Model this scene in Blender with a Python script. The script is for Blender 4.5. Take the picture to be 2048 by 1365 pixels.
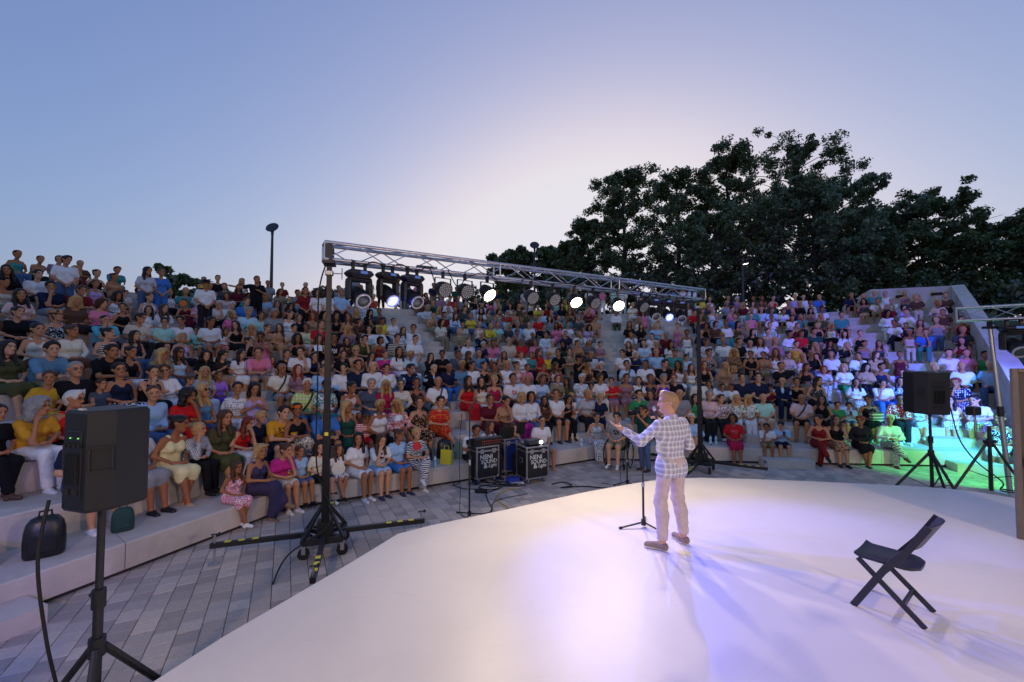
import bpy, bmesh, math, random
import numpy as np
from mathutils import Vector, Matrix, Euler
R = math.radians
PI = math.pi
random.seed(7)
rng = np.random.default_rng(7)
SC = bpy.context.scene
COL = SC.collection
for _o in list(bpy.data.objects):
    bpy.data.objects.remove(_o)

# ------------------------------------------------------------------ camera, sky, sun, exposure
FPX, HC, YH = 853.0, 2.74, 715.0            # focal length in px of a 2048 px frame, eye height, horizon row
PITCH = math.atan((YH - 682.5) / FPX)
cam = bpy.data.cameras.new('camera')
cam.sensor_width = 36.0
cam.lens = FPX / 2048.0 * 36.0
cam.clip_start, cam.clip_end = 0.05, 2000
camo = bpy.data.objects.new('camera', cam)
COL.objects.link(camo)
camo.location = (0, 0, HC)
camo.rotation_euler = (PI / 2 + PITCH, 0, 0)
SC.camera = camo

EXPO = 1.3
W = bpy.data.worlds.new('World')
SC.world = W
W.use_nodes = True
wn, wl = W.node_tree.nodes, W.node_tree.links
SUN_AZ = R(12)                                # sunset direction: a little right of straight ahead, behind the trees
sky = wn.new('ShaderNodeTexSky')
sky.sky_type = 'NISHITA'
sky.sun_disc = False
sky.sun_elevation = R(4.0)
sky.sun_rotation = SUN_AZ
sky.altitude = 100
sky.air_density = 1.0
sky.dust_density = 4.0
sky.ozone_density = 4.0
bg = wn['Background']
bg.inputs['Strength'].default_value = 0.15
# dusk haze: flatten the sky's contrast a little and lean it towards lavender
sep, com = wn.new('ShaderNodeSeparateColor'), wn.new('ShaderNodeCombineColor')
wl.new(sky.outputs['Color'], sep.inputs[0])
for i, (a_, p_) in enumerate(((2.10, 0.68), (1.76, 0.70), (1.36, 0.50))):
    pw = wn.new('ShaderNodeMath'); pw.operation = 'POWER'; pw.inputs[1].default_value = p_
    ml = wn.new('ShaderNodeMath'); ml.operation = 'MULTIPLY'; ml.inputs[1].default_value = a_ * 0.15 ** p_ / 0.15 / 2.0 ** EXPO
    cp = wn.new('ShaderNodeMath'); cp.operation = 'SMOOTH_MIN'; cp.inputs[1].default_value = (0.805, 0.775, 0.85)[i] / 0.15 / 2.0 ** EXPO; cp.inputs[2].default_value = 0.35 / 0.15 / 2.0 ** EXPO
    wl.new(sep.outputs[i], pw.inputs[0]); wl.new(pw.outputs[0], ml.inputs[0]); wl.new(ml.outputs[0], cp.inputs[0]); wl.new(cp.outputs[0], com.inputs[i])
wl.new(com.outputs[0], bg.inputs['Color'])

sun = bpy.data.lights.new('dusk_sun', 'SUN')
sun.energy = 0.06
sun.angle = R(12)
sun.color = (1.0, 0.82, 0.66)
suno = bpy.data.objects.new('dusk_sun', sun)
COL.objects.link(suno)
suno.rotation_euler = (R(89), 0, -SUN_AZ + PI)

vs = SC.view_settings
vs.view_transform = 'Standard'
vs.look = 'None'
vs.gamma = 1.0
vs.use_curve_mapping = False
vs.exposure = EXPO
SC.cycles.use_denoising = True
SC.cycles.max_bounces = 5
SC.cycles.diffuse_bounces = 3
SC.cycles.glossy_bounces = 2
SC.cycles.transmission_bounces = 3
SC.cycles.transparent_max_bounces = 6
SC.cycles.sample_clamp_indirect = 3.0

def ray(px, py):
    a, b = (px - 1024.0) / FPX, -(py - 682.5) / FPX
    return Vector((a, math.cos(PITCH) - b * math.sin(PITCH), math.sin(PITCH) + b * math.cos(PITCH)))

def at_z(px, py, z=0.0):
    d = ray(px, py)
    t = (z - HC) / d.z
    return Vector((d.x * t, d.y * t, z))

def at_y(px, py, y):
    d = ray(px, py)
    t = y / d.y
    return Vector((d.x * t, y, HC + d.z * t))

def proj(P):
    x, y, z = P[0], P[1], P[2] - HC
    dep = y * math.cos(PITCH) + z * math.sin(PITCH)
    u = -y * math.sin(PITCH) + z * math.cos(PITCH)
    return 1024 + FPX * x / dep, 682.5 - FPX * u / dep

# ------------------------------------------------------------------ materials
MATS = {}
def mat(name, col, rough=0.6, metal=0.0, var=0.0, vscale=8.0, bump=0.0, bscale=40.0, emit=None, estr=0.0, spec=0.5,
        coat=0.0, objrand=0.0, alpha=None, trans=0.0, stain=0.0, coords='Object'):
    if name in MATS:
        return MATS[name]
    m = bpy.data.materials.new(name)
    m.use_nodes = True
    nt = m.node_tree
    n, l = nt.nodes, nt.links
    b = n['Principled BSDF']
    b.inputs['Base Color'].default_value = (*col, 1)
    b.inputs['Roughness'].default_value = rough
    b.inputs['Metallic'].default_value = metal
    b.inputs['Specular IOR Level'].default_value = spec
    if coat:
        b.inputs['Coat Weight'].default_value = coat
    if trans:
        b.inputs['Transmission Weight'].default_value = trans
    if emit:
        b.inputs['Emission Color'].default_value = (*emit, 1)
        b.inputs['Emission Strength'].default_value = estr
    src = None
    if var or objrand or stain:
        tc = n.new('ShaderNodeTexCoord')
        val = None
        if var:
            nz = n.new('ShaderNodeTexNoise')
            nz.inputs['Scale'].default_value = vscale
            nz.inputs['Detail'].default_value = 5
            nz.inputs['Roughness'].default_value = 0.65
            l.new(tc.outputs[coords], nz.inputs['Vector'])
            mr = n.new('ShaderNodeMapRange')
            mr.inputs[1].default_value, mr.inputs[2].default_value = 0.25, 0.75
            mr.inputs[3].default_value, mr.inputs[4].default_value = 1 - var, 1 + var
            l.new(nz.outputs[0], mr.inputs[0])
            val = mr.outputs[0]
        if objrand:
            oi = n.new('ShaderNodeObjectInfo')
            mr = n.new('ShaderNodeMapRange')
            mr.inputs[3].default_value, mr.inputs[4].default_value = 1 - objrand, 1 + objrand
            l.new(oi.outputs['Random'], mr.inputs[0])
            if val:
                mm = n.new('ShaderNodeMath'); mm.operation = 'MULTIPLY'
                l.new(val, mm.inputs[0]); l.new(mr.outputs[0], mm.inputs[1]); val = mm.outputs[0]
            else:
                val = mr.outputs[0]
        if stain:
            nz = n.new('ShaderNodeTexNoise'); nz.inputs['Scale'].default_value = 1.1; nz.inputs['Detail'].default_value = 6
            nz.inputs['Distortion'].default_value = 0.6
            l.new(tc.outputs[coords], nz.inputs['Vector'])
            mr = n.new('ShaderNodeMapRange')
            mr.inputs[1].default_value, mr.inputs[2].default_value = 0.45, 0.7
            mr.inputs[3].default_value, mr.inputs[4].default_value = 1.0, 1 - stain
            l.new(nz.outputs[0], mr.inputs[0])
            mm = n.new('ShaderNodeMath'); mm.operation = 'MULTIPLY'
            if val: l.new(val, mm.inputs[0])
            else: mm.inputs[0].default_value = 1.0
            l.new(mr.outputs[0], mm.inputs[1]); val = mm.outputs[0]
        vm = n.new('ShaderNodeVectorMath'); vm.operation = 'SCALE'
        vm.inputs[0].default_value = col
        l.new(val, vm.inputs['Scale'])
        l.new(vm.outputs[0], b.inputs['Base Color'])
    if bump:
        tc = n.new('ShaderNodeTexCoord')
        nz = n.new('ShaderNodeTexNoise'); nz.inputs['Scale'].default_value = bscale; nz.inputs['Detail'].default_value = 4
        l.new(tc.outputs[coords], nz.inputs['Vector'])
        bp = n.new('ShaderNodeBump'); bp.inputs['Strength'].default_value = bump; bp.inputs['Distance'].default_value = 0.01
        l.new(nz.outputs[0], bp.inputs['Height']); l.new(bp.outputs[0], b.inputs['Normal'])
    MATS[name] = m
    return m

# ------------------------------------------------------------------ mesh builder
class MB:
    def __init__(s):
        s.v, s.f, s.m = [], [], []
        s.cur = 0
    def add(s, vs, fs):
        o = len(s.v)
        s.v += [tuple(v) for v in vs]
        s.f += [tuple(i + o for i in f) for f in fs]
        s.m += [s.cur] * len(fs)
        return s
    def box(s, c, d, rot=None, bev=0.0):
        x, y, z = d[0] / 2, d[1] / 2, d[2] / 2
        M = rot if rot is not None else Matrix.Identity(3)
        c = Vector(c)
        if bev <= 0:
            vs = [Vector((sx * x, sy * y, sz * z)) for sz in (-1, 1) for sy in (-1, 1) for sx in (-1, 1)]
            fs = [(0, 2, 3, 1), (4, 5, 7, 6), (0, 1, 5, 4), (2, 6, 7, 3), (0, 4, 6, 2), (1, 3, 7, 5)]
        else:
            b = min(bev, x * .9, y * .9, z * .9)
            vs, fs = [], []
            idx = {}
            for sx in (-1, 1):
                for sy in (-1, 1):
                    for sz in (-1, 1):
                        for ax in range(3):
                            q = [sx * (x - b), sy * (y - b), sz * (z - b)]
                            q[ax] = (sx * x, sy * y, sz * z)[ax]
                            idx[(sx, sy, sz, ax)] = len(vs)
                            vs.append(Vector(q))
            def q4(a, b_, c_, d_):
                fs.append((a, b_, c_, d_))
            for ax in range(3):
                o1, o2 = [i for i in range(3) if i != ax]
                for sg in (-1, 1):
                    ring = []
                    for (p, q) in ((-1, -1), (1, -1), (1, 1), (-1, 1)):
                        k = [0, 0, 0]; k[ax] = sg; k[o1] = p; k[o2] = q
                        ring.append(idx[(*k, ax)])
                    fs.append(tuple(ring))
                # edges parallel to ax
                for p in (-1, 1):
                    for q in (-1, 1):
                        k0 = [0, 0, 0]; k0[ax] = -1; k0[o1] = p; k0[o2] = q
                        k1 = list(k0); k1[ax] = 1
                        fs.append((idx[(*k0, o1)], idx[(*k1, o1)], idx[(*k1, o2)], idx[(*k0, o2)]))
            for sx in (-1, 1):
                for sy in (-1, 1):
                    for sz in (-1, 1):
                        fs.append(tuple(idx[(sx, sy, sz, a)] for a in range(3)))
        return s.add([c + M @ v for v in vs], fs)
    def tube(s, pts, r, n=8, cap=True):
        pts = [Vector(p) for p in pts]
        rs = r if isinstance(r, (list, tuple)) else [r] * len(pts)
        vs, fs = [], []
        up = None
        for i, p in enumerate(pts):
            if i == 0: t = pts[1] - p
            elif i == len(pts) - 1: t = p - pts[i - 1]
            else: t = (pts[i + 1] - pts[i - 1])
            t.normalize()
            if up is None:
                up = Vector((0, 0, 1)) if abs(t.z) < 0.9 else Vector((1, 0, 0))
            a = t.cross(up)
            if a.length < 1e-5:
                a = t.cross(Vector((0, 1, 0)))
            a.normalize()
            b = a.cross(t).normalized()
            up = b
            for k in range(n):
                th = 2 * PI * k / n
                vs.append(p + (a * math.cos(th) + b * math.sin(th)) * rs[i])
        for i in range(len(pts) - 1):
            for k in range(n):
                k2 = (k + 1) % n
                fs.append((i * n + k, i * n + k2, (i + 1) * n + k2, (i + 1) * n + k))
        if cap:
            fs.append(tuple(range(n))[::-1])
            fs.append(tuple(range((len(pts) - 1) * n, len(pts) * n)))
        return s.add(vs, fs)
    def bar(s, a, b, w, h=None, up=(0, 0, 1)):
        a, b = Vector(a), Vector(b)
        t = (b - a); L = t.length; t.normalize()
        u = Vector(up)
        if abs(t.dot(u)) > 0.97: u = Vector((1, 0, 0))
        x = t.cross(u).normalized(); z = x.cross(t).normalized()
        M = Matrix((x, t, z)).transposed()
        return s.box((a + b) / 2, (w, L, h or w), M)
    def lathe(s, prof, n=16, M=None, c=(0, 0, 0)):
        vs, fs = [], []
        M = M if M is not None else Matrix.Identity(3)
        c = Vector(c)
        for (r, z) in prof:
            for k in range(n):
                th = 2 * PI * k / n
                vs.append(c + M @ Vector((r * math.cos(th), r * math.sin(th), z)))
        for i in range(len(prof) - 1):
            for k in range(n):
                k2 = (k + 1) % n
                fs.append((i * n + k, i * n + k2, (i + 1) * n + k2, (i + 1) * n + k))
        fs.append(tuple(range(n))[::-1])
        fs.append(tuple(range((len(prof) - 1) * n, len(prof) * n)))
        return s.add(vs, fs)
    def prism(s, poly, z0, z1):
        n = len(poly)
        vs = [(p[0], p[1], z0) for p in poly] + [(p[0], p[1], z1) for p in poly]
        fs = [tuple(range(n))[::-1], tuple(range(n, 2 * n))]
        fs += [(i, (i + 1) % n, n + (i + 1) % n, n + i) for i in range(n)]
        return s.add(vs, fs)
    def mesh(s, name, mats, smooth=False):
        me = bpy.data.meshes.new(name)
        me.from_pydata(s.v, [], s.f)
        for m in (mats if isinstance(mats, (list, tuple)) else [mats]):
            me.materials.append(m)
        if any(s.m):
            me.polygons.foreach_set('material_index', s.m)
        if smooth:
            me.polygons.foreach_set('use_smooth', [True] * len(me.polygons))
            if smooth != 'all':
                me.set_sharp_from_angle(angle=R(40))
        me.update()
        return me
    def build(s, name, mats, parent=None, smooth=False, loc=None):
        return obj(name, s.mesh(name, mats, smooth), parent, loc)

def obj(name, me, parent=None, loc=None):
    o = bpy.data.objects.new(name, me)
    COL.objects.link(o)
    if parent is not None: o.parent = parent
    if loc is not None: o.location = loc
    return o

def thing(name, label, cat, loc=(0, 0, 0), rz=0.0, group=None):
    o = bpy.data.objects.new(name, None)
    o.empty_display_size = 0.1
    COL.objects.link(o)
    o.location = loc
    o.rotation_euler = (0, 0, rz)
    return tag(o, label, cat, group)

def tag(o, label=None, cat=None, group=None, kind=None):
    if label: o['label'] = label
    if cat: o['category'] = cat
    if group: o['group'] = group
    if kind: o['kind'] = kind
    return o

def spot(name, loc, target, energy, color, size_deg, blend=0.3, radius=0.06, parent=None):
    l = bpy.data.lights.new(name, 'SPOT')
    l.energy = energy; l.color = color; l.spot_size = R(size_deg); l.spot_blend = blend; l.shadow_soft_size = radius
    o = bpy.data.objects.new(name, l)
    COL.objects.link(o)
    o.location = loc
    o.rotation_euler = (Vector(target) - Vector(loc)).to_track_quat('-Z', 'Y').to_euler()
    return o

def aim(M_from, d):
    """3x3 matrix whose local -Z points along d (local Y stays up-ish)"""
    return Vector(d).to_track_quat('-Z', 'Y').to_matrix()

M_BLACK = mat('black_powder_coat', (0.012, 0.012, 0.013), 0.45, var=0.25, vscale=30)
M_BLACKP = mat('black_plastic', (0.008, 0.008, 0.009), 0.5, var=0.2, vscale=20, bump=0.15, bscale=300)
M_RUBBER = mat('black_rubber', (0.01, 0.01, 0.01), 0.8)
M_ALU = mat('aluminium', (0.55, 0.55, 0.57), 0.38, 1.0, var=0.12, vscale=25)
M_STEEL = mat('galvanised_steel', (0.45, 0.46, 0.47), 0.45, 0.9, var=0.15, vscale=30)
M_CONC = mat('pale_concrete', (0.56, 0.495, 0.435), 0.85, var=0.13, vscale=3.0, bump=0.3, bscale=60, objrand=0.07, stain=0.24)
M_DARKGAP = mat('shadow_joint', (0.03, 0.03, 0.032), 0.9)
def stage_mat():
    m = mat('white_stage_vinyl', (0.76, 0.70, 0.64), 0.40, var=0.03, vscale=1.6, bump=0.10, bscale=2.2, stain=0.06)
    n, l = m.node_tree.nodes, m.node_tree.links
    b = n['Principled BSDF']
    src = b.inputs['Base Color'].links[0].from_socket
    tc = n.new('ShaderNodeTexCoord')
    mp = n.new('ShaderNodeMapping'); mp.inputs['Rotation'].default_value = (0, 0, R(-34)); l.new(tc.outputs['Object'], mp.inputs[0])
    br = n.new('ShaderNodeTexBrick'); br.offset = 0.35; br.inputs['Scale'].default_value = 1.0; br.inputs['Mortar Size'].default_value = 0.006; br.inputs['Mortar Smooth'].default_value = 0.6
    br.inputs['Brick Width'].default_value = 9.0; br.inputs['Row Height'].default_value = 1.6
    l.new(mp.outputs[0], br.inputs['Vector'])
    mp2 = n.new('ShaderNodeMapping'); mp2.inputs['Scale'].default_value = (2.2, 11, 1); mp2.inputs['Rotation'].default_value = (0, 0, R(25)); l.new(tc.outputs['Object'], mp2.inputs[0])
    nz = n.new('ShaderNodeTexNoise'); nz.inputs['Scale'].default_value = 1.4; nz.inputs['Detail'].default_value = 8; nz.inputs['Roughness'].default_value = .7; l.new(mp2.outputs[0], nz.inputs['Vector'])
    mr = n.new('ShaderNodeMapRange'); mr.inputs[1].default_value, mr.inputs[2].default_value, mr.inputs[3].default_value, mr.inputs[4].default_value = .60, .74, 1.0, .90
    l.new(nz.outputs[0], mr.inputs[0])
    m1 = n.new('ShaderNodeMapRange'); m1.inputs[3].default_value, m1.inputs[4].default_value = 1.0, .955; l.new(br.outputs['Fac'], m1.inputs[0])
    mm = n.new('ShaderNodeMath'); mm.operation = 'MULTIPLY'; l.new(mr.outputs[0], mm.inputs[0]); l.new(m1.outputs[0], mm.inputs[1])
    vm = n.new('ShaderNodeVectorMath'); vm.operation = 'SCALE'; l.new(src, vm.inputs[0]); l.new(mm.outputs[0], vm.inputs['Scale']); l.new(vm.outputs[0], b.inputs['Base Color'])
    return m
M_STAGE = stage_mat()
M_GLASS = mat('lens_glass', (0.03, 0.05, 0.05), 0.08, spec=0.8, coat=0.5)
M_YTAPE = mat('yellow_hazard_tape', (0.75, 0.62, 0.04), 0.5)
M_YCABLE = mat('yellow_cable', (0.55, 0.36, 0.03), 0.5)
M_WCABLE = mat('pale_cable', (0.55, 0.53, 0.48), 0.5)
M_LIGHTMETAL = mat('lamp_post_paint', (0.035, 0.037, 0.042), 0.5, var=0.15)

# ------------------------------------------------------------------ layout of the amphitheatre
RISE, TREAD, NROW = 0.42, 1.05, 12
V1, V2, V3 = Vector((-3.95, 7.63)), Vector((2.23, 11.3)), Vector((11.5, 10.5))
D1 = Vector((0.37, 0.929)).normalized()
D2 = (V2 - V1).normalized()
D3 = (V3 - V2).normalized()
D4 = Vector((0.755, -0.656)).normalized()
V0 = V1 - D1 * 9.5
WING_U = 0.66
SEG_P, SEG_D = [V0, V1, V2, V3], [D1, D2, D3, D4]
SEG_N = [Vector((-d.y, d.x)) for d in SEG_D]

def line_x(p, d, q, e):
    det = d.x * (-e.y) - d.y * (-e.x)
    r = q - p
    t = (r.x * (-e.y) - r.y * (-e.x)) / det
    return p + d * t

def rowline(w):
    P = [SEG_P[i] + SEG_N[i] * w for i in range(4)]
    return [P[0], line_x(P[0], D1, P[1], D2), line_x(P[1], D2, P[2], D3), line_x(P[2], D3, P[3], D4), P[3] + D4 * WING_U]

def w_of(p):
    """offset of a point outward from the first bench's foot, and its segment (mitred)"""
    best = None
    ws = [(Vector((p[0], p[1])) - SEG_P[i]).dot(SEG_N[i]) for i in range(4)]
    i = max(range(4), key=lambda k: ws[k])
    return ws[i], i

def on_row(px, w):
    """point on offset line w seen in picture column px, and its segment"""
    a = (px - 1024.0) / FPX / math.cos(PITCH)      # x / depth along the ground is near enough x / y here
    L = rowline(w)
    for i in range(4):
        p, q = L[i], L[i + 1]
        d = q - p
        den = d.x - a * d.y
        if abs(den) < 1e-6: continue
        t = -(p.x - a * p.y) / den
        if -0.001 <= t <= 1.001 and (p + d * t).y > 0.5:
            return p + d * t, i
    return None

# ------------------------------------------------------------------ ground and terrain
g = MB()
g.add([(-400, -300, 0), (400, -300, 0), (400, 500, 0), (-400, 500, 0)], [(0, 1, 2, 3)])
ground = g.build('ground', mat('paving_bed', (0.13, 0.12, 0.11), 0.9, var=0.15, vscale=4, coords='Object'))
tag(ground, kind='structure')

M_GRASS = mat('dry_grass', (0.045, 0.06, 0.022), 0.95, var=0.4, vscale=2.0, bump=0.5, bscale=20)
ZT = NROW * RISE
Lin = rowline(NROW * TREAD - 0.01)
Lout = rowline(240)
g = MB()
vs = [(p.x, p.y, ZT - 0.02) for p in Lin] + [(p.x, p.y, ZT - 0.02) for p in Lout]
g.add(vs, [(i, i + 1, 6 + i, 5 + i) for i in range(4)])
# earth bank falling away beyond the end wall
n4, d4 = SEG_N[3], SEG_D[3]
bank = []
for j, u in enumerate((WING_U + 0.5, 6.0, 14.0)):
    for i, w in enumerate((0, 4, 8, 12.6, 240)):
        p = V3 + n4 * w + d4 * u
        z = min(w, 12.6) / TREAD * RISE * (1.0, 0.55, 0.02)[j] - 0.05 + (0.05 if j == 2 else 0)
        bank.append((p.x, p.y, z))
g.add(bank, [(j * 5 + i, j * 5 + i + 1, (j + 1) * 5 + i + 1, (j + 1) * 5 + i) for j in range(2) for i in range(4)])
tag(g.build('hill', M_GRASS), kind='structure')

# ------------------------------------------------------------------ stage
STAGE_Z = 0.5
STG = [(-2.2, -3.0), (-2.55, -1.0), (-2.68, 1.0), (-2.60, 2.2), (-2.48, 3.03), (-2.32, 3.5), (-2.02, 4.16), (-1.76, 4.74), (-1.45, 5.50),
       (-1.09, 5.77), (-0.65, 6.03), (0.0, 6.42), (0.6, 6.80), (1.3, 7.23), (1.99, 7.58), (2.51, 7.83), (3.0, 7.97), (3.5, 8.03), (4.38, 7.95),
       (5.2, 7.83), (6.01, 7.69), (6.6, 7.59), (7.15, 7.46), (7.5, 7.34), (7.77, 7.17), (8.05, 6.8), (8.35, 6.0), (8.5, 4.5), (8.4, 2.0), (8.0, -3.0)]
stage = thing('stage', 'low white stage platform with curved edge in front of the seats', 'stage')
g = MB(); g.prism([(p[0], p[1]) for p in STG][::-1], STAGE_Z - 0.025, STAGE_Z)
g.build('stage_deck', M_STAGE, stage)
c0 = Vector((3.0, 2.5))
g = MB(); g.prism([tuple(c0 + (Vector(p) - c0) * 0.985) for p in STG][::-1], 0.0, STAGE_Z - 0.03)
g.build('stage_skirt', mat('stage_skirt_cloth', (0.02, 0.02, 0.022), 0.9), stage)

def in_poly(p, poly):
    c = False
    n = len(poly)
    for i in range(n):
        x0, y0 = poly[i]; x1, y1 = poly[(i + 1) % n]
        if (y0 > p[1]) != (y1 > p[1]) and p[0] < (x1 - x0) * (p[1] - y0) / (y1 - y0) + x0:
            c = not c
    return c

# ------------------------------------------------------------------ pavers
def paver_mat():
    m = bpy.data.materials.new('grey_paver')
    m.use_nodes = True
    n, l = m.node_tree.nodes, m.node_tree.links
    b = n['Principled BSDF']; b.inputs['Roughness'].default_value = 0.8
    oi, ge, tc = n.new('ShaderNodeObjectInfo'), n.new('ShaderNodeNewGeometry'), n.new('ShaderNodeTexCoord')
    ad = n.new('ShaderNodeMath'); ad.operation = 'ADD'
    l.new(oi.outputs['Random'], ad.inputs[0]); l.new(ge.outputs['Random Per Island'], ad.inputs[1])
    fr = n.new('ShaderNodeMath'); fr.operation = 'FRACT'; l.new(ad.outputs[0], fr.inputs[0])
    cr = n.new('ShaderNodeValToRGB')
    cr.color_ramp.elements[0].color = (0.33, 0.285, 0.255, 1)
    cr.color_ramp.elements[1].color = (0.58, 0.49, 0.41, 1)
    e = cr.color_ramp.elements.new(0.55); e.color = (0.45, 0.385, 0.335, 1)
    l.new(fr.outputs[0], cr.inputs[0])
    nz = n.new('ShaderNodeTexNoise'); nz.inputs['Scale'].default_value = 25; nz.inputs['Detail'].default_value = 6
    l.new(ge.outputs['Position'], nz.inputs['Vector'])
    mr = n.new('ShaderNodeMapRange'); mr.inputs[3].default_value = 0.8; mr.inputs[4].default_value = 1.2
    l.new(nz.outputs[0], mr.inputs[0])
    vm = n.new('ShaderNodeVectorMath'); vm.operation = 'SCALE'
    l.new(cr.outputs[0], vm.inputs[0]); l.new(mr.outputs[0], vm.inputs['Scale']); l.new(vm.outputs[0], b.inputs['Base Color'])
    bp = n.new('ShaderNodeBump'); bp.inputs['Strength'].default_value = 0.25; bp.inputs['Distance'].default_value = 0.004
    nz2 = n.new('ShaderNodeTexNoise'); nz2.inputs['Scale'].default_value = 160
    l.new(ge.outputs['Position'], nz2.inputs['Vector']); l.new(nz2.outputs[0], bp.inputs['Height']); l.new(bp.outputs[0], b.inputs['Normal'])
    return m
M_PAVER = paver_mat()
PZ = 0.04
PA, PB = Vector((-0.468, 0.884)).normalized(), Vector((0.884, 0.468)).normalized()
def paver_geo(c=(0, 0), ax=1.0, sz=0.2, j=0.003):
    h, b = sz / 2 - j, 0.006
    c = Vector(c)
    vs = []
    for (rr, z) in ((h, 0.0), (h, PZ - b * 0.7), (h - b, PZ)):
        for sa, sb in ((-1, -1), (1, -1), (1, 1), (-1, 1)):
            q = c + PA * (sa * rr) + PB * (sb * rr)
            vs.append((q.x, q.y, z))
    fs = [(11, 10, 9, 8)]
    for lv in (0, 4):
        fs += [(lv + (i + 1) % 4, lv + i, lv + 4 + i, lv + 4 + (i + 1) % 4) for i in range(4)]
    return vs, fs
cand = []
for ib in range(-80, 80):
    for ia in range(-60, 100):
        c = PB * (ib * 0.2) + PA * (ia * 0.2 + (0.1 if ib % 2 else 0))
        if not (-9 < c.x < 14.5 and -1 < c.y < 12.2): continue
        w, _ = w_of(c)
        if w > 0.22: continue
        if in_poly(c, STG) and in_poly(c + (c0 - c).normalized() * 0.5, STG) and min((Vector(p) - c).length for p in STG) > 0.45: continue
        cand.append(c)
def paver_seen(c):
    if c.y < 0.5: return False
    x, y = proj((c.x, c.y, PZ))
    if not (0 < x < 2048 and 0 < y < 1365) or w_of(c)[0] > -0.05: return False
    t = (HC - STAGE_Z) / HC
    return not in_poly((c.x * t, c.y * t), STG)
cand.sort(key=lambda c: (not paver_seen(c), c.length))
pv = MB(); pv.add(*paver_geo())
pme = pv.mesh('paver', M_PAVER)
for c in cand[:300]:
    o = obj('paver', pme, ground, (c.x, c.y, random.uniform(-0.002, 0.002)))
g = MB()
for c in cand[300:]:
    vs, fs = paver_geo(c)
    dz = random.uniform(-0.002, 0.002)
    g.add([(v[0], v[1], v[2] + dz) for v in vs], fs)
tag(g.build('pavers', M_PAVER, ground), kind='stuff')
GZ = PZ                                     # walking surface of the paved floor

# ------------------------------------------------------------------ concrete tiers
amph = thing('amphitheatre', 'pale concrete tiers of the open-air amphitheatre filled with people', 'amphitheatre')
def block_mesh(af, bf, ab, bb, z0, z1, ch=0.018):
    """one precast bench block: front edge af-bf, back edge ab-bb"""
    m = MB()
    vs = []
    for (f, b) in ((af, ab), (bf, bb)):
        n = (b - f).normalized()
        f2 = f + n * ch
        vs += [(f.x, f.y, z0), (f.x, f.y, z1 - ch), (f2.x, f2.y, z1), (b.x, b.y, z1), (b.x, b.y, z0)]
    m.add(vs, [(0, 1, 2, 3, 4)[::-1], (5, 6, 7, 8, 9)] + [(i, 5 + i, 5 + (i + 1) % 5, (i + 1) % 5)[::-1] for i in range(5)])
    return m
for k in range(1, NROW + 1):
    F, B = rowline(TREAD * (k - 1)), rowline(TREAD * k + 0.015)
    z1 = RISE * k
    z0 = PZ + 0.055 if k == 1 else z1 - RISE - 0.12
    for s in range(4):
        af, bf, ab, bb = F[s], F[s + 1], B[s], B[s + 1]
        L = (bf - af).length
        nb = max(1, round(L / 2.45))
        if s == 0: nb = 4
        gap = 0.004 / max(L, 0.5)
        for i in range(nb):
            t0, t1 = i / nb + gap, (i + 1) / nb - gap
            m = block_mesh(af.lerp(bf, t0), af.lerp(bf, t1), ab.lerp(bb, t0), ab.lerp(bb, t1), z0, z1)
            m.build('bench_block', M_CONC, amph)
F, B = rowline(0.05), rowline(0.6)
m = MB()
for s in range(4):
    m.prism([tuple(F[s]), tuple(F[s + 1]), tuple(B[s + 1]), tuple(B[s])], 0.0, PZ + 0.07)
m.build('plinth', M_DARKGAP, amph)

AISLES = [(0, 5.5, 0.75, 0.0), (1, 1.54, 0.72, -0.555), (1, 4.9, 0.72, 0.0), (2, -0.3, 0.72, 0.225), (2, 4.6, 0.55, 0.0), (2, None, 0.85, 0.0)]   # (segment, distance along it or None = its far corner, half width, drift per metre up)
def aisle_axis(a, w):
    s, dist, hw, sl = a
    L = rowline(w)
    if dist is None:
        return L[s + 1]
    t = dist + sl * w
    t = max(t, (L[s] - SEG_P[s] - SEG_N[s] * w).dot(SEG_D[s]) + hw * .4)
    return SEG_P[s] + SEG_D[s] * t + SEG_N[s] * w
def aisle_poly(a, w0, w1):
    s, dist, hw, sl = a
    if dist is None:
        c0_, c1_ = rowline(w0)[s + 1], rowline(w1)[s + 1]
        return [c0_ - SEG_D[s] * hw, c0_, c0_ + SEG_D[s + 1] * hw * (0.7 if s == 2 else 1), c1_ + SEG_D[s + 1] * hw * (0.7 if s == 2 else 1), c1_, c1_ - SEG_D[s] * hw]
    p1 = aisle_axis(a, w1)
    p0 = p1 - SEG_N[s] * (w1 - w0)
    return [p0 - SEG_D[s] * hw, p0 + SEG_D[s] * hw, p1 + SEG_D[s] * hw, p1 - SEG_D[s] * hw]
for ai, a in enumerate(AISLES):
    for k in range(1, NROW + 1):
        if ai in (1, 2, 3) and k < (2 if ai != 1 else 3): continue
        w1 = TREAD * (k - 1) - 0.003
        poly = aisle_poly(a, w1 - 0.46, w1)
        z0 = (PZ - 0.01) if k == 1 else RISE * (k - 1)
        m = MB(); m.prism([tuple(p) for p in poly], z0 + 0.001, RISE * (k - 1) + RISE / 2 + (0.02 if k == 1 else 0))
        m.build('aisle_step', M_CONC, amph)
def aisle_dist(p, w):
    """how far a point on row w is from the nearest stair axis, less that stair's half width"""
    return min((Vector((p[0], p[1])) - aisle_axis(a, w)).length - a[2] for a in AISLES)

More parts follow.
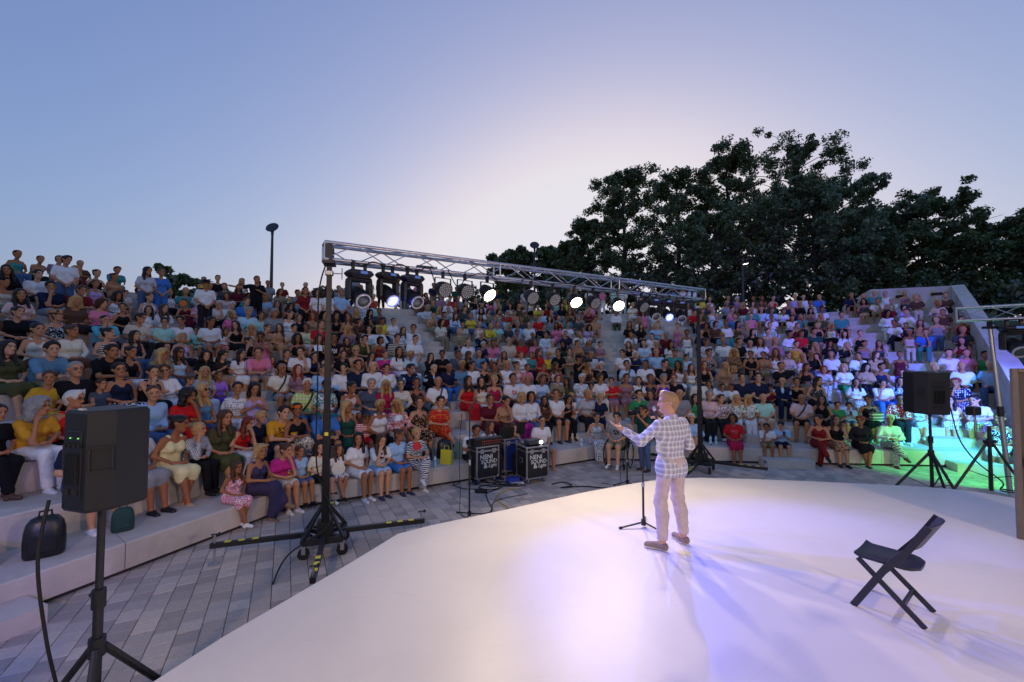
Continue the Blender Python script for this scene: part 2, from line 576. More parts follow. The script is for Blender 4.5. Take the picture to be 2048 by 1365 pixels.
# ------------------------------------------------------------------ end wall with recessed lights
wall = thing('end_wall', 'smooth concrete wall sloping down at the far end of the tiers with slot lights', 'wall')
n4, d4 = SEG_N[3], SEG_D[3]
m = MB()
u0, u1 = WING_U + 0.005, WING_U + 0.42
prof = [(0.4, -0.3), (0.4, 1.75), (2.2, 2.45), (12.6, 6.05), (13.1, 6.05), (13.1, -0.3)]
vs = []
for u in (u0, u1):
    for (w, z) in prof:
        p = V3 + n4 * w + d4 * u
        vs.append((p.x, p.y, z))
n = len(prof)
m.add(vs, [tuple(range(n)), tuple(range(n, 2 * n))[::-1]] + [(i, n + i, n + (i + 1) % n, (i + 1) % n) for i in range(n)])
m.build('wing_wall', M_CONC, wall)
Lw, Lb = rowline(NROW * TREAD + 0.02), rowline(NROW * TREAD + 0.42)
pA, pAb, pB, pBb = Lw[3], Lb[3], Lw[4], Lb[4]
m = MB()
st = [(.18, .35), (.40, 1.12), (1.0, 1.0)]
for (t0, h0), (t1, h1) in zip(st, st[1:]):
    a0, a1, b0, b1 = pA.lerp(pB, t0), pA.lerp(pB, t1), pAb.lerp(pBb, t0), pAb.lerp(pBb, t1)
    m.add([(a0.x, a0.y, ZT - .3), (a1.x, a1.y, ZT - .3), (b1.x, b1.y, ZT - .3), (b0.x, b0.y, ZT - .3), (a0.x, a0.y, ZT + h0), (a1.x, a1.y, ZT + h1), (b1.x, b1.y, ZT + h1), (b0.x, b0.y, ZT + h0)],
          [(0, 3, 2, 1), (4, 5, 6, 7), (0, 1, 5, 4), (2, 3, 7, 6)] + ([(3, 0, 4, 7)] if t0 < .2 else []))
m.build('back_wall', M_CONC, wall)
M_BRASS = mat('warm_slot_frame', (0.55, 0.42, 0.25), 0.5, 0.3)
for t in (0.44, 0.64, 0.90):
    p = pA.lerp(pB, t)
    nn = -n4
    rot = Matrix((Vector((d4.x, d4.y, 0)), Vector((n4.x, n4.y, 0)), Vector((0, 0, 1)))).transposed()
    q = Vector((p.x + nn.x * 0.012, p.y + nn.y * 0.012, ZT + 0.66))
    m = MB(); 
    for dx, dz, wx, wz in ((0, .09, .46, .03), (0, -.09, .46, .03), (.215, 0, .03, .15), (-.215, 0, .03, .15)):
        m.box(q + rot @ Vector((dx, 0, dz)), (wx, 0.05, wz), rot)
    fo = m.build('slot_light', M_BRASS, wall)
    m = MB(); m.box(q + rot @ Vector((0, .012, 0)), (0.40, 0.02, 0.15), rot)
    m.build('slot_recess', M_DARKGAP, fo)

# ------------------------------------------------------------------ trees
def leaf_mat(name, col, tr=0.36):
    m = bpy.data.materials.new(name); m.use_nodes = True
    n, l = m.node_tree.nodes, m.node_tree.links
    out = n['Material Output']; n.remove(n['Principled BSDF'])
    ge = n.new('ShaderNodeNewGeometry')
    mr = n.new('ShaderNodeMapRange'); mr.inputs[3].default_value = 0.55; mr.inputs[4].default_value = 1.5
    l.new(ge.outputs['Random Per Island'], mr.inputs[0])
    vm = n.new('ShaderNodeVectorMath'); vm.operation = 'SCALE'; vm.inputs[0].default_value = col
    l.new(mr.outputs[0], vm.inputs['Scale'])
    d, t, gl, mx, mx2 = n.new('ShaderNodeBsdfDiffuse'), n.new('ShaderNodeBsdfTranslucent'), n.new('ShaderNodeBsdfGlossy'), n.new('ShaderNodeMixShader'), n.new('ShaderNodeMixShader')
    l.new(vm.outputs[0], d.inputs[0]); l.new(vm.outputs[0], t.inputs[0])
    gl.inputs[0].default_value = (.6, .65, .6, 1); gl.inputs['Roughness'].default_value = 0.42
    mx.inputs[0].default_value = tr; mx2.inputs[0].default_value = 0.13
    l.new(d.outputs[0], mx.inputs[1]); l.new(t.outputs[0], mx.inputs[2])
    l.new(mx.outputs[0], mx2.inputs[1]); l.new(gl.outputs[0], mx2.inputs[2])
    l.new(mx2.outputs[0], out.inputs[0])
    return m
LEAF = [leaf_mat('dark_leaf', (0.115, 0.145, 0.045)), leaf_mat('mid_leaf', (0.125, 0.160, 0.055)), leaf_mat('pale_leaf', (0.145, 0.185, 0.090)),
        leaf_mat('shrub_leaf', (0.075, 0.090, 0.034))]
M_BARK = mat('bark', (0.06, 0.05, 0.042), 0.95, var=0.3, vscale=10, bump=0.6, bscale=18)

def leaves(name, centers, radii, per, size, m, parent, squash=0.8, seed=1):
    r = np.random.default_rng(seed)
    C = np.repeat(np.asarray(centers, float), per, 0)
    S = np.repeat(np.asarray(radii, float), per)[:, None]
    n = len(C)
    off = r.normal(size=(n, 3)); off /= np.linalg.norm(off, axis=1)[:, None] + 1e-9
    off *= (r.random((n, 1)) ** 0.45) * S * np.array([1, 1, squash])
    P = C + off
    nrm = r.normal(size=(n, 3)) + off / (S + 1e-6) * 0.7 + np.array([0, 0, 0.5])
    nrm /= np.linalg.norm(nrm, axis=1)[:, None]
    a = np.cross(nrm, r.normal(size=(n, 3))); a /= np.linalg.norm(a, axis=1)[:, None]
    b = np.cross(nrm, a)
    s = size * (0.6 + 0.8 * r.random((n, 1)))
    q = np.stack([P - a * s, P - a * s * 0.1 + b * s * 0.55, P + a * s, P + a * s * 0.1 - b * s * 0.55], 1)
    q[:, 1] += nrm * s * 0.18; q[:, 3] += nrm * s * 0.18
    me = bpy.data.meshes.new(name)
    me.vertices.add(n * 4); me.vertices.foreach_set('co', q.reshape(-1))
    me.loops.add(n * 4); me.loops.foreach_set('vertex_index', np.arange(n * 4, dtype=np.int32))
    me.polygons.add(n); me.polygons.foreach_set('loop_start', np.arange(0, n * 4, 4, dtype=np.int32))
    me.polygons.foreach_set('loop_total', np.full(n, 4, dtype=np.int32))
    me.materials.append(m); me.update(calc_edges=True)
    return obj(name, me, parent)

def tree(px, ytop, Y, wpx, leafm, label, seed, shape='round', z0=ZT - 0.05, bottom=0.22, lean=0.0, dens=1.0, name='tree', leaf=0.122):
    top = at_y(px, ytop + (14 if name == 'tree' else 8), Y)
    H = top.z - z0
    rad = wpx / FPX * Y / 2 * 1.0
    r = random.Random(seed)
    base = Vector((top.x - lean * H, Y, z0))
    t = thing(name, label, 'tree', base, 0, 'trees behind the amphitheatre')
    m = MB()
    tips, rads = [], []
    trunk = [Vector((lean * H * f + r.uniform(-.12, .12) * f * 2, r.uniform(-.12, .12) * f * 2, H * f * 0.93)) for f in (0, .15, .3, .45, .6, .75, .9, 1)]
    trunk[0] = Vector((0, 0, -0.1))
    tr = max(0.13, H * 0.019)
    m.tube(trunk, [tr * (1.15 - f) for f in (0, .15, .3, .45, .6, .75, .9, 1.05)], 8)
    nl = int(40 * dens) if name == 'tree' else 14
    for i in range(nl):
        f = bottom + (0.97 - bottom) * ((i + r.random() * 0.8) / nl)
        fi = f * 7 / 1.0
        i0 = min(int(fi), 6)
        p = trunk[i0].lerp(trunk[i0 + 1], fi - i0)
        g_ = (f - bottom) / (1 - bottom)
        if shape == 'poplar': env = rad * (0.30 + 0.80 * math.sin(PI * min(1, g_ * 0.72 + 0.2)) ** 1.2)
        else: env = rad * (0.35 + 0.85 * math.sqrt(max(0, math.sin(PI * min(0.97, g_ * 0.85 + 0.14)))))
        if g_ > .88: env *= 0.55
        env *= r.uniform(0.62, 1.12)
        az = i * 2.39996 + r.uniform(-.4, .4)
        rise = (0.5 if shape == 'poplar' else 0.3) * env + r.uniform(0, .5)
        q = p + Vector((math.cos(az) * env, math.sin(az) * env, rise))
        mid = p.lerp(q, 0.5) + Vector((0, 0, env * 0.06)) + Vector((r.uniform(-.2, .2), r.uniform(-.2, .2), 0))
        lr = tr * 0.34 * (1.1 - f)
        m.tube([p, mid, q], [lr + .02, lr * .6 + .015, .012], 5, cap=False)
        for _ in range(4 if name == 'tree' else 3):
            tt = r.uniform(0.38, 1.05)
            s0 = p.lerp(q, tt)
            s1 = s0 + Vector((r.uniform(-1, 1), r.uniform(-1, 1), r.uniform(-.25, .8))) * env * 0.34
            m.tube([s0, s0.lerp(s1, .5) + Vector((0, 0, .05)), s1], [.022, .014, .006], 4, cap=False)
            for c in (s1, s0.lerp(s1, 0.45)):
                tips.append(c); rads.append(r.uniform(0.24, 0.56) * (0.55 + 0.05 * H if name == 'tree' else 0.5 + 0.1 * H))
    m.build('trunk', M_BARK, t, smooth=True)
    ro = 0.1
    leaves('crown', tips, rads, int(90 * dens) if name == 'tree' else 60, leaf, leafm, t, 0.8, seed)
    return t

tree(1248, 322, 38, 155, LEAF[0], 'tall narrow dark tree, first high crown behind the lit part of the truss', 11, 'poplar', bottom=.1)
tree(1356, 322, 40, 130, LEAF[0], 'slim dark tree squeezed between two taller crowns', 12, 'poplar', bottom=.1)
tree(1452, 277, 39, 155, LEAF[0], 'very tall dark tree above the street lamp, second highest crown', 13, 'poplar', bottom=.12)
tree(1596, 262, 40, 185, LEAF[0], 'tallest dark tree, its ragged top above all the others', 14, 'round', bottom=.15)
tree(1625, 360, 31, 260, LEAF[2], 'broad paler green tree in front of the tallest tree', 15, 'round', bottom=.08, dens=1.3)
tree(1425, 410, 32, 170, LEAF[1], 'rounded mid green tree left of the broad pale tree', 16, 'round', bottom=.05)
tree(1850, 380, 33, 175, LEAF[0], 'dark tree with a branch reaching up over the end wall', 17, 'round', bottom=.1, lean=0.07)
tree(1975, 435, 29, 175, LEAF[0], 'dark loose tree farthest toward the stage flat', 18, 'round', bottom=.05)
tree(2105, 465, 27, 170, LEAF[0], 'dark tree cut off by the edge of the view', 19, 'round', bottom=.05)
tree(1745, 455, 31, 150, LEAF[1], 'low dark tree behind the person in the long red dress', 20, 'round', bottom=.02)
tree(1750, 400, 36, 150, LEAF[0], 'dark tree filling the dip behind the broad pale tree', 26, 'round', bottom=.1)
tree(1175, 420, 41, 90, LEAF[0], 'shorter dark tree leaning on the first high crown', 27, 'poplar', bottom=.05)
tree(1030, 482, 48, 90, LEAF[1], 'small distant tree behind the second street lamp', 21, 'round', bottom=.05, leaf=.24)
tree(1118, 478, 46, 100, LEAF[1], 'small distant tree with pale gaps beside the tall dark tree', 22, 'round', bottom=.05, leaf=.24)
tree(360, 545, 30, 100, LEAF[1], 'low rounded tree behind the upper rows on the left side', 23, 'round', name='shrub_tree', bottom=.05, leaf=.16)
tree(432, 574, 31, 75, LEAF[1], 'small rounded tree beside the person in black at the lamp post', 24, 'round', name='shrub_tree', bottom=.05, leaf=.16)
tree(672, 582, 34, 90, LEAF[1], 'little dark tree just behind the first truss tower', 25, 'round', name='shrub_tree', bottom=.05, leaf=.16)
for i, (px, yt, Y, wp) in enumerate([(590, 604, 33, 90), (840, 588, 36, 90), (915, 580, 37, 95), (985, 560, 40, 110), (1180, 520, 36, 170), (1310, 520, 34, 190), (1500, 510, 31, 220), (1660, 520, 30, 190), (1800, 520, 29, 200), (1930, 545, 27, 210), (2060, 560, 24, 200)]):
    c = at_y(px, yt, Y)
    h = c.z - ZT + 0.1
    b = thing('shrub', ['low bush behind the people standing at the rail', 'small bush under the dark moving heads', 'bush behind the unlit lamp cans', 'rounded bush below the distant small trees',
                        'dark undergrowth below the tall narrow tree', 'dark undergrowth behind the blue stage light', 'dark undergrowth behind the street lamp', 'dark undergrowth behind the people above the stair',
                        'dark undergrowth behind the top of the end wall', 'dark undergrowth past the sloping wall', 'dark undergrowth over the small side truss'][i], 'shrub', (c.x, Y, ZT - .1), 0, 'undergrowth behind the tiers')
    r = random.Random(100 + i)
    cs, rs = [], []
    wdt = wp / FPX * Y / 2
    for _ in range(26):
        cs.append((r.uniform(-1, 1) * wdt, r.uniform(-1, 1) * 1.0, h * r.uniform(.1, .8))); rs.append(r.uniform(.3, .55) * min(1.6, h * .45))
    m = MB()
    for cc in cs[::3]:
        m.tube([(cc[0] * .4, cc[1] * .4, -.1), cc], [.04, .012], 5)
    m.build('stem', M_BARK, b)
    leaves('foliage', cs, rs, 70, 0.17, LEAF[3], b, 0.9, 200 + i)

# ------------------------------------------------------------------ street lamps
def street_lamp(px, py, Y, label, lit=False, tiltdir=0.0):
    top = at_y(px, py, Y)
    H = top.z - ZT
    t = thing('street_lamp', label, 'street lamp', (top.x, Y, ZT - 0.02), tiltdir, 'street lamps behind the top row')
    m = MB(); m.tube([(0, 0, 0), (0, 0, H * .5), (0, 0, H - .35)], [.075, .062, .05], 12); m.lathe([(.14, 0), (.14, .05), (.08, .07)], 14)
    m.build('pole', M_LIGHTMETAL, t, smooth=True)
    rot = Matrix.Rotation(R(58), 3, 'X')
    m = MB(); m.tube([(0, 0, H - .36), (0, 0, H - .2), (0, -.02, H - .05)], [.05, .06, .09], 10)
    m.build('neck', M_LIGHTMETAL, t, smooth=True)
    if not lit:
        m = MB(); m.lathe([(.05, -.07), (.16, -.05), (.27, -.012), (.285, .01), (.27, .035), (.12, .05)], 24, rot, (0, -.02, H + .05))
        m.build('lamp_head', M_LIGHTMETAL, t, smooth=True)
    else:
        m = MB(); m.box((0.10, 0, H - .1), (.5, .22, .07), Matrix.Rotation(R(-14), 3, 'Y'), .02)
        m.build('lamp_head', M_LIGHTMETAL, t)
        m = MB(); m.box((0.14, 0, H - .145), (.3, .16, .02), Matrix.Rotation(R(-14), 3, 'Y'))
        m.build('diffuser', mat('lamp_diffuser', (.8, .8, .75), .4, emit=(1, .86, .6), estr=2.5), t)
    return t
street_lamp(545, 457, 19.2, 'tall dark street lamp with round tilted head beside the person in black')
street_lamp(1069, 492, 25.5, 'dark street lamp with round head in front of the small distant trees')
street_lamp(1485, 523, 24.0, 'grey street lamp with flat head in front of the tall dark trees', lit=True)

# ------------------------------------------------------------------ lighting truss over the stage front
T0, T1 = Vector((-2.63, 6.10, 0)), Vector((4.50, 10.28, 0))
TD = (T1 - T0).normalized()
TN = Vector((-TD.y, TD.x, 0))
TL = (T1 - T0).length
ZB, ZTOP, HT = 4.13, 4.37, 0.12

def box_truss(a, b, zb, zt, half, label, pitch=0.42):
    a, b = Vector((a.x, a.y, 0)), Vector((b.x, b.y, 0))
    d = (b - a).normalized(); L = (b - a).length
    nrm = Vector((-d.y, d.x, 0))
    t = thing('lighting_truss', label, 'truss', (a.x, a.y, zb), math.atan2(d.y, d.x))
    h = zt - zb
    corners = [(-half, 0), (half, 0), (half, h), (-half, h)]
    for (y, z) in corners:
        m = MB(); m.tube([(0, y, z), (L, y, z)], 0.024, 10); m.build('chord', M_ALU, t, smooth=True)
    n = int(L / pitch)
    step = L / n
    me = {}
    for i in range(n):
        for k in range(4):
            (y0, z0), (y1, z1) = corners[k], corners[(k + 1) % 4]
            if (i + k) % 2: (y0, z0), (y1, z1) = (y1, z1), (y0, z0)
            key = (k, (i + k) % 2)
            if key not in me:
                m = MB(); m.tube([(0, y0, z0), (step, y1, z1)], 0.009, 6, cap=False); me[key] = m.mesh('brace', M_ALU, smooth=True)
            obj('brace', me[key], t, (i * step, 0, 0))
    for x in (0.0, L / 3, 2 * L / 3, L):
        m = MB()
        for k in range(4):
            (y0, z0), (y1, z1) = corners[k], corners[(k + 1) % 4]
            m.tube([(x, y0, z0), (x, y1, z1)], 0.014, 6)
        m.build('end_frame', M_ALU, t)
    return t
truss = box_truss(T0 - TD * 0.08, T1 + TD * 0.12, ZB, ZTOP, HT, 'long aluminium box truss carrying the stage lights between two towers')

def truss_at(px, n=0.0):
    a = (px - 1024) / FPX
    o = T0 + TN * n
    s = (a * o.y - o.x) / (TD.x - a * TD.y)
    return o + TD * s

M_POLE = mat('black_steel_mast', (0.014, 0.014, 0.016), 0.4, 0.4, var=0.2, vscale=20)
def tower(base, rz, label, hgt):
    t = thing('truss_tower', label, 'tower', base, rz, 'crank-up towers holding the truss')
    m = MB()
    m.box((0, 0, 1.05), (.10, .10, 1.75), None, .006); m.box((0, 0, 2.1), (.085, .085, 2.2), None, .005); m.box((0, 0, 3.15), (.07, .07, hgt - 2.35), None, .005)
    m.build('mast', M_POLE, t)
    m = MB(); m.box((0, 0, hgt - 0.02), (.16, .3, .04)); m.box((0, .13, hgt + .1), (.1, .03, .26)); m.box((0, -.13, hgt + .1), (.1, .03, .26))
    m.build('head_fork', M_BLACK, t)
    m = MB(); m.box((0, 0, hgt - .16), (.11, .11, .07), None, .01); m.tube([(.05, 0, hgt - .16), (.17, 0, hgt - .16)], .008, 6); m.tube([(.17, 0, hgt - .24), (.17, 0, hgt - .08)], .008, 6)
    m.build('locking_collar', M_STEEL, t)
    m = MB()
    for a in range(4):
        c, s = math.cos(a * PI / 2 + PI / 4), math.sin(a * PI / 2 + PI / 4)
        c2, s2 = math.cos((a + 1) * PI / 2 + PI / 4), math.sin((a + 1) * PI / 2 + PI / 4)
        m.bar((c * .36, s * .36, .22), (c2 * .36, s2 * .36, .22), .06, .07)
        m.bar((c * .36, s * .36, .22), (0, 0, .22), .05, .06)
        m.bar((c * .36, s * .36, .24), (c * .05, s * .05, .62), .035)
    m.box((0, 0, .3), (.2, .2, .22))
    m.build('base_frame', M_BLACK, t)
    for a in range(4):
        c, s = math.cos(a * PI / 2 + PI / 4), math.sin(a * PI / 2 + PI / 4)
        p = Vector((c * .34, s * .34, .075))
        m = MB(); m.lathe([(.045, -.02), (.075, -.018), (.075, .018), (.045, .02)], 14, Matrix.Rotation(PI / 2, 3, 'X'), p)
        w = m.build('caster', M_RUBBER, t, smooth=True)
        m = MB(); m.box(p + Vector((0, .03, .06)), (.05, .008, .12)); m.box(p + Vector((0, -.03, .06)), (.05, .008, .12)); m.box(p + Vector((0, 0, .12)), (.07, .07, .012))
        m.build('caster_fork', M_STEEL, w)
        a2 = a * PI / 2
        c, s = math.cos(a2), math.sin(a2)
        m = MB(); m.bar((c * .2, s * .2, .24), (c * 1.38, s * 1.38, .24), .06, .06)
        leg = m.build('outrigger', M_BLACK, t)
        m = MB()
        for q in range(3):
            f = 1.22 - q * .16
            m.bar((c * f, s * f, .2725), (c * (f - .075), s * (f - .075), .2725), .061, .002)
        m.build('hazard_stripe', M_YTAPE, leg)
        m = MB(); m.tube([(c * 1.33, s * 1.33, .012), (c * 1.33, s * 1.33, .38)], .014, 8); m.lathe([(.07, 0), (.07, .012), (.03, .02)], 14, None, (c * 1.33, s * 1.33, 0))
        m.build('screw_jack', M_STEEL, leg)
        m = MB(); m.tube([(c * 1.33 - .04, s * 1.33, .38), (c * 1.33 + .05, s * 1.33, .38)], .012, 6); m.lathe([(.0, -.03), (.028, 0), (.0, .03)], 8, None, (c * 1.33 + .05, s * 1.33, .38))
        m.build('jack_handle', M_BLACKP, leg)
    m = MB(); m.box((.075, 0, 1.35), (.05, .12, .16), None, .01); m.tube([(.1, .06, 1.3), (.16, .09, 1.22), (.16, .16, 1.2)], .009, 6)
    m.build('winch', M_BLACK, t)
    m = MB(); m.box((.0, -.052, 1.62), (.05, .004, .05)); m.build('warning_sticker', M_YTAPE, t)
    return t
tower((T0.x, T0.y, GZ), math.atan2(TD.y, TD.x) - R(12), 'near black truss tower with striped outriggers beside the seated girls', ZB - 0.06)
tower((T1.x, T1.y, GZ), math.atan2(TD.y, TD.x) + R(25), 'far black truss tower behind the presenter next to the person in red', ZB - 0.06)

def lamp_emit(name, col, s):
    m = mat(name, (.9, .9, .9), .3, emit=col, estr=s)
    n, l = m.node_tree.nodes, m.node_tree.links
    if 'Value' not in [q.label for q in n]:
        # many small diodes behind one lens: bright cells, dimmer between them
        tc = n.new('ShaderNodeTexCoord'); vo = n.new('ShaderNodeTexVoronoi'); vo.inputs['Scale'].default_value = 26; l.new(tc.outputs['Object'], vo.inputs['Vector'])
        mr = n.new('ShaderNodeMapRange'); mr.label = 'Value'; mr.inputs[1].default_value, mr.inputs[2].default_value = .15, .75; mr.inputs[3].default_value, mr.inputs[4].default_value = s, s * .12
        l.new(vo.outputs['Distance'], mr.inputs[0]); l.new(mr.outputs[0], n['Principled BSDF'].inputs['Emission Strength'])
    return m
M_LED = mat('led_face', (0.10, 0.11, 0.11), 0.35, var=0.5, vscale=90)

def moving_head(c, d, label, lit=None, energy=0, size=35, yaw=None, scale=1.0, tgt=None):
    """c: hanging point under the chord; d: aim direction"""
    d = Vector(d).normalized()
    yaw = math.atan2(d.y, d.x) + PI / 2 if yaw is None else yaw
    t = thing('moving_head_light', label, 'stage light', c, yaw, 'moving head lights on the trusses')
    t.scale = (scale,) * 3
    for x in (-.08, .08):
        m = MB(); m.box((x, 0, -.03), (.03, .05, .09)); m.lathe([(.036, -.018), (.036, .018)], 10, Matrix.Rotation(PI / 2, 3, 'Y'), (x, 0, .02))
        m.build('clamp', M_BLACK, t)
    m = MB(); m.box((0, 0, -.115), (.33, .24, .085), None, .035); m.box((0, 0, -.165), (.24, .19, .03), None, .012)
    b = m.build('base', M_BLACKP, t)
    m = MB(); m.box((.02, -.121, -.11), (.09, .004, .035)); m.build('display', mat('display_blue', (.01, .02, .05), .2, emit=(.1, .2, .6), estr=.25), b)
    m = MB()
    for sx in (-1, 1):
        m.box((sx * .135, 0, -.33), (.05, .15, .27), None, .02)
    m.box((0, 0, -.197), (.31, .16, .05), None, .022)
    m.build('yoke', M_BLACKP, t)
    el = math.asin(max(-1, min(1, d.z)))
    M = Matrix.Rotation(el, 3, 'X')            # local -Y is forward before tilt (yaw applied by the thing)
    M = Matrix.Rotation(-el, 3, 'X')
    Mh = M @ Matrix.Rotation(PI / 2, 3, 'X')   # local +Z -> -Y
    cc = Vector((0, 0, -.40))
    m = MB(); m.lathe([(.05, -.20), (.085, -.17), (.105, -.08), (.108, .05), (.098, .14), (.092, .17)], 18, Mh, cc)
    h = m.build('head', M_BLACKP, t, smooth=True)
    m = MB(); m.lathe([(.098, .165), (.098, .188), (.082, .19), (.080, .17)], 20, Mh, cc); m.build('lens_ring', mat('pale_lens_ring', (.5, .5, .5), .4, .3), h, smooth=True)
    m = MB(); m.lathe([(.081, .171), (.06, .184), (.02, .190)], 20, Mh, cc)
    m.build('lens', lamp_emit('lit_lens_%s' % lit[0], lit[1], lit[2]) if lit else M_GLASS, h, smooth=True)
    if energy:
        L = Vector(c) + Vector((0, 0, -.4 * scale)) + d * .24
        pl = bpy.data.lights.new('lens_spill', 'POINT'); pl.energy = 1.6; pl.color = lit[1]; pl.shadow_soft_size = .03
        po = bpy.data.objects.new('lens_spill', pl); COL.objects.link(po); po.location = L + d * .05
        spot('moving_head_beam', L, tgt if tgt is not None else L + d, energy, lit[1], size, .6, .05)
    return t

def par_can(c, d, label, lit=None, energy=0, size=60, tgt=None, blend=.5, rad=.08):
    d = Vector(d).normalized()
    yaw = math.atan2(d.y, d.x) + PI / 2
    t = thing('par_can', label, 'stage light', c, yaw, 'lamp cans hanging from the truss')
    el = math.asin(d.z)
    Mh = Matrix.Rotation(-el, 3, 'X') @ Matrix.Rotation(PI / 2, 3, 'X')
    cc = Vector((0, 0, -.24))
    m = MB(); m.box((0, 0, -.02), (.035, .05, .09)); m.lathe([(.034, -.018), (.034, .018)], 10, Matrix.Rotation(PI / 2, 3, 'Y'), (0, 0, .02)); m.build('clamp', M_BLACK, t)
    m = MB(); m.bar((-.145, 0, -.07), (.145, 0, -.07), .035, .006); m.bar((-.143, 0, -.07), (-.143, 0, -.26), .035, .006, (1, 0, 0)); m.bar((.143, 0, -.07), (.143, 0, -.26), .035, .006, (1, 0, 0)); m.build('yoke', M_BLACK, t)
    m = MB(); m.lathe([(.04, -.15), (.085, -.13), (.115, -.04), (.125, .06), (.125, .10), (.118, .10), (.116, .088)], 20, Mh, cc)
    for sx in (-1, 1): m.lathe([(.022, 0), (.022, .025)], 8, Matrix.Rotation(sx * PI / 2, 3, 'Y'), cc + Vector((sx * .122, 0, 0)))
    can = m.build('can', M_BLACKP, t, smooth=True)
    m = MB(); m.lathe([(.115, .089), (.10, .094), (.02, .096)], 20, Mh, cc)
    if not lit:
        m.cur = 1
        for ring, cnt in ((.035, 6), (.068, 12), (.097, 16)):
            for k in range(cnt):
                a = 2 * PI * k / cnt
                m.lathe([(.011, .093), (.008, .101)], 6, Mh, cc + Mh @ Vector((ring * math.cos(a), ring * math.sin(a), 0)))
    m.build('lens', lamp_emit('lit_lens_%s' % lit[0], lit[1], lit[2]) if lit else [M_LED, mat('led_lens', (.45, .47, .48), .15, spec=.8)], can)
    if energy:
        L = Vector(c) + Vector((0, 0, -.24)) + d * .14
        spot('par_beam', L, tgt if tgt is not None else L + d, energy, lit[1], size, blend, rad)
    return t

WARM = (1.0, 0.80, 0.58)
BLUE = (0.045, 0.075, 1.0)
ST = Vector((2.6, 4.2, STAGE_Z))
def hang(px, n=-HT):
    p = truss_at(px, n); return Vector((p.x, p.y, ZB - 0.045))
p = hang(716); moving_head(p, Vector((.9, -1.0, -.75)), 'dark moving head light nearest the near tower', scale=1.12)
p = hang(774); moving_head(p, Vector((1.6, 3.4, .5)) - p, 'blue glowing moving head light between two dark ones', ('blue', BLUE, 9), 370, 70, tgt=Vector((4.8, 2.8, .5)))
p = hang(823); moving_head(p, Vector((1.0, -1.0, -.8)), 'dark moving head light beside the unlit lamp cans', scale=1.05)
for px, lb in ((885, 'unlit lamp can first after the moving heads'), (929, 'unlit lamp can just before the brightest lamp'), (1062, 'unlit lamp can tilted under the second street lamp'),
               (1106, 'unlit lamp can just before the middle white lamp'), (1187, 'unlit lamp can between the two smaller white lamps'), (1284, 'unlit lamp can beside the blue moving head cluster')):
    p = hang(px); par_can(p, Vector((.55, -1.0, -.62)) if px > 1000 else Vector((.8, -1.0, -.5)), lb)
p = hang(974); par_can(p, Vector((2.2, 4.6, 1.0)) - p, 'brightest white lamp can shining toward the camera', ('warm', WARM, 9), 105, 120, Vector((1.6, 4.8, .5)), 1.0)
p = hang(1150); par_can(p, Vector((2.4, 4.6, 1.0)) - p, 'white shining lamp can in the middle of the truss', ('warm', WARM, 9), 105, 120, Vector((2.2, 4.8, .5)), 1.0)
p = hang(1236); par_can(p, Vector((2.6, 4.6, 1.0)) - p, 'white shining lamp can nearest the blue cluster', ('warm', WARM, 9), 115, 120, Vector((3.0, 5.0, .5)), 1.0)
p = hang(1308); moving_head(p, Vector((.1, -1.0, -.7)), 'dark moving head light at the near side of the blue glowing one', scale=.95)
p = hang(1334); moving_head(p, Vector((4.0, 3.5, .5)) - p, 'blue glowing moving head light near the far tower', ('blue', BLUE, 9), 230, 62, tgt=Vector((3.8, 2.4, .5)), scale=.95)
p = hang(1362); moving_head(p, Vector((-.15, -1.0, -.75)), 'dark moving head light closest to the far tower', scale=.95)

# cable loops hanging along the truss, each a piece of cable
def cable(name, pts, r, m, label, sub=6, group=None):
    pts = [Vector(p) for p in pts]
    out = []
    for i in range(len(pts) - 1):
        p0, p1, p2, p3 = pts[max(i - 1, 0)], pts[i], pts[i + 1], pts[min(i + 2, len(pts) - 1)]
        for k in range(sub):
            t = k / sub
            out.append(0.5 * ((2 * p1) + (p2 - p0) * t + (2 * p0 - 5 * p1 + 4 * p2 - p3) * t * t + (3 * p1 - p0 - 3 * p2 + p3) * t ** 3))
    out.append(pts[-1])
    b = MB(); b.tube(out, r, 6)
    o = b.build(name, m, None, smooth='all')
    tag(o, label, 'cable', group)
    return o
def tp(px, z, n=-HT - .03):
    p = truss_at(px, n); return (p.x, p.y, z)
cable('power_cable', [tp(700, ZB + .02), tp(722, ZB - .05), tp(745, ZB + .02), tp(775, ZB - .03), tp(800, ZB + .03), tp(830, ZB - .06), tp(856, ZB + .03), tp(870, ZB - .22), tp(882, ZB - .32), tp(890, ZB - .28)], .009, M_RUBBER, 'black cable looping along the truss to the first unlit can')
cable('power_cable', [tp(895, ZB + .02), tp(910, ZB - .2), tp(921, ZB - .26), tp(928, ZB - .12), tp(960, ZB + .03), tp(990, ZB - .04), tp(1010, ZB - .28), tp(1024, ZB - .33), tp(1040, ZB - .22), tp(1050, ZB + .02), tp(1100, ZB - .03), tp(1140, ZB + .02), tp(1200, ZB - .03), tp(1270, ZB + .02), tp(1340, ZB - .05), tp(1385, ZB - .02)], .008, M_RUBBER, 'black cable running between the shining cans on the truss')
o = MB(); o.bar(tp(832, ZTOP - .2, -.03), tp(872, ZTOP - .2, -.03), .07, .06); tag(o.build('power_strip', M_BLACKP), 'black power strip lying inside the truss above the moving heads', 'power strip')
cable('power_cable', [tp(652, ZB + .0, -.02), (T0.x - .12, T0.y - .06, ZB - .5), (T0.x - .11, T0.y - .07, 2.4), (T0.x - .10, T0.y - .07, 1.2), (T0.x + .14, T0.y - .12, .5), (T0.x - .25, T0.y - .5, .2), (T0.x - .2, T0.y - .95, GZ + .02)], .010, M_RUBBER, 'black cable running down the near truss tower to the floor')

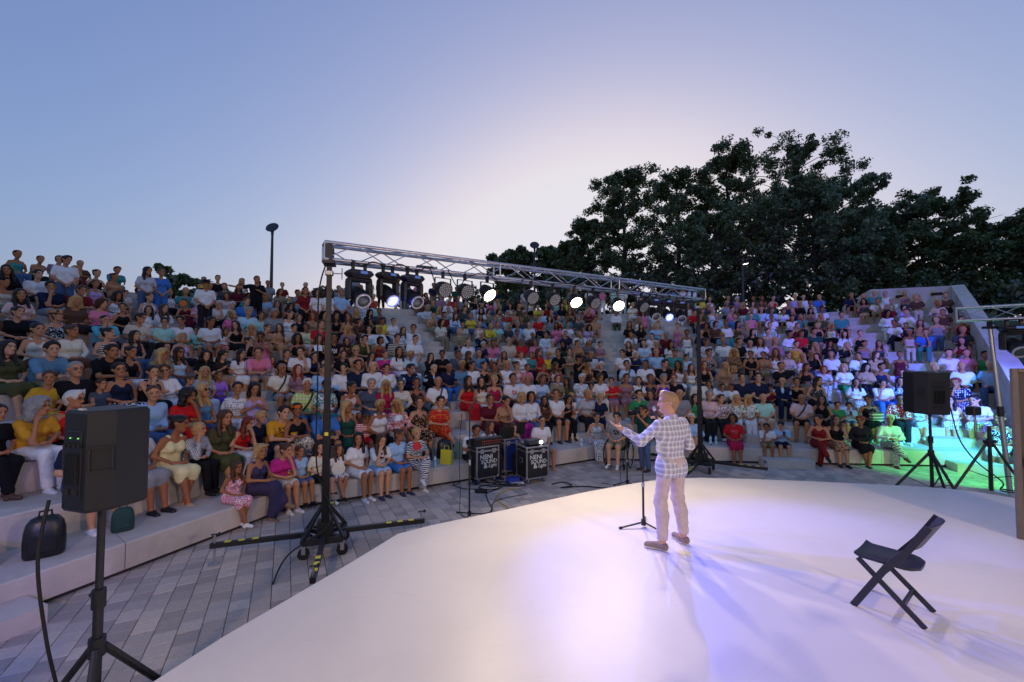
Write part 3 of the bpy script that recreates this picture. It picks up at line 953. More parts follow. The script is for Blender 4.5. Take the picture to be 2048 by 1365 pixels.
# ------------------------------------------------------------------ small side truss on the far side
S0, S1 = Vector((9.35, 8.95, 0)), Vector((12.9, 5.5, 0))
box_truss(S0, S1, 3.50, 3.76, .13, 'short aluminium truss at the edge beside the end wall')
def side_post(x, y, lean, label):
    t = thing('truss_post', label, 'post', (x, y, GZ), 0)
    m = MB(); m.tube([(0.14, -.05, .02), (0.05, -.02, 1.6), (-.04, .02, 3.28)], [.045, .042, .034], 12); m.build('tube', M_STEEL, t, smooth=True)
    m = MB(); m.tube([(.055, -.02, 1.52), (.045, -.02, 1.72)], .052, 12); m.tube([(.05, -.02, 1.62), (-.06, -.06, 1.62)], .01, 6); m.build('collar', M_BLACK, t)
    m = MB(); m.box((-.045, .02, 3.3), (.2, .12, .05)); m.box((-.045, .02, 3.37), (.06, .06, .12)); m.build('cradle', M_BLACK, t)
    m = MB(); m.lathe([(.2, 0), (.2, .012), (.06, .02)], 18, None, (.14, -.05, 0)); m.build('foot_plate', M_STEEL, t)
    return t
side_post(9.72, 8.60, 0, 'bare steel post carrying the short side truss')
sd = (S1 - S0).normalized()
p = S0 + sd * 0.78; p.z = 3.46
CY, GR, VI = (0.03, 0.30, 1.0), (0.08, 1.0, 0.22), (0.14, 0.10, 1.0)
moving_head(p, Vector((-.35, -.75, -.55)), 'dark moving head light under the short side truss', scale=1.25)
p = S0 + sd * 1.7; p.z = 3.46
par_can(p, Vector((11.6, 10.6, .3)) - p, 'green lamp can farther along the short side truss', ('green', GR, 20), 360, 62, Vector((10.7, 10.35, .1)), .5, .1)
p = S0 + sd * 2.3; p.z = 3.46
par_can(p, Vector((12.8, 11.6, 1.2)) - p, 'cyan lamp can farther along the short side truss', ('cyan', CY, 20), 950, 58, Vector((12.0, 11.6, 1.1)), .6, .1)
p = S0 + sd * 2.9; p.z = 3.46
par_can(p, Vector((13.4, 13.0, 2.2)) - p, 'violet lamp can at the far end of the short side truss', ('violet', VI, 20), 1500, 66, Vector((13.2, 14.6, 2.6)), .9, .1)

# violet wash that reaches the near benches: a can on a short stand beside the stage
t = thing('floor_stand', 'short black stand holding a violet lamp can beside the stage', 'stand', (-3.35, 1.1, GZ))
m = MB(); m.tube([(0, 0, .05), (0, 0, 1.75)], .018, 8); m.build('pole', M_BLACK, t)
m = MB()
for a in (0, 2.1, 4.2): m.tube([(0, 0, .4), (.4 * math.cos(a), .4 * math.sin(a), .015)], .014, 6)
m.build('legs', M_BLACK, t)
pv_ = Vector((-3.35, 1.1, 2.12))
par_can(pv_, Vector((-5.6, 3.6, .3)) - pv_, 'violet lamp can on the short stand beside the stage', ('violet', VI, 20), 62, 80, Vector((-5.6, 3.3, .2)), .9, .1)

# house wash from the back of the stage: it lights the presenter's back and the rows facing the camera
TUNG = (1.0, 0.66, 0.40)
for fx, lb in ((-2.3, 'warm flood can on a tall stand behind the near loudspeaker'), (7.2, 'warm flood can on a tall stand at the back of the stage')):
    t = thing('floor_stand', lb.replace('warm flood can on a tall', 'tall black lamp') , 'stand', (fx, -2.2, STAGE_Z))
    m = MB(); m.tube([(0, 0, .05), (0, 0, 3.6)], .02, 8); m.build('pole', M_BLACK, t)
    m = MB()
    for a in (0, 2.1, 4.2): m.tube([(0, 0, .6), (.55 * math.cos(a), .55 * math.sin(a), .015)], .016, 6)
    m.build('legs', M_BLACK, t)
    pw = Vector((fx, -2.2, STAGE_Z + 3.95))
    par_can(pw, Vector((2.5, 14.0, 2.2)) - pw, lb, ('tungsten', TUNG, 20), 260 if fx < 0 else 440, 120, Vector((2.5, 14.0, 2.4)), .6, .25)

# ------------------------------------------------------------------ loudspeakers on tripod stands
def tripod(base, rz, h, label, spread=.55, hub=.75, r=.02):
    t = thing('speaker_stand', label, 'stand', base, rz)
    m = MB(); m.tube([(0, 0, .12), (0, 0, 1.15)], r * 1.15, 12); m.tube([(0, 0, 1.05), (0, 0, h)], r * .9, 12); m.build('pole', M_BLACK, t, smooth=True)
    m = MB(); m.tube([(0, 0, hub - .06), (0, 0, hub + .06)], r * 1.9, 12); m.tube([(0, 0, hub), (-.07, -.03, hub)], .009, 6); m.lathe([(.01, -.02), (.028, 0), (.01, .02)], 8, None, (-.08, -.035, hub)); m.build('hub', M_BLACKP, t, smooth=True)
    m = MB(); m.tube([(0, 0, 1.05), (0, 0, 1.17)], r * 1.6, 12); m.tube([(0, 0, 1.11), (-.07, -.03, 1.11)], .009, 6); m.lathe([(.01, -.025), (.032, 0), (.01, .025)], 8, None, (-.085, -.035, 1.11)); m.build('clamp_collar', M_BLACKP, t, smooth=True)
    for k in range(3):
        a = 2 * PI * k / 3
        c, s = math.cos(a), math.sin(a)
        m = MB(); m.tube([(c * .035, s * .035, hub - .01), (c * spread, s * spread, .02)], r * .95, 8); lg = m.build('leg', M_BLACK, t, smooth=True)
        m = MB(); m.bar((c * .02, s * .02, .2), (c * spread * .6, s * spread * .6, hub * .42), .02, .012); m.build('strut', M_BLACK, lg)
        m = MB(); m.tube([(c * (spread - .02), s * (spread - .02), .045), (c * (spread + .025), s * (spread + .025), .012)], r * 1.3, 8); m.build('rubber_foot', M_RUBBER, lg)
    return t

def loudspeaker(base, rz, hgt, w, dep, label, tilt=0.0, led=True):
    """+Y is the back of the cabinet, the grille faces -Y"""
    t = thing('loudspeaker', label, 'loudspeaker', base, rz)
    t.rotation_euler[0] = tilt
    m = MB()
    plan = [(-w / 2, -dep / 2), (w / 2, -dep / 2), (w / 2, dep * .12), (w * .30, dep / 2), (-w * .30, dep / 2), (-w / 2, dep * .12)]
    c = 0.02
    n = len(plan)
    lay = [(0.0, .94), (c, 1.0), (hgt - c, 1.0), (hgt, .94)]
    vs = []
    for (z, s) in lay: vs += [(x * s, y * s, z) for x, y in plan]
    fs = [tuple(range(n))[::-1], tuple(range(3 * n, 4 * n))]
    for q in range(3): fs += [(q * n + i, q * n + (i + 1) % n, (q + 1) * n + (i + 1) % n, (q + 1) * n + i) for i in range(n)]
    m.add(vs, fs)
    m.build('cabinet', M_BLACKP, t)
    m = MB(); m.box((0, -dep / 2 - .006, hgt / 2), (w * .93, .012, hgt * .94), None, .004); m.build('grille', mat('speaker_grille', (.02, .02, .022), .5, .6, bump=.6, bscale=400), t)
    yb = dep / 2
    m = MB(); m.box((0, yb + .001, hgt * .47), (w * .40, .012, hgt * .66), None, .004); ap = m.build('amp_panel', mat('amp_panel', (.009, .009, .011), .4), t)
    m = MB()
    for k in range(9): m.box((-w * .14 + k * w * .035, yb + .014, hgt * .42), (.006, .02, hgt * .30))
    m.build('cooling_fins', M_BLACK, ap)
    m = MB()
    for k in range(4): m.lathe([(.012, 0), (.012, .016)], 8, Matrix.Rotation(-PI / 2, 3, 'X'), (-.07 + k * .045, yb + .006, hgt * .66))
    m.build('knob', M_RUBBER, ap)
    for lx in ((-.045, .03) if led else ()):
        m = MB(); m.box((lx, yb + .009, hgt * .73), (.006, .006, .006)); m.build('indicator_led', mat('led_green', (.1, .8, .1), .3, emit=(.25, 1, .2), estr=.45), ap)
    m = MB(); m.box((-.03, yb + .008, hgt * .2), (.05, .01, .035)); m.box((.05, yb + .008, hgt * .2), (.05, .01, .035)); m.build('socket', M_RUBBER, ap)
    for sx in (-1, 1):
        nx, ny = dep * .38, w * .2
        ln = math.hypot(nx, ny); nx, ny = nx / ln, ny / ln
        cx_, cy_ = sx * w * .40, dep * .31
        rot = Matrix((Vector((-ny * sx * -1, -nx * 1.0 * -1, 0)).normalized(), Vector((nx * sx, ny, 0)), Vector((0, 0, 1)))).transposed()
        ax = Vector((ny * -sx, nx, 0)).normalized()
        no = Vector((nx * sx, ny, 0)).normalized()
        rot = Matrix((ax, no, ax.cross(no))).transposed()
        q = Vector((cx_, cy_, hgt * .52)) + no * .002
        m = MB()
        for dx, dz, wx, wz in ((0, .075, .115, .012), (0, -.075, .115, .012), (.055, 0, .012, .15), (-.055, 0, .012, .15)):
            m.box(q + rot @ Vector((dx, .003, dz)), (wx, .014, wz), rot)
        hd = m.build('handle', M_BLACKP, t)
        m = MB(); m.box(q + rot @ Vector((0, -.0, 0)), (.10, .006, .14), rot); m.build('handle_recess', M_RUBBER, hd)
    m = MB(); m.box((0, yb * .8, hgt + .004), (.05, .02, .012)); m.build('rigging_point', mat('grey_label', (.45, .45, .47), .5), t)
    return t
SPK = Vector((-2.73, 2.88, 0))
tripod((SPK.x, SPK.y, GZ), R(-55), 1.75, 'black tripod stand under the large near loudspeaker', .6, .8, .024)
loudspeaker((SPK.x, SPK.y, 1.76), R(163), .64, .36, .31, 'large black loudspeaker seen from behind in front of the near benches')
cable('speaker_cable', [(SPK.x - .12, SPK.y - .22, 1.86), (SPK.x - .14, SPK.y - .25, 1.5), (SPK.x - .12, SPK.y - .2, 1.0), (SPK.x - .10, SPK.y - .12, .55), (SPK.x - .06, SPK.y - .1, GZ + .02), (SPK.x + .3, SPK.y - .9, GZ + .02)], .010, M_RUBBER, 'black cable dangling from the large near loudspeaker')
S2 = Vector((8.08, 8.30, 0))
tripod((S2.x, S2.y, GZ), R(28), 1.68, 'black tripod stand under the far loudspeaker', .62, .85, .026)
loudspeaker((S2.x, S2.y, 1.66), R(172), .80, .62, .44, 'black loudspeaker on a stand in front of the blue lit people', tilt=R(-2), led=False)
cable('speaker_cable', [(S2.x + .2, S2.y - .2, 1.8), (S2.x + .35, S2.y - .2, 1.2), (S2.x + .55, S2.y - .3, .8), (S2.x + .5, S2.y - .75, .56), (S2.x + .1, S2.y - 1.1, .512), (S2.x + .55, S2.y - 1.35, .512), (S2.x + .2, S2.y - 1.0, .512)], .011, M_RUBBER, 'black cable from the far loudspeaker coiling on the stage edge')

# plain tripod with a small black box, right in front of the green lit bench
B3 = at_z(1992, 1000, GZ)
t = thing('light_stand', 'black tripod stand next to the bare steel post', 'stand', (9.35, 8.42, GZ), R(15))
m = MB(); m.tube([(0, 0, .1), (0, 0, 1.35)], .03, 12); m.build('pole', M_BLACK, t, smooth=True)
m = MB(); m.box((0, 0, 1.05), (.22, .1, .06), None, .01); m.tube([(0, 0, .95), (0, 0, 1.1)], .045, 12); m.build('hub', M_BLACKP, t)
for k in range(3):
    a = 2 * PI * k / 3 + .5
    c, s = math.cos(a), math.sin(a)
    m = MB(); m.tube([(c * .04, s * .04, 1.03), (c * .62, s * .62, .02)], .024, 8); lg = m.build('leg', M_BLACK, t, smooth=True)
    m = MB(); m.bar((c * .02, s * .02, .35), (c * .36, s * .36, .48), .02, .014); m.build('strut', M_BLACK, lg)
tb = thing('stage_box', 'small black box on a bracket above the light stand', 'box', (9.14, 8.5, 1.62), R(20))
m = MB(); m.box((0, 0, .06), (.26, .15, .17), None, .02); m.build('housing', M_BLACKP, tb)
m = MB(); m.tube([(.05, 0, 0), (.05, 0, -.35), (.1, 0, -.52)], .022, 8); m.build('bracket', M_STEEL, tb)

# tall flat panel standing on the stage at the edge of the view
P0 = at_z(2036, 1078, STAGE_Z)
t = thing('stage_flat', 'tall wooden framed panel standing on the stage at the edge of the view', 'panel', (P0.x, P0.y, STAGE_Z), R(-14))
m = MB(); m.box((.62, .03, 1.05), (1.2, .012, 2.06)); m.build('sheet', mat('brown_board', (.055, .043, .035), .6, var=.12, vscale=5, bump=.1), t)
M_FRAME = mat('pale_timber', (.12, .098, .075), .6, var=.15, vscale=9)
for nm, c, d in (('stile', (.03, 0, 1.05), (.06, .05, 2.1)), ('stile', (1.21, 0, 1.05), (.06, .05, 2.1)), ('rail', (.62, 0, 2.075), (1.12, .05, .05)), ('rail', (.62, 0, .03), (1.12, .05, .06))):
    m = MB(); m.box(c, d, None, .006); m.build(nm, M_FRAME, t)
m = MB(); m.box((.12, -.03, .95), (.05, .012, .12)); m.build('latch', M_BLACK, t)

# ------------------------------------------------------------------ folding chair on the stage
CHM = mat('dark_chair_plastic', (.018, .018, .026), .38, var=.1, vscale=8)
ch = thing('folding_chair', 'black folding chair standing open on the white stage', 'chair', (3.41, 3.90, STAGE_Z), math.atan2(.61, .79))
for sx in (-1, 1):
    m = MB()
    pts = [(sx * .225, .235, .0), (sx * .222, .02, .38), (sx * .215, -.14, .60), (sx * .208, -.27, .83)]
    for a, b in zip(pts, pts[1:]): m.bar(a, Vector(b) + (Vector(b) - Vector(a)).normalized() * .012, .022, .052, (0, 1, 0))
    m.build('front_leg', CHM, ch)
    m = MB(); m.bar((sx * .188, .20, .425), (sx * .19, -.235, 0.005), .02, .04, (0, 1, 0)); m.build('rear_leg', CHM, ch)
m = MB(); m.bar((-.188, -.10, .135), (.188, -.10, .135), .022, .04); m.build('rear_stretcher', CHM, ch)
m = MB(); m.bar((-.215, .15, .145), (.215, .15, .145), .016, .022); m.build('front_stretcher', CHM, ch)
m = MB()
NX, NY = 12, 10
top, bot = [], []
for j in range(NY + 1):
    for i in range(NX + 1):
        u, v = i / NX * 2 - 1, j / NY * 2 - 1
        hw = .198 if v > -.55 else .198 - .06 * ((-.55 - v) / .45) ** 2 * 1.6
        z = .445 - .018 * (1 - u * u) * (1 - v * v) + (.02 if v > .8 else 0) * (v - .8) / .2 + .012 * u * u
        top.append((u * hw, v * .215 + .01, z)); bot.append((u * hw, v * .215 + .01, z - .022))
n1 = len(top)
fs = []
W1 = NX + 1
for j in range(NY):
    for i in range(NX):
        a = j * W1 + i
        fs += [(a, a + 1, a + 1 + W1, a + W1), (n1 + a, n1 + a + W1, n1 + a + 1 + W1, n1 + a + 1)]
rim = [i for i in range(W1)] + [j * W1 + NX for j in range(1, NY + 1)] + [NY * W1 + i for i in range(NX - 1, -1, -1)] + [j * W1 for j in range(NY - 1, 0, -1)]
fs += [(rim[(q + 1) % len(rim)], rim[q], n1 + rim[q], n1 + rim[(q + 1) % len(rim)]) for q in range(len(rim))]
m.add(top + bot, fs)
m.build('seat', CHM, ch, smooth=True)
m = MB()
top, bot = [], []
for j in range(6):
    for i in range(13):
        u, v = i / 12 * 2 - 1, j / 5
        bow = .055 * (1 - u * u)
        zc = .60 + .235 * v + (.02 * (1 - u * u) if j == 5 else 0) + (.025 * (1 - abs(u)) if j == 0 else 0)
        yc = -.14 - (zc - .60) * .565 - bow
        top.append((u * .212, yc + .009, zc)); bot.append((u * .212, yc - .009, zc + .004))
n1 = len(top); fs = []
for j in range(5):
    for i in range(12):
        a = j * 13 + i
        fs += [(a, a + 13, a + 14, a + 1), (n1 + a, n1 + a + 1, n1 + a + 14, n1 + a + 13)]
rim = list(range(13)) + [j * 13 + 12 for j in range(1, 6)] + [5 * 13 + i for i in range(11, -1, -1)] + [j * 13 for j in range(4, 0, -1)]
fs += [(rim[q], rim[(q + 1) % len(rim)], n1 + rim[(q + 1) % len(rim)], n1 + rim[q]) for q in range(len(rim))]
m.add(top + bot, fs)
m.build('backrest', CHM, ch, smooth=True)

# ------------------------------------------------------------------ microphone stands
def mic_stand(base, rz, h, label, r=.010, tri=.30, mic=True, name='microphone_stand'):
    t = thing(name, label, 'stand', base, rz)
    m = MB(); m.tube([(0, 0, .06), (0, 0, h * .52)], r * 1.25, 10); m.build('lower_tube', M_BLACK, t, smooth=True)
    m = MB(); m.tube([(0, 0, h * .5), (0, 0, h)], r * .85, 10); m.build('upper_tube', M_BLACK, t, smooth=True)
    m = MB(); m.tube([(0, 0, h * .49), (0, 0, h * .54)], r * 1.9, 10); m.build('clutch', M_STEEL, t, smooth=True)
    m = MB(); m.tube([(0, 0, .03), (0, 0, .10)], r * 2.6, 10); m.build('hub', M_BLACKP, t, smooth=True)
    for k in range(3):
        a = 2 * PI * k / 3
        c, s = math.cos(a), math.sin(a)
        m = MB(); m.tube([(c * .02, s * .02, .065), (c * tri, s * tri, .014)], r * .95, 8); lg = m.build('leg', M_BLACK, t, smooth=True)
        m = MB(); m.tube([(c * (tri - .03), s * (tri - .03), .017), (c * (tri + .01), s * (tri + .01), .013)], r * 1.35, 8); m.build('rubber_end', M_RUBBER, lg)
    m = MB()
    if mic:
        m.tube([(0, 0, h), (.0, .01, h + .03)], .016, 8); m.tube([(-.02, -.03, h + .02), (.05, .06, h + .06)], [.014, .018], 10); m.lathe([(.012, -.02), (.026, .0), (.026, .03), (.012, .05)], 12, None, (.06, .075, h + .055))
        m.build('microphone', M_BLACKP, t, smooth=True)
    else:
        m.tube([(0, 0, h - .02), (0, 0, h + .02)], .014, 8); m.tube([(0, 0, h + .01), (.02, -.05, h + .05)], .018, 10); m.tube([(0, 0, h + .01), (.0, .04, h - .01)], .01, 6)
        m.build('clip', M_STEEL, t, smooth=True)
    return t
mic_stand((1.734, 5.713, STAGE_Z), R(190), 1.08, 'black microphone stand without a microphone in front of the presenter', .012, .33, False)
mic_stand((-.72, 7.31, GZ), R(20), 1.78, 'thin microphone stand behind the stage edge near the flight cases', .012, .3)
mic_stand((2.44, 9.14, GZ), R(70), .98, 'thin microphone stand behind the stage edge near the wheelchair', .012, .3)
cable('microphone_cable', [(-.86, 7.36, 1.78), (-.90, 7.36, 1.2), (-.88, 7.35, .5), (-.84, 7.33, GZ + .015), (-.4, 7.5, GZ + .015), (-.3, 8.1, GZ + .015), (.3, 8.5, GZ + .015)], .006, M_RUBBER, 'thin black cable hanging beside the microphone stand near the flight cases')
cable('microphone_cable', [(2.36, 9.15, .98), (2.31, 9.16, .6), (2.30, 9.16, .2), (2.28, 9.14, GZ + .015), (1.9, 9.2, GZ + .015)], .006, M_RUBBER, 'thin black cable hanging beside the microphone stand near the wheelchair')

# ------------------------------------------------------------------ flight cases and sound desk
M_CASE = mat('black_case_laminate', (.014, .014, .016), .4, var=.15, vscale=12, bump=.15, bscale=250)
M_CASEB = mat('blue_case_laminate', (.012, .03, .16), .4, var=.15, vscale=12)
M_LETTER = mat('white_print', (.78, .78, .78), .6)
def lettering(txt, size, M, parent, name='lettering', shear=0.0):
    cu = bpy.data.curves.new(name, 'FONT')
    cu.body = txt; cu.size = size; cu.align_x = 'LEFT'; cu.shear = shear; cu.offset = size * .012
    cu.resolution_u = 3
    tmp = bpy.data.objects.new('tmp', cu)
    COL.objects.link(tmp)
    bpy.context.view_layer.update()
    me = bpy.data.meshes.new_from_object(tmp.evaluated_get(bpy.context.evaluated_depsgraph_get()))
    bpy.data.objects.remove(tmp)
    me.materials.clear(); me.materials.append(M_LETTER)
    o = obj(name, me, parent)
    o.matrix_local = M
    return o
def flight_case(base, rz, w, dep, h, label, body, text=True, z0=.11):
    """origin at the nearest bottom corner; front face along +X, depth along +Y"""
    t = thing('flight_case', label, 'flight case', base, rz)
    m = MB(); m.box((w / 2, dep / 2, z0 + h / 2), (w - .012, dep - .012, h - .012)); m.build('panels', body, t)
    m = MB()
    e = .028
    for x in (0, w):
        for y in (0, dep): m.box((x + (e / 2 - .004 if x == 0 else -e / 2 + .004), y + (e / 2 - .004 if y == 0 else -e / 2 + .004), z0 + h / 2), (e, e, h))
    for z in (z0, z0 + h):
        zz = z + (e / 2 - .002 if z == z0 else -e / 2 + .002)
        for y in (0, dep): m.box((w / 2, y + (e / 2 - .005 if y == 0 else -e / 2 + .005), zz), (w - .03, e, e))
        for x in (0, w): m.box((x + (e / 2 - .005 if x == 0 else -e / 2 + .005), dep / 2, zz), (e, dep - .03, e))
    m.box((w / 2, .006, z0 + h - .10), (w - .04, .02, .03)); m.box((.006, dep / 2, z0 + h - .10), (.02, dep - .04, .03))
    m.build('aluminium_edges', M_ALU, t)
    for x in (0, w):
        for y in (0, dep):
            for z in (z0, z0 + h):
                m = MB(); m.lathe([(.006, -.026), (.022, -.018), (.028, 0), (.022, .018), (.006, .026)], 10, None, (x + (.016 if x == 0 else -.016), y + (.016 if y == 0 else -.016), z + (.02 if z == z0 else -.02))); m.build('ball_corner', M_STEEL, t, smooth=True)
    for fx in (.24, .76):
        m = MB(); m.box((w * fx, -.008, z0 + h - .105), (.085, .014, .10), None, .008); la = m.build('latch', M_STEEL, t)
        m = MB(); m.box((w * fx, -.018, z0 + h - .11), (.03, .012, .055), None, .004); m.build('latch_wing', M_ALU, la)
    m = MB(); m.box((-.004, dep * .5, z0 + h * .55), (.010, .14, .11), None, .003); hd = m.build('side_handle', M_STEEL, t)
    m = MB(); m.box((-.010, dep * .5, z0 + h * .55), (.006, .11, .07)); m.build('handle_dish', M_RUBBER, hd)
    for x in (.08, w - .08):
        for y in (.08, dep - .08):
            m = MB(); m.lathe([(.03, -.016), (.048, -.014), (.048, .014), (.03, .016)], 12, Matrix.Rotation(PI / 2, 3, 'X'), (x, y, .048)); c = m.build('caster', mat('blue_wheel', (.03, .05, .16), .5), t, smooth=True)
            m = MB(); m.box((x, y, z0 - .008), (.09, .09, .01)); m.box((x, y + .024, .07), (.03, .006, .07)); m.box((x, y - .024, .07), (.03, .006, .07)); m.build('caster_fork', M_STEEL, c)
    if text:
        F = Matrix.Translation((0, 0, 0))
        def mk(x, z): return Matrix.Translation((x, -.0075, z)) @ Matrix.Rotation(PI / 2, 4, 'X')
        lettering('NENI', .135, mk(w * .14, z0 + h * .605), t)
        lettering('SOUND', .112, mk(w * .19, z0 + h * .47), t)
        lettering('&', .15, mk(w * .30, z0 + h * .325), t)
        lettering('Light', .105, mk(w * .50, z0 + h * .34), t, shear=.35)
    return t
C2 = Vector((.306, 9.112, GZ)); C1 = Vector((-.749, 9.112, GZ))
flight_case(C2, R(27.5), .55, .46, .68, 'black flight case with white lettering under the projector', M_CASE)
flight_case(C1, R(32), .55, .50, .68, 'black flight case with white lettering under the mixing desk', M_CASE)
CB = Vector((-.17, 9.72, GZ))
flight_case(CB, R(30), .42, .40, .74, 'blue flight case standing between the two lettered cases', M_CASEB, False)
def local(base, rz, x, y, z):
    return Vector(base) + Matrix.Rotation(rz, 3, 'Z') @ Vector((x, y, z))
mx = thing('mixing_desk', 'black sound mixing desk on the lettered flight case', 'mixing desk', local(C1, R(32), .30, .24, .79), R(32))
m = MB()
prof = [(-.26, 0), (.22, 0), (.24, .16), (.14, .18), (-.24, .07)]
vs = [(x, y, z) for x in (-.34, .34) for (y, z) in prof]
# the desk slopes up away from its operator, whose back is to the benches
vs = [(x, -y, z) for (x, y, z) in vs]
n = len(prof)
m.add(vs, [tuple(range(n)), tuple(range(n, 2 * n))[::-1]] + [(i, n + i, n + (i + 1) % n, (i + 1) % n) for i in range(n)])
m.build('chassis', M_BLACKP, mx)
m = MB()
for k in range(16):
    for j in range(5): m.box((-.28 + k * .037, -.16 + j * .055 + .14, .085 + (0.14 - j * .055) * -.0 + (.10 - j * .026)), (.012, .012, .02))
tag(m.build('control_knobs', mat('grey_knob', (.35, .35, .36), .5), mx), kind='stuff')
m = MB()
for k in range(10):
    m.box((-.16 + k * .048, -.243, .11), (.026, .012, .025)); m.box((-.16 + k * .048, -.243, .06), (.026, .012, .025))
tag(m.build('connectors', mat('red_connector', (.32, .05, .04), .5), mx), kind='stuff')
pj = thing('projector', 'dark grey projector sitting on the lettered flight case', 'projector', local(C2, R(27.5), .30, .22, .79), R(27.5))
m = MB(); m.box((0, 0, .06), (.36, .27, .10), None, .02); m.build('housing', mat('projector_grey', (.05, .05, .055), .4), pj)
m = MB(); m.lathe([(.035, 0), (.04, .02), (.03, .022)], 16, Matrix.Rotation(PI / 2, 3, 'X'), (.11, -.133, .065)); m.build('lens', mat('projector_lens', (.9, .9, .85), .2, emit=(1, .97, .85), estr=3), pj)
for sx in (-.13, .13):
    m = MB(); m.lathe([(.014, 0), (.014, .012)], 8, None, (sx, .09, 0)); m.lathe([(.014, 0), (.014, .012)], 8, None, (sx, -.09, 0)); m.build('foot', M_RUBBER, pj)
def laptop(c, rz, label, w=.36, h=.24):
    t = thing('laptop', label, 'laptop', c, rz)
    m = MB(); m.box((0, .12, .010), (w, .25, .018), None, .004); m.build('base', M_BLACKP, t)
    m = MB(); m.box((0, -.03, .018 + h * .48), (w, .012, h), Matrix.Rotation(R(12), 3, 'X'), .003); lid = m.build('lid', M_BLACKP, t)
    m = MB(); m.box((0, .12, .0205), (w * .86, .12, .002)); m.build('keyboard', M_RUBBER, t)
    m = MB(); m.box((0, -.022, .018 + h * .48), (w * .92, .002, h * .88), Matrix.Rotation(R(12), 3, 'X')); m.build('screen', mat('laptop_screen', (.02, .02, .03), .2, emit=(.35, .4, .6), estr=.25), lid)
    return t
laptop(local(CB, R(30), .10, .10, .86), R(14), 'open laptop with its dark lid toward the stage beside the mixing desk', .36, .24)
laptop(local(CB, R(30), .46, .26, .86), R(24), 'larger open laptop with dark lid beside the projector', .44, .30)
sb = thing('power_box', 'small blue power box on the floor between the flight cases', 'box', (.02, 9.22, GZ), R(15))
m = MB(); m.box((0, 0, .07), (.26, .2, .14), None, .015); m.build('housing', mat('blue_plastic', (.015, .04, .3), .45), sb)
m = MB(); m.box((.06, -.13, .035), (.28, .09, .05), None, .008); m.build('socket_strip', mat('pale_plastic', (.6, .6, .58), .5), sb)
ad = MB(); ad.box((-.62, 8.62, GZ + .03), (.24, .1, .06), Matrix.Rotation(R(-10), 3, 'Z'), .012); tag(ad.build('adapter_block', M_BLACKP), 'black adapter block lying on the pavers in front of the cases', 'adapter')
z = GZ + .012
cable('floor_cable', [(.85, 9.15, z), (1.1, 9.3, z), (1.25, 9.05, z), (1.0, 8.9, z), (1.5, 9.0, z), (2.0, 8.85, z), (2.5, 8.8, z), (3.2, 8.35, z)], .012, M_RUBBER, 'thick black cable running from the projector case toward the stage')
cable('floor_cable', [(-.1, 9.1, z), (-.3, 8.8, z), (-.5, 8.55, z), (-.45, 8.1, z), (-.35, 7.6, z), (-.55, 7.2, z), (-.8, 6.9, z)], .009, M_RUBBER, 'black cable curving across the pavers from the cases to the stage')
cable('floor_cable', [(.1, 8.95, z), (-.2, 8.6, z), (-.3, 8.2, z), (-.05, 7.7, z), (.15, 7.2, z)], .010, M_YCABLE, 'orange cable crossing the pavers in front of the cases')
cable('floor_cable', [(-.75, 9.05, z), (-.5, 8.85, z), (-.2, 8.95, z), (.15, 8.9, z), (.2, 9.1, z)], .010, M_WCABLE, 'pale cable lying under the flight cases')
cable('floor_cable', [(-1.1, 9.5, z), (-1.25, 9.15, z), (-1.0, 8.85, z), (-.7, 8.8, z), (-.62, 8.66, z)], .008, M_RUBBER, 'thin black cable from the bench to the adapter block')
cable('floor_cable', [(-1.42, 10.0, .44), (-1.55, 9.4, .4), (-1.5, 9.25, z), (-1.2, 9.1, z), (-1.1, 9.5, z)], .007, M_RUBBER, 'thin black cable hanging off the front bench')
cable('floor_cable', [(-2.05, 5.2, z), (-2.2, 4.95, z), (-2.25, 4.6, z), (-2.45, 4.3, z), (-2.42, 4.0, z), (-2.75, 3.85, z), (-2.78, 3.65, z), (-2.55, 3.3, z)], .013, M_YCABLE, 'yellow cable snaking along the near stage edge')
tang = MB()
rr = random.Random(4)
for q in range(5):
    c = Vector((-.35 + rr.uniform(-.25, .3), 9.0 + rr.uniform(-.15, .15), z + q * .012))
    tang.tube([c + Vector((.22 * math.cos(a) * (1 + .2 * q % 2), .10 * math.sin(a), rr.uniform(0, .02))) for a in np.linspace(0, 6.0, 14)], .009, 5)
tag(tang.build('cable_coil', M_RUBBER), 'tangle of black cables heaped under the mixing desk case', 'cable')

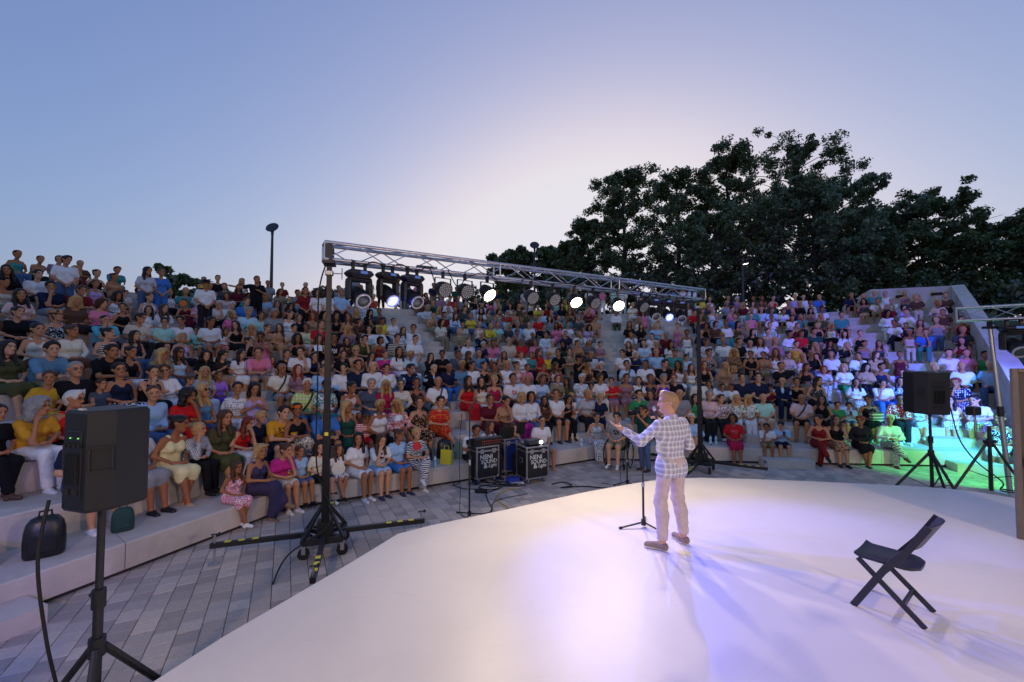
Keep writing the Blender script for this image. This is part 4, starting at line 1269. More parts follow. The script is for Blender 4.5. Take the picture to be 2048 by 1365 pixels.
# ------------------------------------------------------------------ bags, bottles and other small things left on the benches
def backpack(c, rz, s, label, m_):
    t = thing('backpack', label, 'backpack', c, rz)
    b = MB()
    lay = [(0, .9, .9), (.03, 1, 1), (.16, 1.02, 1.08), (.28, .98, .98), (.36, .88, .8), (.41, .68, .55), (.43, .42, .3)]
    n = 14; vs = []
    for (z, sx, sy) in lay:
        for k in range(n):
            a = 2 * PI * k / n
            cx_, cy_ = math.cos(a), math.sin(a)
            vs.append((math.copysign(abs(cx_) ** .6, cx_) * .165 * sx * s, math.copysign(abs(cy_) ** .7, cy_) * .09 * sy * s, z * s))
    fs = [tuple(range(n))[::-1], tuple(range((len(lay) - 1) * n, len(lay) * n))]
    for q in range(len(lay) - 1): fs += [(q * n + i, q * n + (i + 1) % n, (q + 1) * n + (i + 1) % n, (q + 1) * n + i) for i in range(n)]
    b.add(vs, fs); b.build('body', m_, t, smooth='all')
    b = MB(); b.box((0, -.095 * s, .15 * s), (.22 * s, .04 * s, .17 * s), None, .02 * s); b.build('front_pocket', m_, t)
    b = MB(); b.tube([(-.05 * s, 0, .42 * s), (-.045 * s, 0, .48 * s), (.045 * s, 0, .48 * s), (.05 * s, 0, .42 * s)], .011 * s, 6); b.build('carry_loop', m_, t)
    for sx in (-1, 1):
        b = MB(); b.tube([(sx * .08 * s, .085 * s, .40 * s), (sx * .10 * s, .13 * s, .25 * s), (sx * .12 * s, .09 * s, .06 * s)], .014 * s, 6); b.build('strap', m_, t)
    return t
M_LEATHER = mat('black_bag_leather', (.012, .012, .012), .32, var=.2, vscale=10, bump=.2, bscale=80)
M_GREENBAG = mat('dark_green_cloth', (.012, .05, .045), .8, var=.3, vscale=12, bump=.4, bscale=30)
p = at_z(88, 1112, RISE); backpack(p, R(42), 1.08, 'black leather backpack on the front bench beside the loudspeaker stand', M_LEATHER)
p = at_z(245, 1062, RISE); backpack(p, R(40), .72, 'dark green cloth bag slumped on the front bench behind the loudspeaker stand', M_GREENBAG)
p = at_z(852, 925, RISE) + Vector((-.02, .12, 0)); backpack(p, R(12), .75, 'narrow black backpack on the front bench next to the blue bottles', M_LEATHER)
p = at_z(880, 922, RISE) + Vector((.05, .25, 0)); backpack(p, R(12), 1.0, 'wide black backpack behind the yellow bag', M_LEATHER)
p = at_z(1000, 850, RISE * 2); backpack(p, R(-30), .6, 'small dark backpack by the feet of the person in the long brown skirt', M_LEATHER)
def tote(c, rz, w, h, m_, label):
    t = thing('bag', label, 'bag', c, rz)
    b = MB(); b.add([(-w / 2, -.05, 0), (w / 2, -.05, 0), (w / 2, .05, 0), (-w / 2, .05, 0), (-w / 2 * 1.05, -.02, h), (w / 2 * 1.05, -.02, h * .96), (w / 2 * 1.05, .03, h), (-w / 2 * 1.05, .03, h)],
                    [(3, 2, 1, 0), (0, 1, 5, 4), (1, 2, 6, 5), (2, 3, 7, 6), (3, 0, 4, 7), (4, 5, 6, 7)]); b.build('pouch', m_, t)
    b = MB(); b.tube([(-w * .25, 0, h - .01), (-w * .2, 0, h + .09), (w * .2, 0, h + .09), (w * .25, 0, h - .01)], .006, 6); b.build('handle', m_, t)
    return t
p = at_z(893, 928, RISE); tote(p, R(-25), .26, .30, mat('yellow_paper', (.72, .60, .03), .6), 'bright yellow carrier bag on the front bench')
p = at_z(918, 918, RISE); tote(p, R(-25), .2, .36, mat('grey_green_bag', (.16, .22, .17), .7), 'grey green bag leaning behind the sound engineer')
BOTTLE = {}
def bottle(px, py, z, label, col=(.55, .75, .85), h=.24):
    p = at_z(px, py, z)
    t = thing('water_bottle', label, 'bottle', p, random.uniform(0, 6), 'water bottles on the benches')
    if h not in BOTTLE:
        b = MB(); b.lathe([(.028, 0), (.033, .01), (.033, h * .25), (.030, h * .28), (.033, h * .31), (.033, h * .68), (.016, h * .85), (.013, h * .92)], 12); bm = b.mesh('bottle_body', mat('clear_bottle', (.50, .72, .82), .12, spec=.6, coat=.4), True)
        b = MB(); b.lathe([(.015, h * .92), (.015, h)], 10); cm = b.mesh('cap', mat('blue_cap', (.05, .2, .6), .5))
        b = MB(); b.lathe([(.0335, h * .42), (.0338, h * .62)], 12); lm = b.mesh('wrapper', mat('bottle_wrapper', (.2, .45, .7), .5))
        BOTTLE[h] = (bm, cm, lm)
    for nm, me in zip(('bottle_body', 'cap', 'wrapper'), BOTTLE[h]): obj(nm, me, t)
for q in ((118, 1097, RISE, 'clear water bottle beside the black leather backpack'), (857, 931, RISE, 'blue water bottle in front of the narrow black backpack'), (870, 934, RISE, 'pale water bottle beside the yellow bag'),
          (963, 852, RISE * 2, 'water bottle on the second bench above the sound engineer'), (1163, 893, RISE, 'water bottle beside the spotted white dress'), (1061, 890, RISE, 'tall water bottle behind the projector'),
          (1432, 889, RISE, 'water bottle on the front bench behind the far tower'), (1421, 889, RISE, 'dark capped bottle next to the bottle behind the far tower'), (831, 752, RISE * 5, 'pale green water bottle on the stair, lower of two'),
          (838, 748, RISE * 5, 'pale water bottle on the stair behind the other'), (818, 853, RISE * 2, 'water bottle behind the person in pink flowered blouse')):
    bottle(*q)

# wheelchair at the foot of the stair
wc = thing('wheelchair', 'black wheelchair with thin rims at the foot of the centre stair', 'wheelchair', (2.62, 10.62, GZ), R(-28))
for sx in (-1, 1):
    b = MB()
    ringp = [(sx * .29, .05 + .30 * math.cos(a), .31 + .30 * math.sin(a)) for a in np.linspace(0, 2 * PI, 25)]
    b.tube(ringp, .014, 6, cap=False); w = b.build('wheel', M_RUBBER, wc, smooth='all')
    b = MB(); b.tube([(sx * .325, .05 + .26 * math.cos(a), .31 + .26 * math.sin(a)) for a in np.linspace(0, 2 * PI, 25)], .009, 6, cap=False); b.build('hand_rim', mat('pale_rim', (.55, .52, .42), .4, .5), w)
    b = MB()
    for a in np.linspace(0, 2 * PI, 13)[:-1]: b.tube([(sx * .29, .05, .31), (sx * .29, .05 + .29 * math.cos(a), .31 + .29 * math.sin(a))], .003, 4)
    b.build('spokes', M_STEEL, w)
    b = MB(); b.tube([(sx * .22, .25, .95), (sx * .22, .22, .48), (sx * .22, -.22, .48), (sx * .2, -.34, .18), (sx * .2, -.44, .12)], .014, 8); b.tube([(sx * .24, .22, .66), (sx * .24, -.12, .66), (sx * .23, -.16, .48)], .013, 8); b.build('side_frame', M_BLACK, wc)
    b = MB(); b.lathe([(.05, -.014), (.075, -.012), (.075, .012), (.05, .014)], 14, Matrix.Rotation(PI / 2, 3, 'Y'), (sx * .21, -.28, .08)); b.build('front_caster', M_RUBBER, wc, smooth=True)
    b = MB(); b.box((sx * .1, -.46, .12), (.14, .13, .012)); b.build('footrest', M_BLACK, wc)
b = MB(); b.box((0, 0, .47), (.43, .43, .03), None, .01); b.build('seat', M_BLACKP, wc)
b = MB(); b.box((0, .235, .70), (.43, .025, .44), Matrix.Rotation(R(-4), 3, 'X'), .01); b.build('backrest', M_BLACKP, wc)

# ------------------------------------------------------------------ people: bodies and clothes grown from distance fields
def axis(lo, hi, h, *fine):
    out = [lo]
    while out[-1] < hi:
        x = out[-1]
        st = h
        for q in range(0, len(fine), 3):
            if fine[q] - h * .5 <= x < fine[q + 1]: st = min(st, fine[q + 2])
        out.append(x + st)
    return np.array(out, dtype=np.float32)

class Field:
    def __init__(s, ax):
        s.x, s.y, s.z = ax
        s.F = np.full((len(s.x), len(s.y), len(s.z)), 0.5, np.float32)
    def _sub(s, lo, hi):
        r = []
        for a, l, h in zip((s.x, s.y, s.z), lo, hi):
            i0, i1 = int(np.searchsorted(a, l)), int(np.searchsorted(a, h))
            r.append(slice(max(i0 - 1, 0), min(i1 + 1, len(a))))
        return r
    def cone(s, a, b, r1, r2, k=0.03, cut=False, flat=None):
        a, b = np.asarray(a, np.float32), np.asarray(b, np.float32)
        R_ = max(r1, r2) + 0.075
        lo, hi = np.minimum(a, b) - R_, np.maximum(a, b) + R_
        sx, sy, sz = s._sub(lo, hi)
        if sx.stop <= sx.start or sy.stop <= sy.start or sz.stop <= sz.start: return s
        X, Y, Z = s.x[sx][:, None, None], s.y[sy][None, :, None], s.z[sz][None, None, :]
        d = b - a
        dd = float(d @ d) + 1e-12
        t = ((X - a[0]) * d[0] + (Y - a[1]) * d[1] + (Z - a[2]) * d[2]) / dd
        np.clip(t, 0, 1, out=t)
        D = np.sqrt((X - a[0] - t * d[0]) ** 2 + ((Y - a[1] - t * d[1]) * (flat or 1.0)) ** 2 + (Z - a[2] - t * d[2]) ** 2) - (r1 + (r2 - r1) * t)
        V = s.F[sx, sy, sz]
        if cut:
            s.F[sx, sy, sz] = np.maximum(V, -D)
        elif k <= 0:
            s.F[sx, sy, sz] = np.minimum(V, D)
        else:
            hh = np.maximum(k - np.abs(V - D), 0)
            s.F[sx, sy, sz] = np.minimum(V, D) - hh * hh / (4 * k)
        return s
    def plane(s, n, d):
        """keep the side where n.p < d"""
        X, Y, Z = s.x[:, None, None], s.y[None, :, None], s.z[None, None, :]
        s.F = np.maximum(s.F, X * n[0] + Y * n[1] + Z * n[2] - d)
        return s
    def rough(s, amp, fr, seed=0):
        X, Y, Z = s.x[:, None, None], s.y[None, :, None], s.z[None, None, :]
        s.F = s.F + amp * (np.sin(X * fr + seed) * np.sin(Y * fr * 1.13 + 1.3 * seed) * np.sin(Z * fr * .9 + .7 * seed) + .5 * np.sin(X * fr * 2.1 + Z * fr * 1.7) * np.sin(Y * fr * 2.3 + 2))
        return s
    def net(s):
        F, x, y, z = s.F, s.x, s.y, s.z
        S = F < 0
        nx, ny, nz = F.shape
        cs = sum(S[i:nx - 1 + i, j:ny - 1 + j, k:nz - 1 + k].astype(np.int8) for i in (0, 1) for j in (0, 1) for k in (0, 1))
        I, J, K = np.nonzero((cs > 0) & (cs < 8))
        idx = np.full((nx - 1, ny - 1, nz - 1), -1, np.int32)
        idx[I, J, K] = np.arange(len(I))
        acc = np.zeros((len(I), 3), np.float32); cnt = np.zeros(len(I), np.float32)
        def corner(c): return (I + c[0], J + c[1], K + c[2])
        P = {}
        cor = [(i, j, k) for i in (0, 1) for j in (0, 1) for k in (0, 1)]
        val = {c: F[corner(c)] for c in cor}
        for c in cor:
            for ax_ in range(3):
                if c[ax_]: continue
                e = list(c); e[ax_] = 1; e = tuple(e)
                fa, fb = val[c], val[e]
                m = (fa < 0) != (fb < 0)
                t = np.where(m, fa / np.where(m, fa - fb, 1), 0)
                ca, ce = corner(c), corner(e)
                pa = np.stack([x[ca[0]], y[ca[1]], z[ca[2]]], 1); pb = np.stack([x[ce[0]], y[ce[1]], z[ce[2]]], 1)
                acc += np.where(m[:, None], pa + (pb - pa) * t[:, None], 0); cnt += m
        V = acc / np.maximum(cnt, 1)[:, None]
        quads = []
        for ax_ in range(3):
            sl0, sl1 = [slice(None)] * 3, [slice(None)] * 3
            sl0[ax_], sl1[ax_] = slice(0, -1), slice(1, None)
            A, B = S[tuple(sl0)], S[tuple(sl1)]
            o1, o2 = [(1, 2), (2, 0), (0, 1)][ax_]
            e = np.array(np.nonzero(A != B))
            ok = (e[o1] > 0) & (e[o2] > 0) & (e[o1] < F.shape[o1] - 1) & (e[o2] < F.shape[o2] - 1)
            e = e[:, ok]
            fl = A[tuple(e)]
            def cell(d1, d2):
                q = e.copy(); q[o1] += d1; q[o2] += d2
                return idx[tuple(q)]
            q = np.stack([cell(-1, -1), cell(0, -1), cell(0, 0), cell(-1, 0)], 1)
            q[~fl] = q[~fl][:, ::-1]
            quads.append(q)
        Q = np.concatenate(quads)
        return V, Q[(Q >= 0).all(1)]

def np_mesh(name, V, Q, mats, mi=None, smooth=True):
    me = bpy.data.meshes.new(name)
    n = len(Q)
    me.vertices.add(len(V)); me.vertices.foreach_set('co', np.asarray(V, np.float32).reshape(-1))
    me.loops.add(n * 4); me.loops.foreach_set('vertex_index', np.asarray(Q, np.int32).reshape(-1))
    me.polygons.add(n); me.polygons.foreach_set('loop_start', np.arange(0, n * 4, 4, dtype=np.int32)); me.polygons.foreach_set('loop_total', np.full(n, 4, np.int32))
    for m in mats: me.materials.append(m)
    if mi is not None: me.polygons.foreach_set('material_index', np.asarray(mi, np.int32))
    me.polygons.foreach_set('use_smooth', np.ones(n, bool))
    me.update(calc_edges=True)
    return me

A3 = lambda *v: np.array(v, np.float32)
def rot_head(yaw, pitch, roll=0.0):
    M = Matrix.Rotation(yaw, 3, 'Z') @ Matrix.Rotation(pitch, 3, 'X') @ Matrix.Rotation(roll, 3, 'Y')
    return np.array(M, np.float32)

HEADV = [(0, 0, 0), (.38, .06, .05), (-.34, -.05, -.06), (.16, -.14, .09)]
DROP = {1: .065, 2: .05, 6: .02}
def skeleton(pose, sex, hv=0):
    """seated person: origin on the seat, faces -Y, soles at z = -0.42; standing: origin between the feet"""
    m = sex == 'm'
    sh = .178 if m else .152
    J = {}
    lean = {0: .02, 1: .20, 2: .13, 3: .0, 4: .03, 6: .04, 7: .08}.get(pose, 0)
    if pose in (5, 8, 9):
        zb = .92
        J['pel'] = A3(0, 0, zb)
        J['hip'] = [A3(-.085, 0, zb - .03), A3(.085, 0, zb - .03)]
        J['kne'] = [A3(-.10, -.02, .49), A3(.10, -.015, .49)]
        J['ank'] = [A3(-.105, .02, .075), A3(.11, .02, .075)]
        J['toe'] = [A3(-.125, -.13, .03), A3(.135, -.13, .03)]
        z0 = zb - .10
    else:
        z0 = 0.0
        J['pel'] = A3(0, 0, .105)
        sp = .115 if m else .075
        J['hip'] = [A3(-.085, -.01, .095), A3(.085, -.01, .095)]
        J['kne'] = [A3(-sp, -.44, .085), A3(sp, -.45, .085)]
        J['ank'] = [A3(-sp * .95, -.43, -.345), A3(sp * .95, -.47, -.345)]
        J['toe'] = [A3(-sp * 1.15, -.58, -.39), A3(sp * 1.15, -.62, -.39)]
        if pose == 4:
            J['kne'][1] = A3(-.005, -.45, .19); J['ank'][1] = A3(-.16, -.56, -.10); J['toe'][1] = A3(-.20, -.70, -.17)
            J['kne'][0] = A3(-.05, -.44, .075); J['ank'][0] = A3(-.02, -.40, -.345); J['toe'][0] = A3(-.03, -.55, -.39)
        if pose == 7:
            J['ank'][0] = A3(-.01, -.52, -.345); J['toe'][0] = A3(.02, -.66, -.385); J['ank'][1] = A3(.0, -.42, -.345); J['toe'][1] = A3(-.05, -.55, -.39)
    dr = DROP.get(pose, 0)
    c = lambda f, dz: A3(0, -lean * f, z0 + dz - dr * (dz / .73) ** 1.5)
    J['wai'], J['che'], J['shc'], J['nek'] = c(.35, .25), c(.75, .40), c(1.0, .515), c(1.08, .555)
    J['hed'] = c(1.25, .73) + A3(0, -.045, 0)
    J['sho'] = [c(1.0, .505) + A3(-sh, 0, 0), c(1.0, .505) + A3(sh, 0, 0)]
    J['sh'] = sh
    hr = (0, .02)
    y0 = -lean
    if pose in (0, 7):
        J['elb'] = [A3(-.235, y0 * .5 - .01, .29), A3(.235, y0 * .5 - .02, .29)]
        J['wri'] = [A3(-.085, -.25, .195), A3(.08, -.26, .20)]
        J['han'] = [A3(-.015, -.31, .19), A3(.02, -.325, .20)]
        hr = (.12, .03)
    elif pose == 1:
        J['elb'] = [A3(-.19, -.33, .235), A3(.19, -.34, .235)]
        J['wri'] = [A3(-.06, -.52, .235), A3(.055, -.53, .235)]
        J['han'] = [A3(-.0, -.59, .215), A3(.015, -.60, .225)]
        hr = (-.08, -.02)
    elif pose == 2:
        J['elb'] = [A3(-.22, -.15, .28), A3(.13, -.33, .235)]
        J['wri'] = [A3(-.04, -.32, .21), A3(.075, -.305, .47)]
        J['han'] = [A3(.05, -.35, .215), A3(.045, -.275, .56)]
        J['hed'] = J['hed'] + A3(.015, -.01, -.01)
        hr = (-.15, -.03)
    elif pose == 3:
        J['elb'] = [A3(-.235, -.09, .30), A3(.235, -.09, .30)]
        J['wri'] = [A3(.05, -.215, .335), A3(-.05, -.225, .315)]
        J['han'] = [A3(.14, -.18, .345), A3(-.14, -.19, .325)]
        hr = (.1, .02)
    elif pose == 4:
        J['elb'] = [A3(-.225, -.10, .28), A3(.23, -.12, .29)]
        J['wri'] = [A3(-.09, -.31, .275), A3(.06, -.33, .28)]
        J['han'] = [A3(-.03, -.385, .275), A3(.0, -.395, .29)]
        hr = (.16, .0)
    elif pose == 6:
        J['elb'] = [A3(-.21, -.10, .27), A3(.21, -.11, .27)]
        J['wri'] = [A3(-.07, -.29, .36), A3(.065, -.30, .37)]
        J['han'] = [A3(-.03, -.345, .405), A3(.03, -.35, .41)]
        hr = (.05, -.28)
    elif pose == 5:      # standing, hands clasped in front
        J['elb'] = [A3(-.235, -.0, z0 + .25), A3(.235, -.0, z0 + .25)]
        J['wri'] = [A3(-.06, -.17, z0 + .10), A3(.055, -.175, z0 + .10)]
        J['han'] = [A3(.0, -.20, z0 + .05), A3(.0, -.205, z0 + .04)]
    elif pose == 8:      # standing, both hands raised to a camera held at the eye
        J['elb'] = [A3(-.25, -.16, z0 + .36), A3(.26, -.16, z0 + .37)]
        J['wri'] = [A3(-.09, -.29, z0 + .56), A3(.10, -.28, z0 + .57)]
        J['han'] = [A3(-.055, -.30, z0 + .64), A3(.06, -.29, z0 + .65)]
    elif pose == 9:      # standing, one arm stretched out sideways
        J['elb'] = [A3(-.44, -.02, z0 + .42), A3(.235, -.05, z0 + .27)]
        J['wri'] = [A3(-.66, -.04, z0 + .44), A3(.06, -.2, z0 + .34)]
        J['han'] = [A3(-.75, -.04, z0 + .45), A3(-.02, -.2, z0 + .37)]
    v = HEADV[hv]
    J['hrot'] = rot_head(hr[0] + v[0], -hr[1] + v[1], v[2])
    J['hed'] = J['hed'] + A3(v[2] * .25, 0, 0)
    J['z0'] = z0
    return J

def head_prims(f, J, sc=1.0):
    h, M = J['hed'], J['hrot']
    P = lambda *v: h + M @ A3(*v) * sc
    f.cone(P(0, .018, .035), P(0, -.012, .040), .086 * sc, .080 * sc, .02)
    f.cone(P(0, -.022, .005), P(0, -.050, -.078), .073 * sc, .040 * sc, .03)
    f.cone(P(0, .005, -.03), P(0, -.02, -.06), .062 * sc, .05 * sc, .02)
    f.cone(P(0, -.088, .008), P(0, -.104, -.026), .008 * sc, .0135 * sc, .012)
    f.cone(P(-.014, -.084, -.052), P(.014, -.084, -.052), .009 * sc, .009 * sc, .012)
    for s in (-1, 1):
        f.cone(P(s * .078, .012, -.005), P(s * .084, .02, .015), .013 * sc, .017 * sc, .008)
        f.cone(P(s * .032, -.074, .012), P(s * .034, -.072, .012), .010 * sc, .010 * sc, .008)

def body_field(J, sex, ax, fat=1.0):
    f = Field(ax)
    m = sex == 'm'
    rc, rw, rp = (.108, .100, .098) if m else (.088, .076, .100)
    hx = .075 if m else .08
    p, w, c, s = J['pel'], J['wai'], J['che'], J['shc']
    f.cone(p + A3(-hx, 0, 0), p + A3(hx, 0, 0), rp, rp, .05)
    f.cone(w + A3(-.06, 0, 0), w + A3(.06, 0, 0), rw, rw, .06)
    f.cone(c + A3(-.075, 0, 0), c + A3(.075, 0, 0), rc, rc, .06)
    if not m:
        for sx in (-1, 1): f.cone(c + A3(sx * .07, -.065, -.01), c + A3(sx * .068, -.075, -.015), .055, .045, .035)
    f.cone(s + A3(-J['sh'] + .045, 0.005, -.015), s + A3(J['sh'] - .045, 0.005, -.015), .056, .056, .05)
    f.cone(J['nek'] + A3(0, .012, -.03), J['hed'] + J['hrot'] @ A3(0, .012, -.05), .056 if m else .047, .05 if m else .043, .03)
    head_prims(f, J)
    limbs(f, J, sex)
    return f

def limbs(f, J, sex, infl=0.0, arms=True, legs=True, armf=2.0, legf=2.0, k=.025, feet=True):
    m = sex == 'm'
    ra = (.049, .040, .037, .026) if m else (.041, .034, .031, .022)
    rl = (.088, .060, .053, .036) if m else (.086, .057, .050, .033)
    for i in (0, 1):
        if arms:
            S, E, Wr, H = J['sho'][i], J['elb'][i], J['wri'][i], J['han'][i]
            if armf >= 1: f.cone(S, E, ra[0] + infl, ra[1] + infl, k)
            elif armf > 0: f.cone(S, S + (E - S) * armf, ra[0] + infl * 1.2, ra[1] + .006 + infl * 1.5, k)
            if armf > 1:
                e2 = E + (Wr - E) * min(1, armf - 1)
                f.cone(E, e2, ra[2] + infl, ra[3] + infl + (.004 if infl else 0), k)
            if armf >= 2 and not infl:
                sd = 1 if i else -1
                d = (H - Wr); d = d / (np.linalg.norm(d) + 1e-6)
                f.cone(Wr, Wr + (H - Wr) * .8, .025, .031, .015)
                f.cone(Wr + (H - Wr) * .7, H + d * .055, .028, .017, .012)
                side = np.cross(d, A3(0, 0, 1)); side /= np.linalg.norm(side) + 1e-6
                f.cone(Wr + (H - Wr) * .3, Wr + (H - Wr) * .9 - side * sd * .04 + A3(0, 0, .012), .015, .012, .012)
        if legs:
            Hp, Kn, An, To = J['hip'][i], J['kne'][i], J['ank'][i], J['toe'][i]
            if legf >= 1: f.cone(Hp, Kn, rl[0] + infl, rl[1] + infl, k + .01)
            elif legf > 0: f.cone(Hp, Hp + (Kn - Hp) * legf, rl[0] + infl, rl[1] + .016 + infl * 1.3, k + .01)
            if legf > 1:
                a2 = Kn + (An - Kn) * min(1, legf - 1)
                if not infl:
                    cal = Kn + (An - Kn) * .33 + A3(0, .018, 0)
                    f.cone(Kn, cal, rl[2], rl[2] + .003, k); f.cone(cal, An, rl[2], rl[3], k)
                else:
                    f.cone(Kn, a2, rl[2] + infl + .006, rl[3] + infl + .016, k)
            if legf >= 2 and feet and not infl:
                f.cone(An + A3(0, .02, -.03), An + A3(0, -.02, -.02), .034, .036, .02)
                f.cone(An + A3(0, -.02, -.03), To, .034, .027, .02)
    return f

SEAT_AX = lambda h, hf: (axis(-.42, .42, h, -.11, .11, hf), axis(-.80, .20, h, -.46, .09, hf * 1.25), axis(-.46, .92, h, .55, .90, hf))
STAND_AX = lambda h, hf: (axis(-.86, .42, h, -.11, .11, hf), axis(-.42, .24, h, -.18, .12, hf), axis(-.03, 1.80, h, 1.42, 1.78, hf))
def axes_for(pose, h, hf, hd=None):
    A = STAND_AX(h, hf) if pose in (5, 8, 9) else SEAT_AX(h, hf)
    if hd is None: return A
    st = pose in (5, 8, 9)
    return (axis(-.86 if st else -.42, .42, h, hd[0] - .105, hd[0] + .105, hf), axis(-.42 if st else -.80, .24, h, hd[1] - .125, hd[1] + .12, hf * 1.1), axis(-.03 if st else -.46, 1.80 if st else .92, h, hd[2] - .13, hd[2] + .13, hf))

M_EYE = mat('dark_eye', (.02, .016, .014), .3)
def tone_mat(name, rough, sss=0.0, mul=1.0, spec=.4, attr=None):
    m = bpy.data.materials.new(name); m.use_nodes = True
    n, l = m.node_tree.nodes, m.node_tree.links
    b = n['Principled BSDF']; b.inputs['Roughness'].default_value = rough; b.inputs['Specular IOR Level'].default_value = spec
    if attr:
        at = n.new('ShaderNodeAttribute'); at.attribute_type = 'OBJECT'; at.attribute_name = attr; src = at.outputs['Color']
    else:
        oi = n.new('ShaderNodeObjectInfo'); src = oi.outputs['Color']
    vm = n.new('ShaderNodeVectorMath'); vm.operation = 'MULTIPLY'; vm.inputs[1].default_value = (mul, mul, mul) if not isinstance(mul, tuple) else mul
    l.new(src, vm.inputs[0])
    tc = n.new('ShaderNodeTexCoord'); nz = n.new('ShaderNodeTexNoise'); nz.inputs['Scale'].default_value = 22; nz.inputs['Detail'].default_value = 4
    l.new(tc.outputs['Object'], nz.inputs['Vector'])
    mr = n.new('ShaderNodeMapRange'); mr.inputs[3].default_value, mr.inputs[4].default_value = .85, 1.15
    l.new(nz.outputs[0], mr.inputs[0])
    v2 = n.new('ShaderNodeVectorMath'); v2.operation = 'SCALE'; l.new(vm.outputs[0], v2.inputs[0]); l.new(mr.outputs[0], v2.inputs['Scale'])
    l.new(v2.outputs[0], b.inputs['Base Color'])
    return m
M_SKIN = tone_mat('skin', .5)
M_LIP = tone_mat('lips', .45, mul=(.78, .45, .45))
M_BROW = tone_mat('brow', .7, mul=(.28, .25, .22))
def hair_mat():
    m = tone_mat('hair', .45, spec=.35)
    n, l = m.node_tree.nodes, m.node_tree.links
    tc = n.new('ShaderNodeTexCoord'); mp = n.new('ShaderNodeMapping'); mp.inputs['Scale'].default_value = (90, 90, 9)
    l.new(tc.outputs['Object'], mp.inputs[0])
    nz = n.new('ShaderNodeTexNoise'); nz.inputs['Scale'].default_value = 1.0; nz.inputs['Detail'].default_value = 3
    l.new(mp.outputs[0], nz.inputs['Vector'])
    bp = n.new('ShaderNodeBump'); bp.inputs['Strength'].default_value = .7; bp.inputs['Distance'].default_value = .012
    l.new(nz.outputs[0], bp.inputs['Height']); l.new(bp.outputs[0], n['Principled BSDF'].inputs['Normal'])
    return m
M_HAIR = hair_mat()
def cloth_mat():
    """one fabric: base colour from the object, accent colour and pattern number from its properties"""
    m = bpy.data.materials.new('fabric'); m.use_nodes = True
    n, l = m.node_tree.nodes, m.node_tree.links
    b = n['Principled BSDF']; b.inputs['Roughness'].default_value = .85; b.inputs['Specular IOR Level'].default_value = .2
    oi = n.new('ShaderNodeObjectInfo')
    ac = n.new('ShaderNodeAttribute'); ac.attribute_type = 'OBJECT'; ac.attribute_name = 'accent'
    pa = n.new('ShaderNodeAttribute'); pa.attribute_type = 'OBJECT'; pa.attribute_name = 'pattern'
    tc = n.new('ShaderNodeTexCoord')
    sep = n.new('ShaderNodeSeparateXYZ'); l.new(tc.outputs['Object'], sep.inputs[0])
    def math_(op, a, b_=None, c=None):
        q = n.new('ShaderNodeMath'); q.operation = op
        for i, v in enumerate((a, b_, c)):
            if v is None: continue
            if isinstance(v, (int, float)): q.inputs[i].default_value = v
            else: l.new(v, q.inputs[i])
        return q.outputs[0]
    def stripe(sock, freq, thr): return math_('GREATER_THAN', math_('FRACT', math_('MULTIPLY', sock, freq)), thr)
    s1 = stripe(sep.outputs['Z'], 22, .55)
    vo = n.new('ShaderNodeTexVoronoi'); vo.inputs['Scale'].default_value = 24; vo.inputs['Randomness'].default_value = .25; l.new(tc.outputs['Object'], vo.inputs['Vector'])
    s2 = math_('LESS_THAN', vo.outputs['Distance'], .36)
    nz = n.new('ShaderNodeTexNoise'); nz.inputs['Scale'].default_value = 34; nz.inputs['Detail'].default_value = 1.5; l.new(tc.outputs['Object'], nz.inputs['Vector'])
    s3 = math_('GREATER_THAN', nz.outputs[0], .54)
    s4 = math_('MULTIPLY', math_('ADD', stripe(sep.outputs['Z'], 17, .6), stripe(sep.outputs['X'], 17, .6)), .5)
    wv = n.new('ShaderNodeTexWave'); wv.inputs['Scale'].default_value = 9; wv.inputs['Distortion'].default_value = 5.5; wv.inputs['Detail'].default_value = 1.2; wv.inputs['Detail Scale'].default_value = 1.5
    wv.bands_direction = 'Z'; l.new(tc.outputs['Object'], wv.inputs['Vector'])
    s5 = math_('GREATER_THAN', wv.outputs['Fac'], .5)
    s6 = math_('MULTIPLY', math_('ADD', stripe(sep.outputs['Z'], 60, .5), stripe(sep.outputs['X'], 60, .5)), .5)
    cx_ = math_('MULTIPLY', math_('LESS_THAN', math_('ABSOLUTE', sep.outputs['X']), .07), math_('LESS_THAN', math_('ABSOLUTE', math_('SUBTRACT', sep.outputs['Z'], .37)), .06))
    s7 = math_('MULTIPLY', math_('MULTIPLY', cx_, math_('LESS_THAN', sep.outputs['Y'], -.04)), math_('GREATER_THAN', nz.outputs[0], .47))
    tot = None
    for i, s in enumerate((s1, s2, s3, s4, s5, s6, s7), 1):
        e = math_('MULTIPLY', math_('COMPARE', pa.outputs['Fac'], float(i), .4), s)
        tot = e if tot is None else math_('ADD', tot, e)
    mx = n.new('ShaderNodeMix'); mx.data_type = 'RGBA'
    l.new(tot, mx.inputs['Factor']); l.new(oi.outputs['Color'], mx.inputs[6]); l.new(ac.outputs['Color'], mx.inputs[7])
    n2 = n.new('ShaderNodeTexNoise'); n2.inputs['Scale'].default_value = 11; n2.inputs['Detail'].default_value = 5; n2.inputs['Roughness'].default_value = .6; n2.inputs['Distortion'].default_value = .8; l.new(tc.outputs['Object'], n2.inputs['Vector'])
    mr = n.new('ShaderNodeMapRange'); mr.inputs[1].default_value, mr.inputs[2].default_value = .3, .7; mr.inputs[3].default_value, mr.inputs[4].default_value = .86, 1.1
    l.new(n2.outputs[0], mr.inputs[0])
    v2 = n.new('ShaderNodeVectorMath'); v2.operation = 'SCALE'; l.new(mx.outputs[2], v2.inputs[0]); l.new(mr.outputs[0], v2.inputs['Scale'])
    l.new(v2.outputs[0], b.inputs['Base Color'])
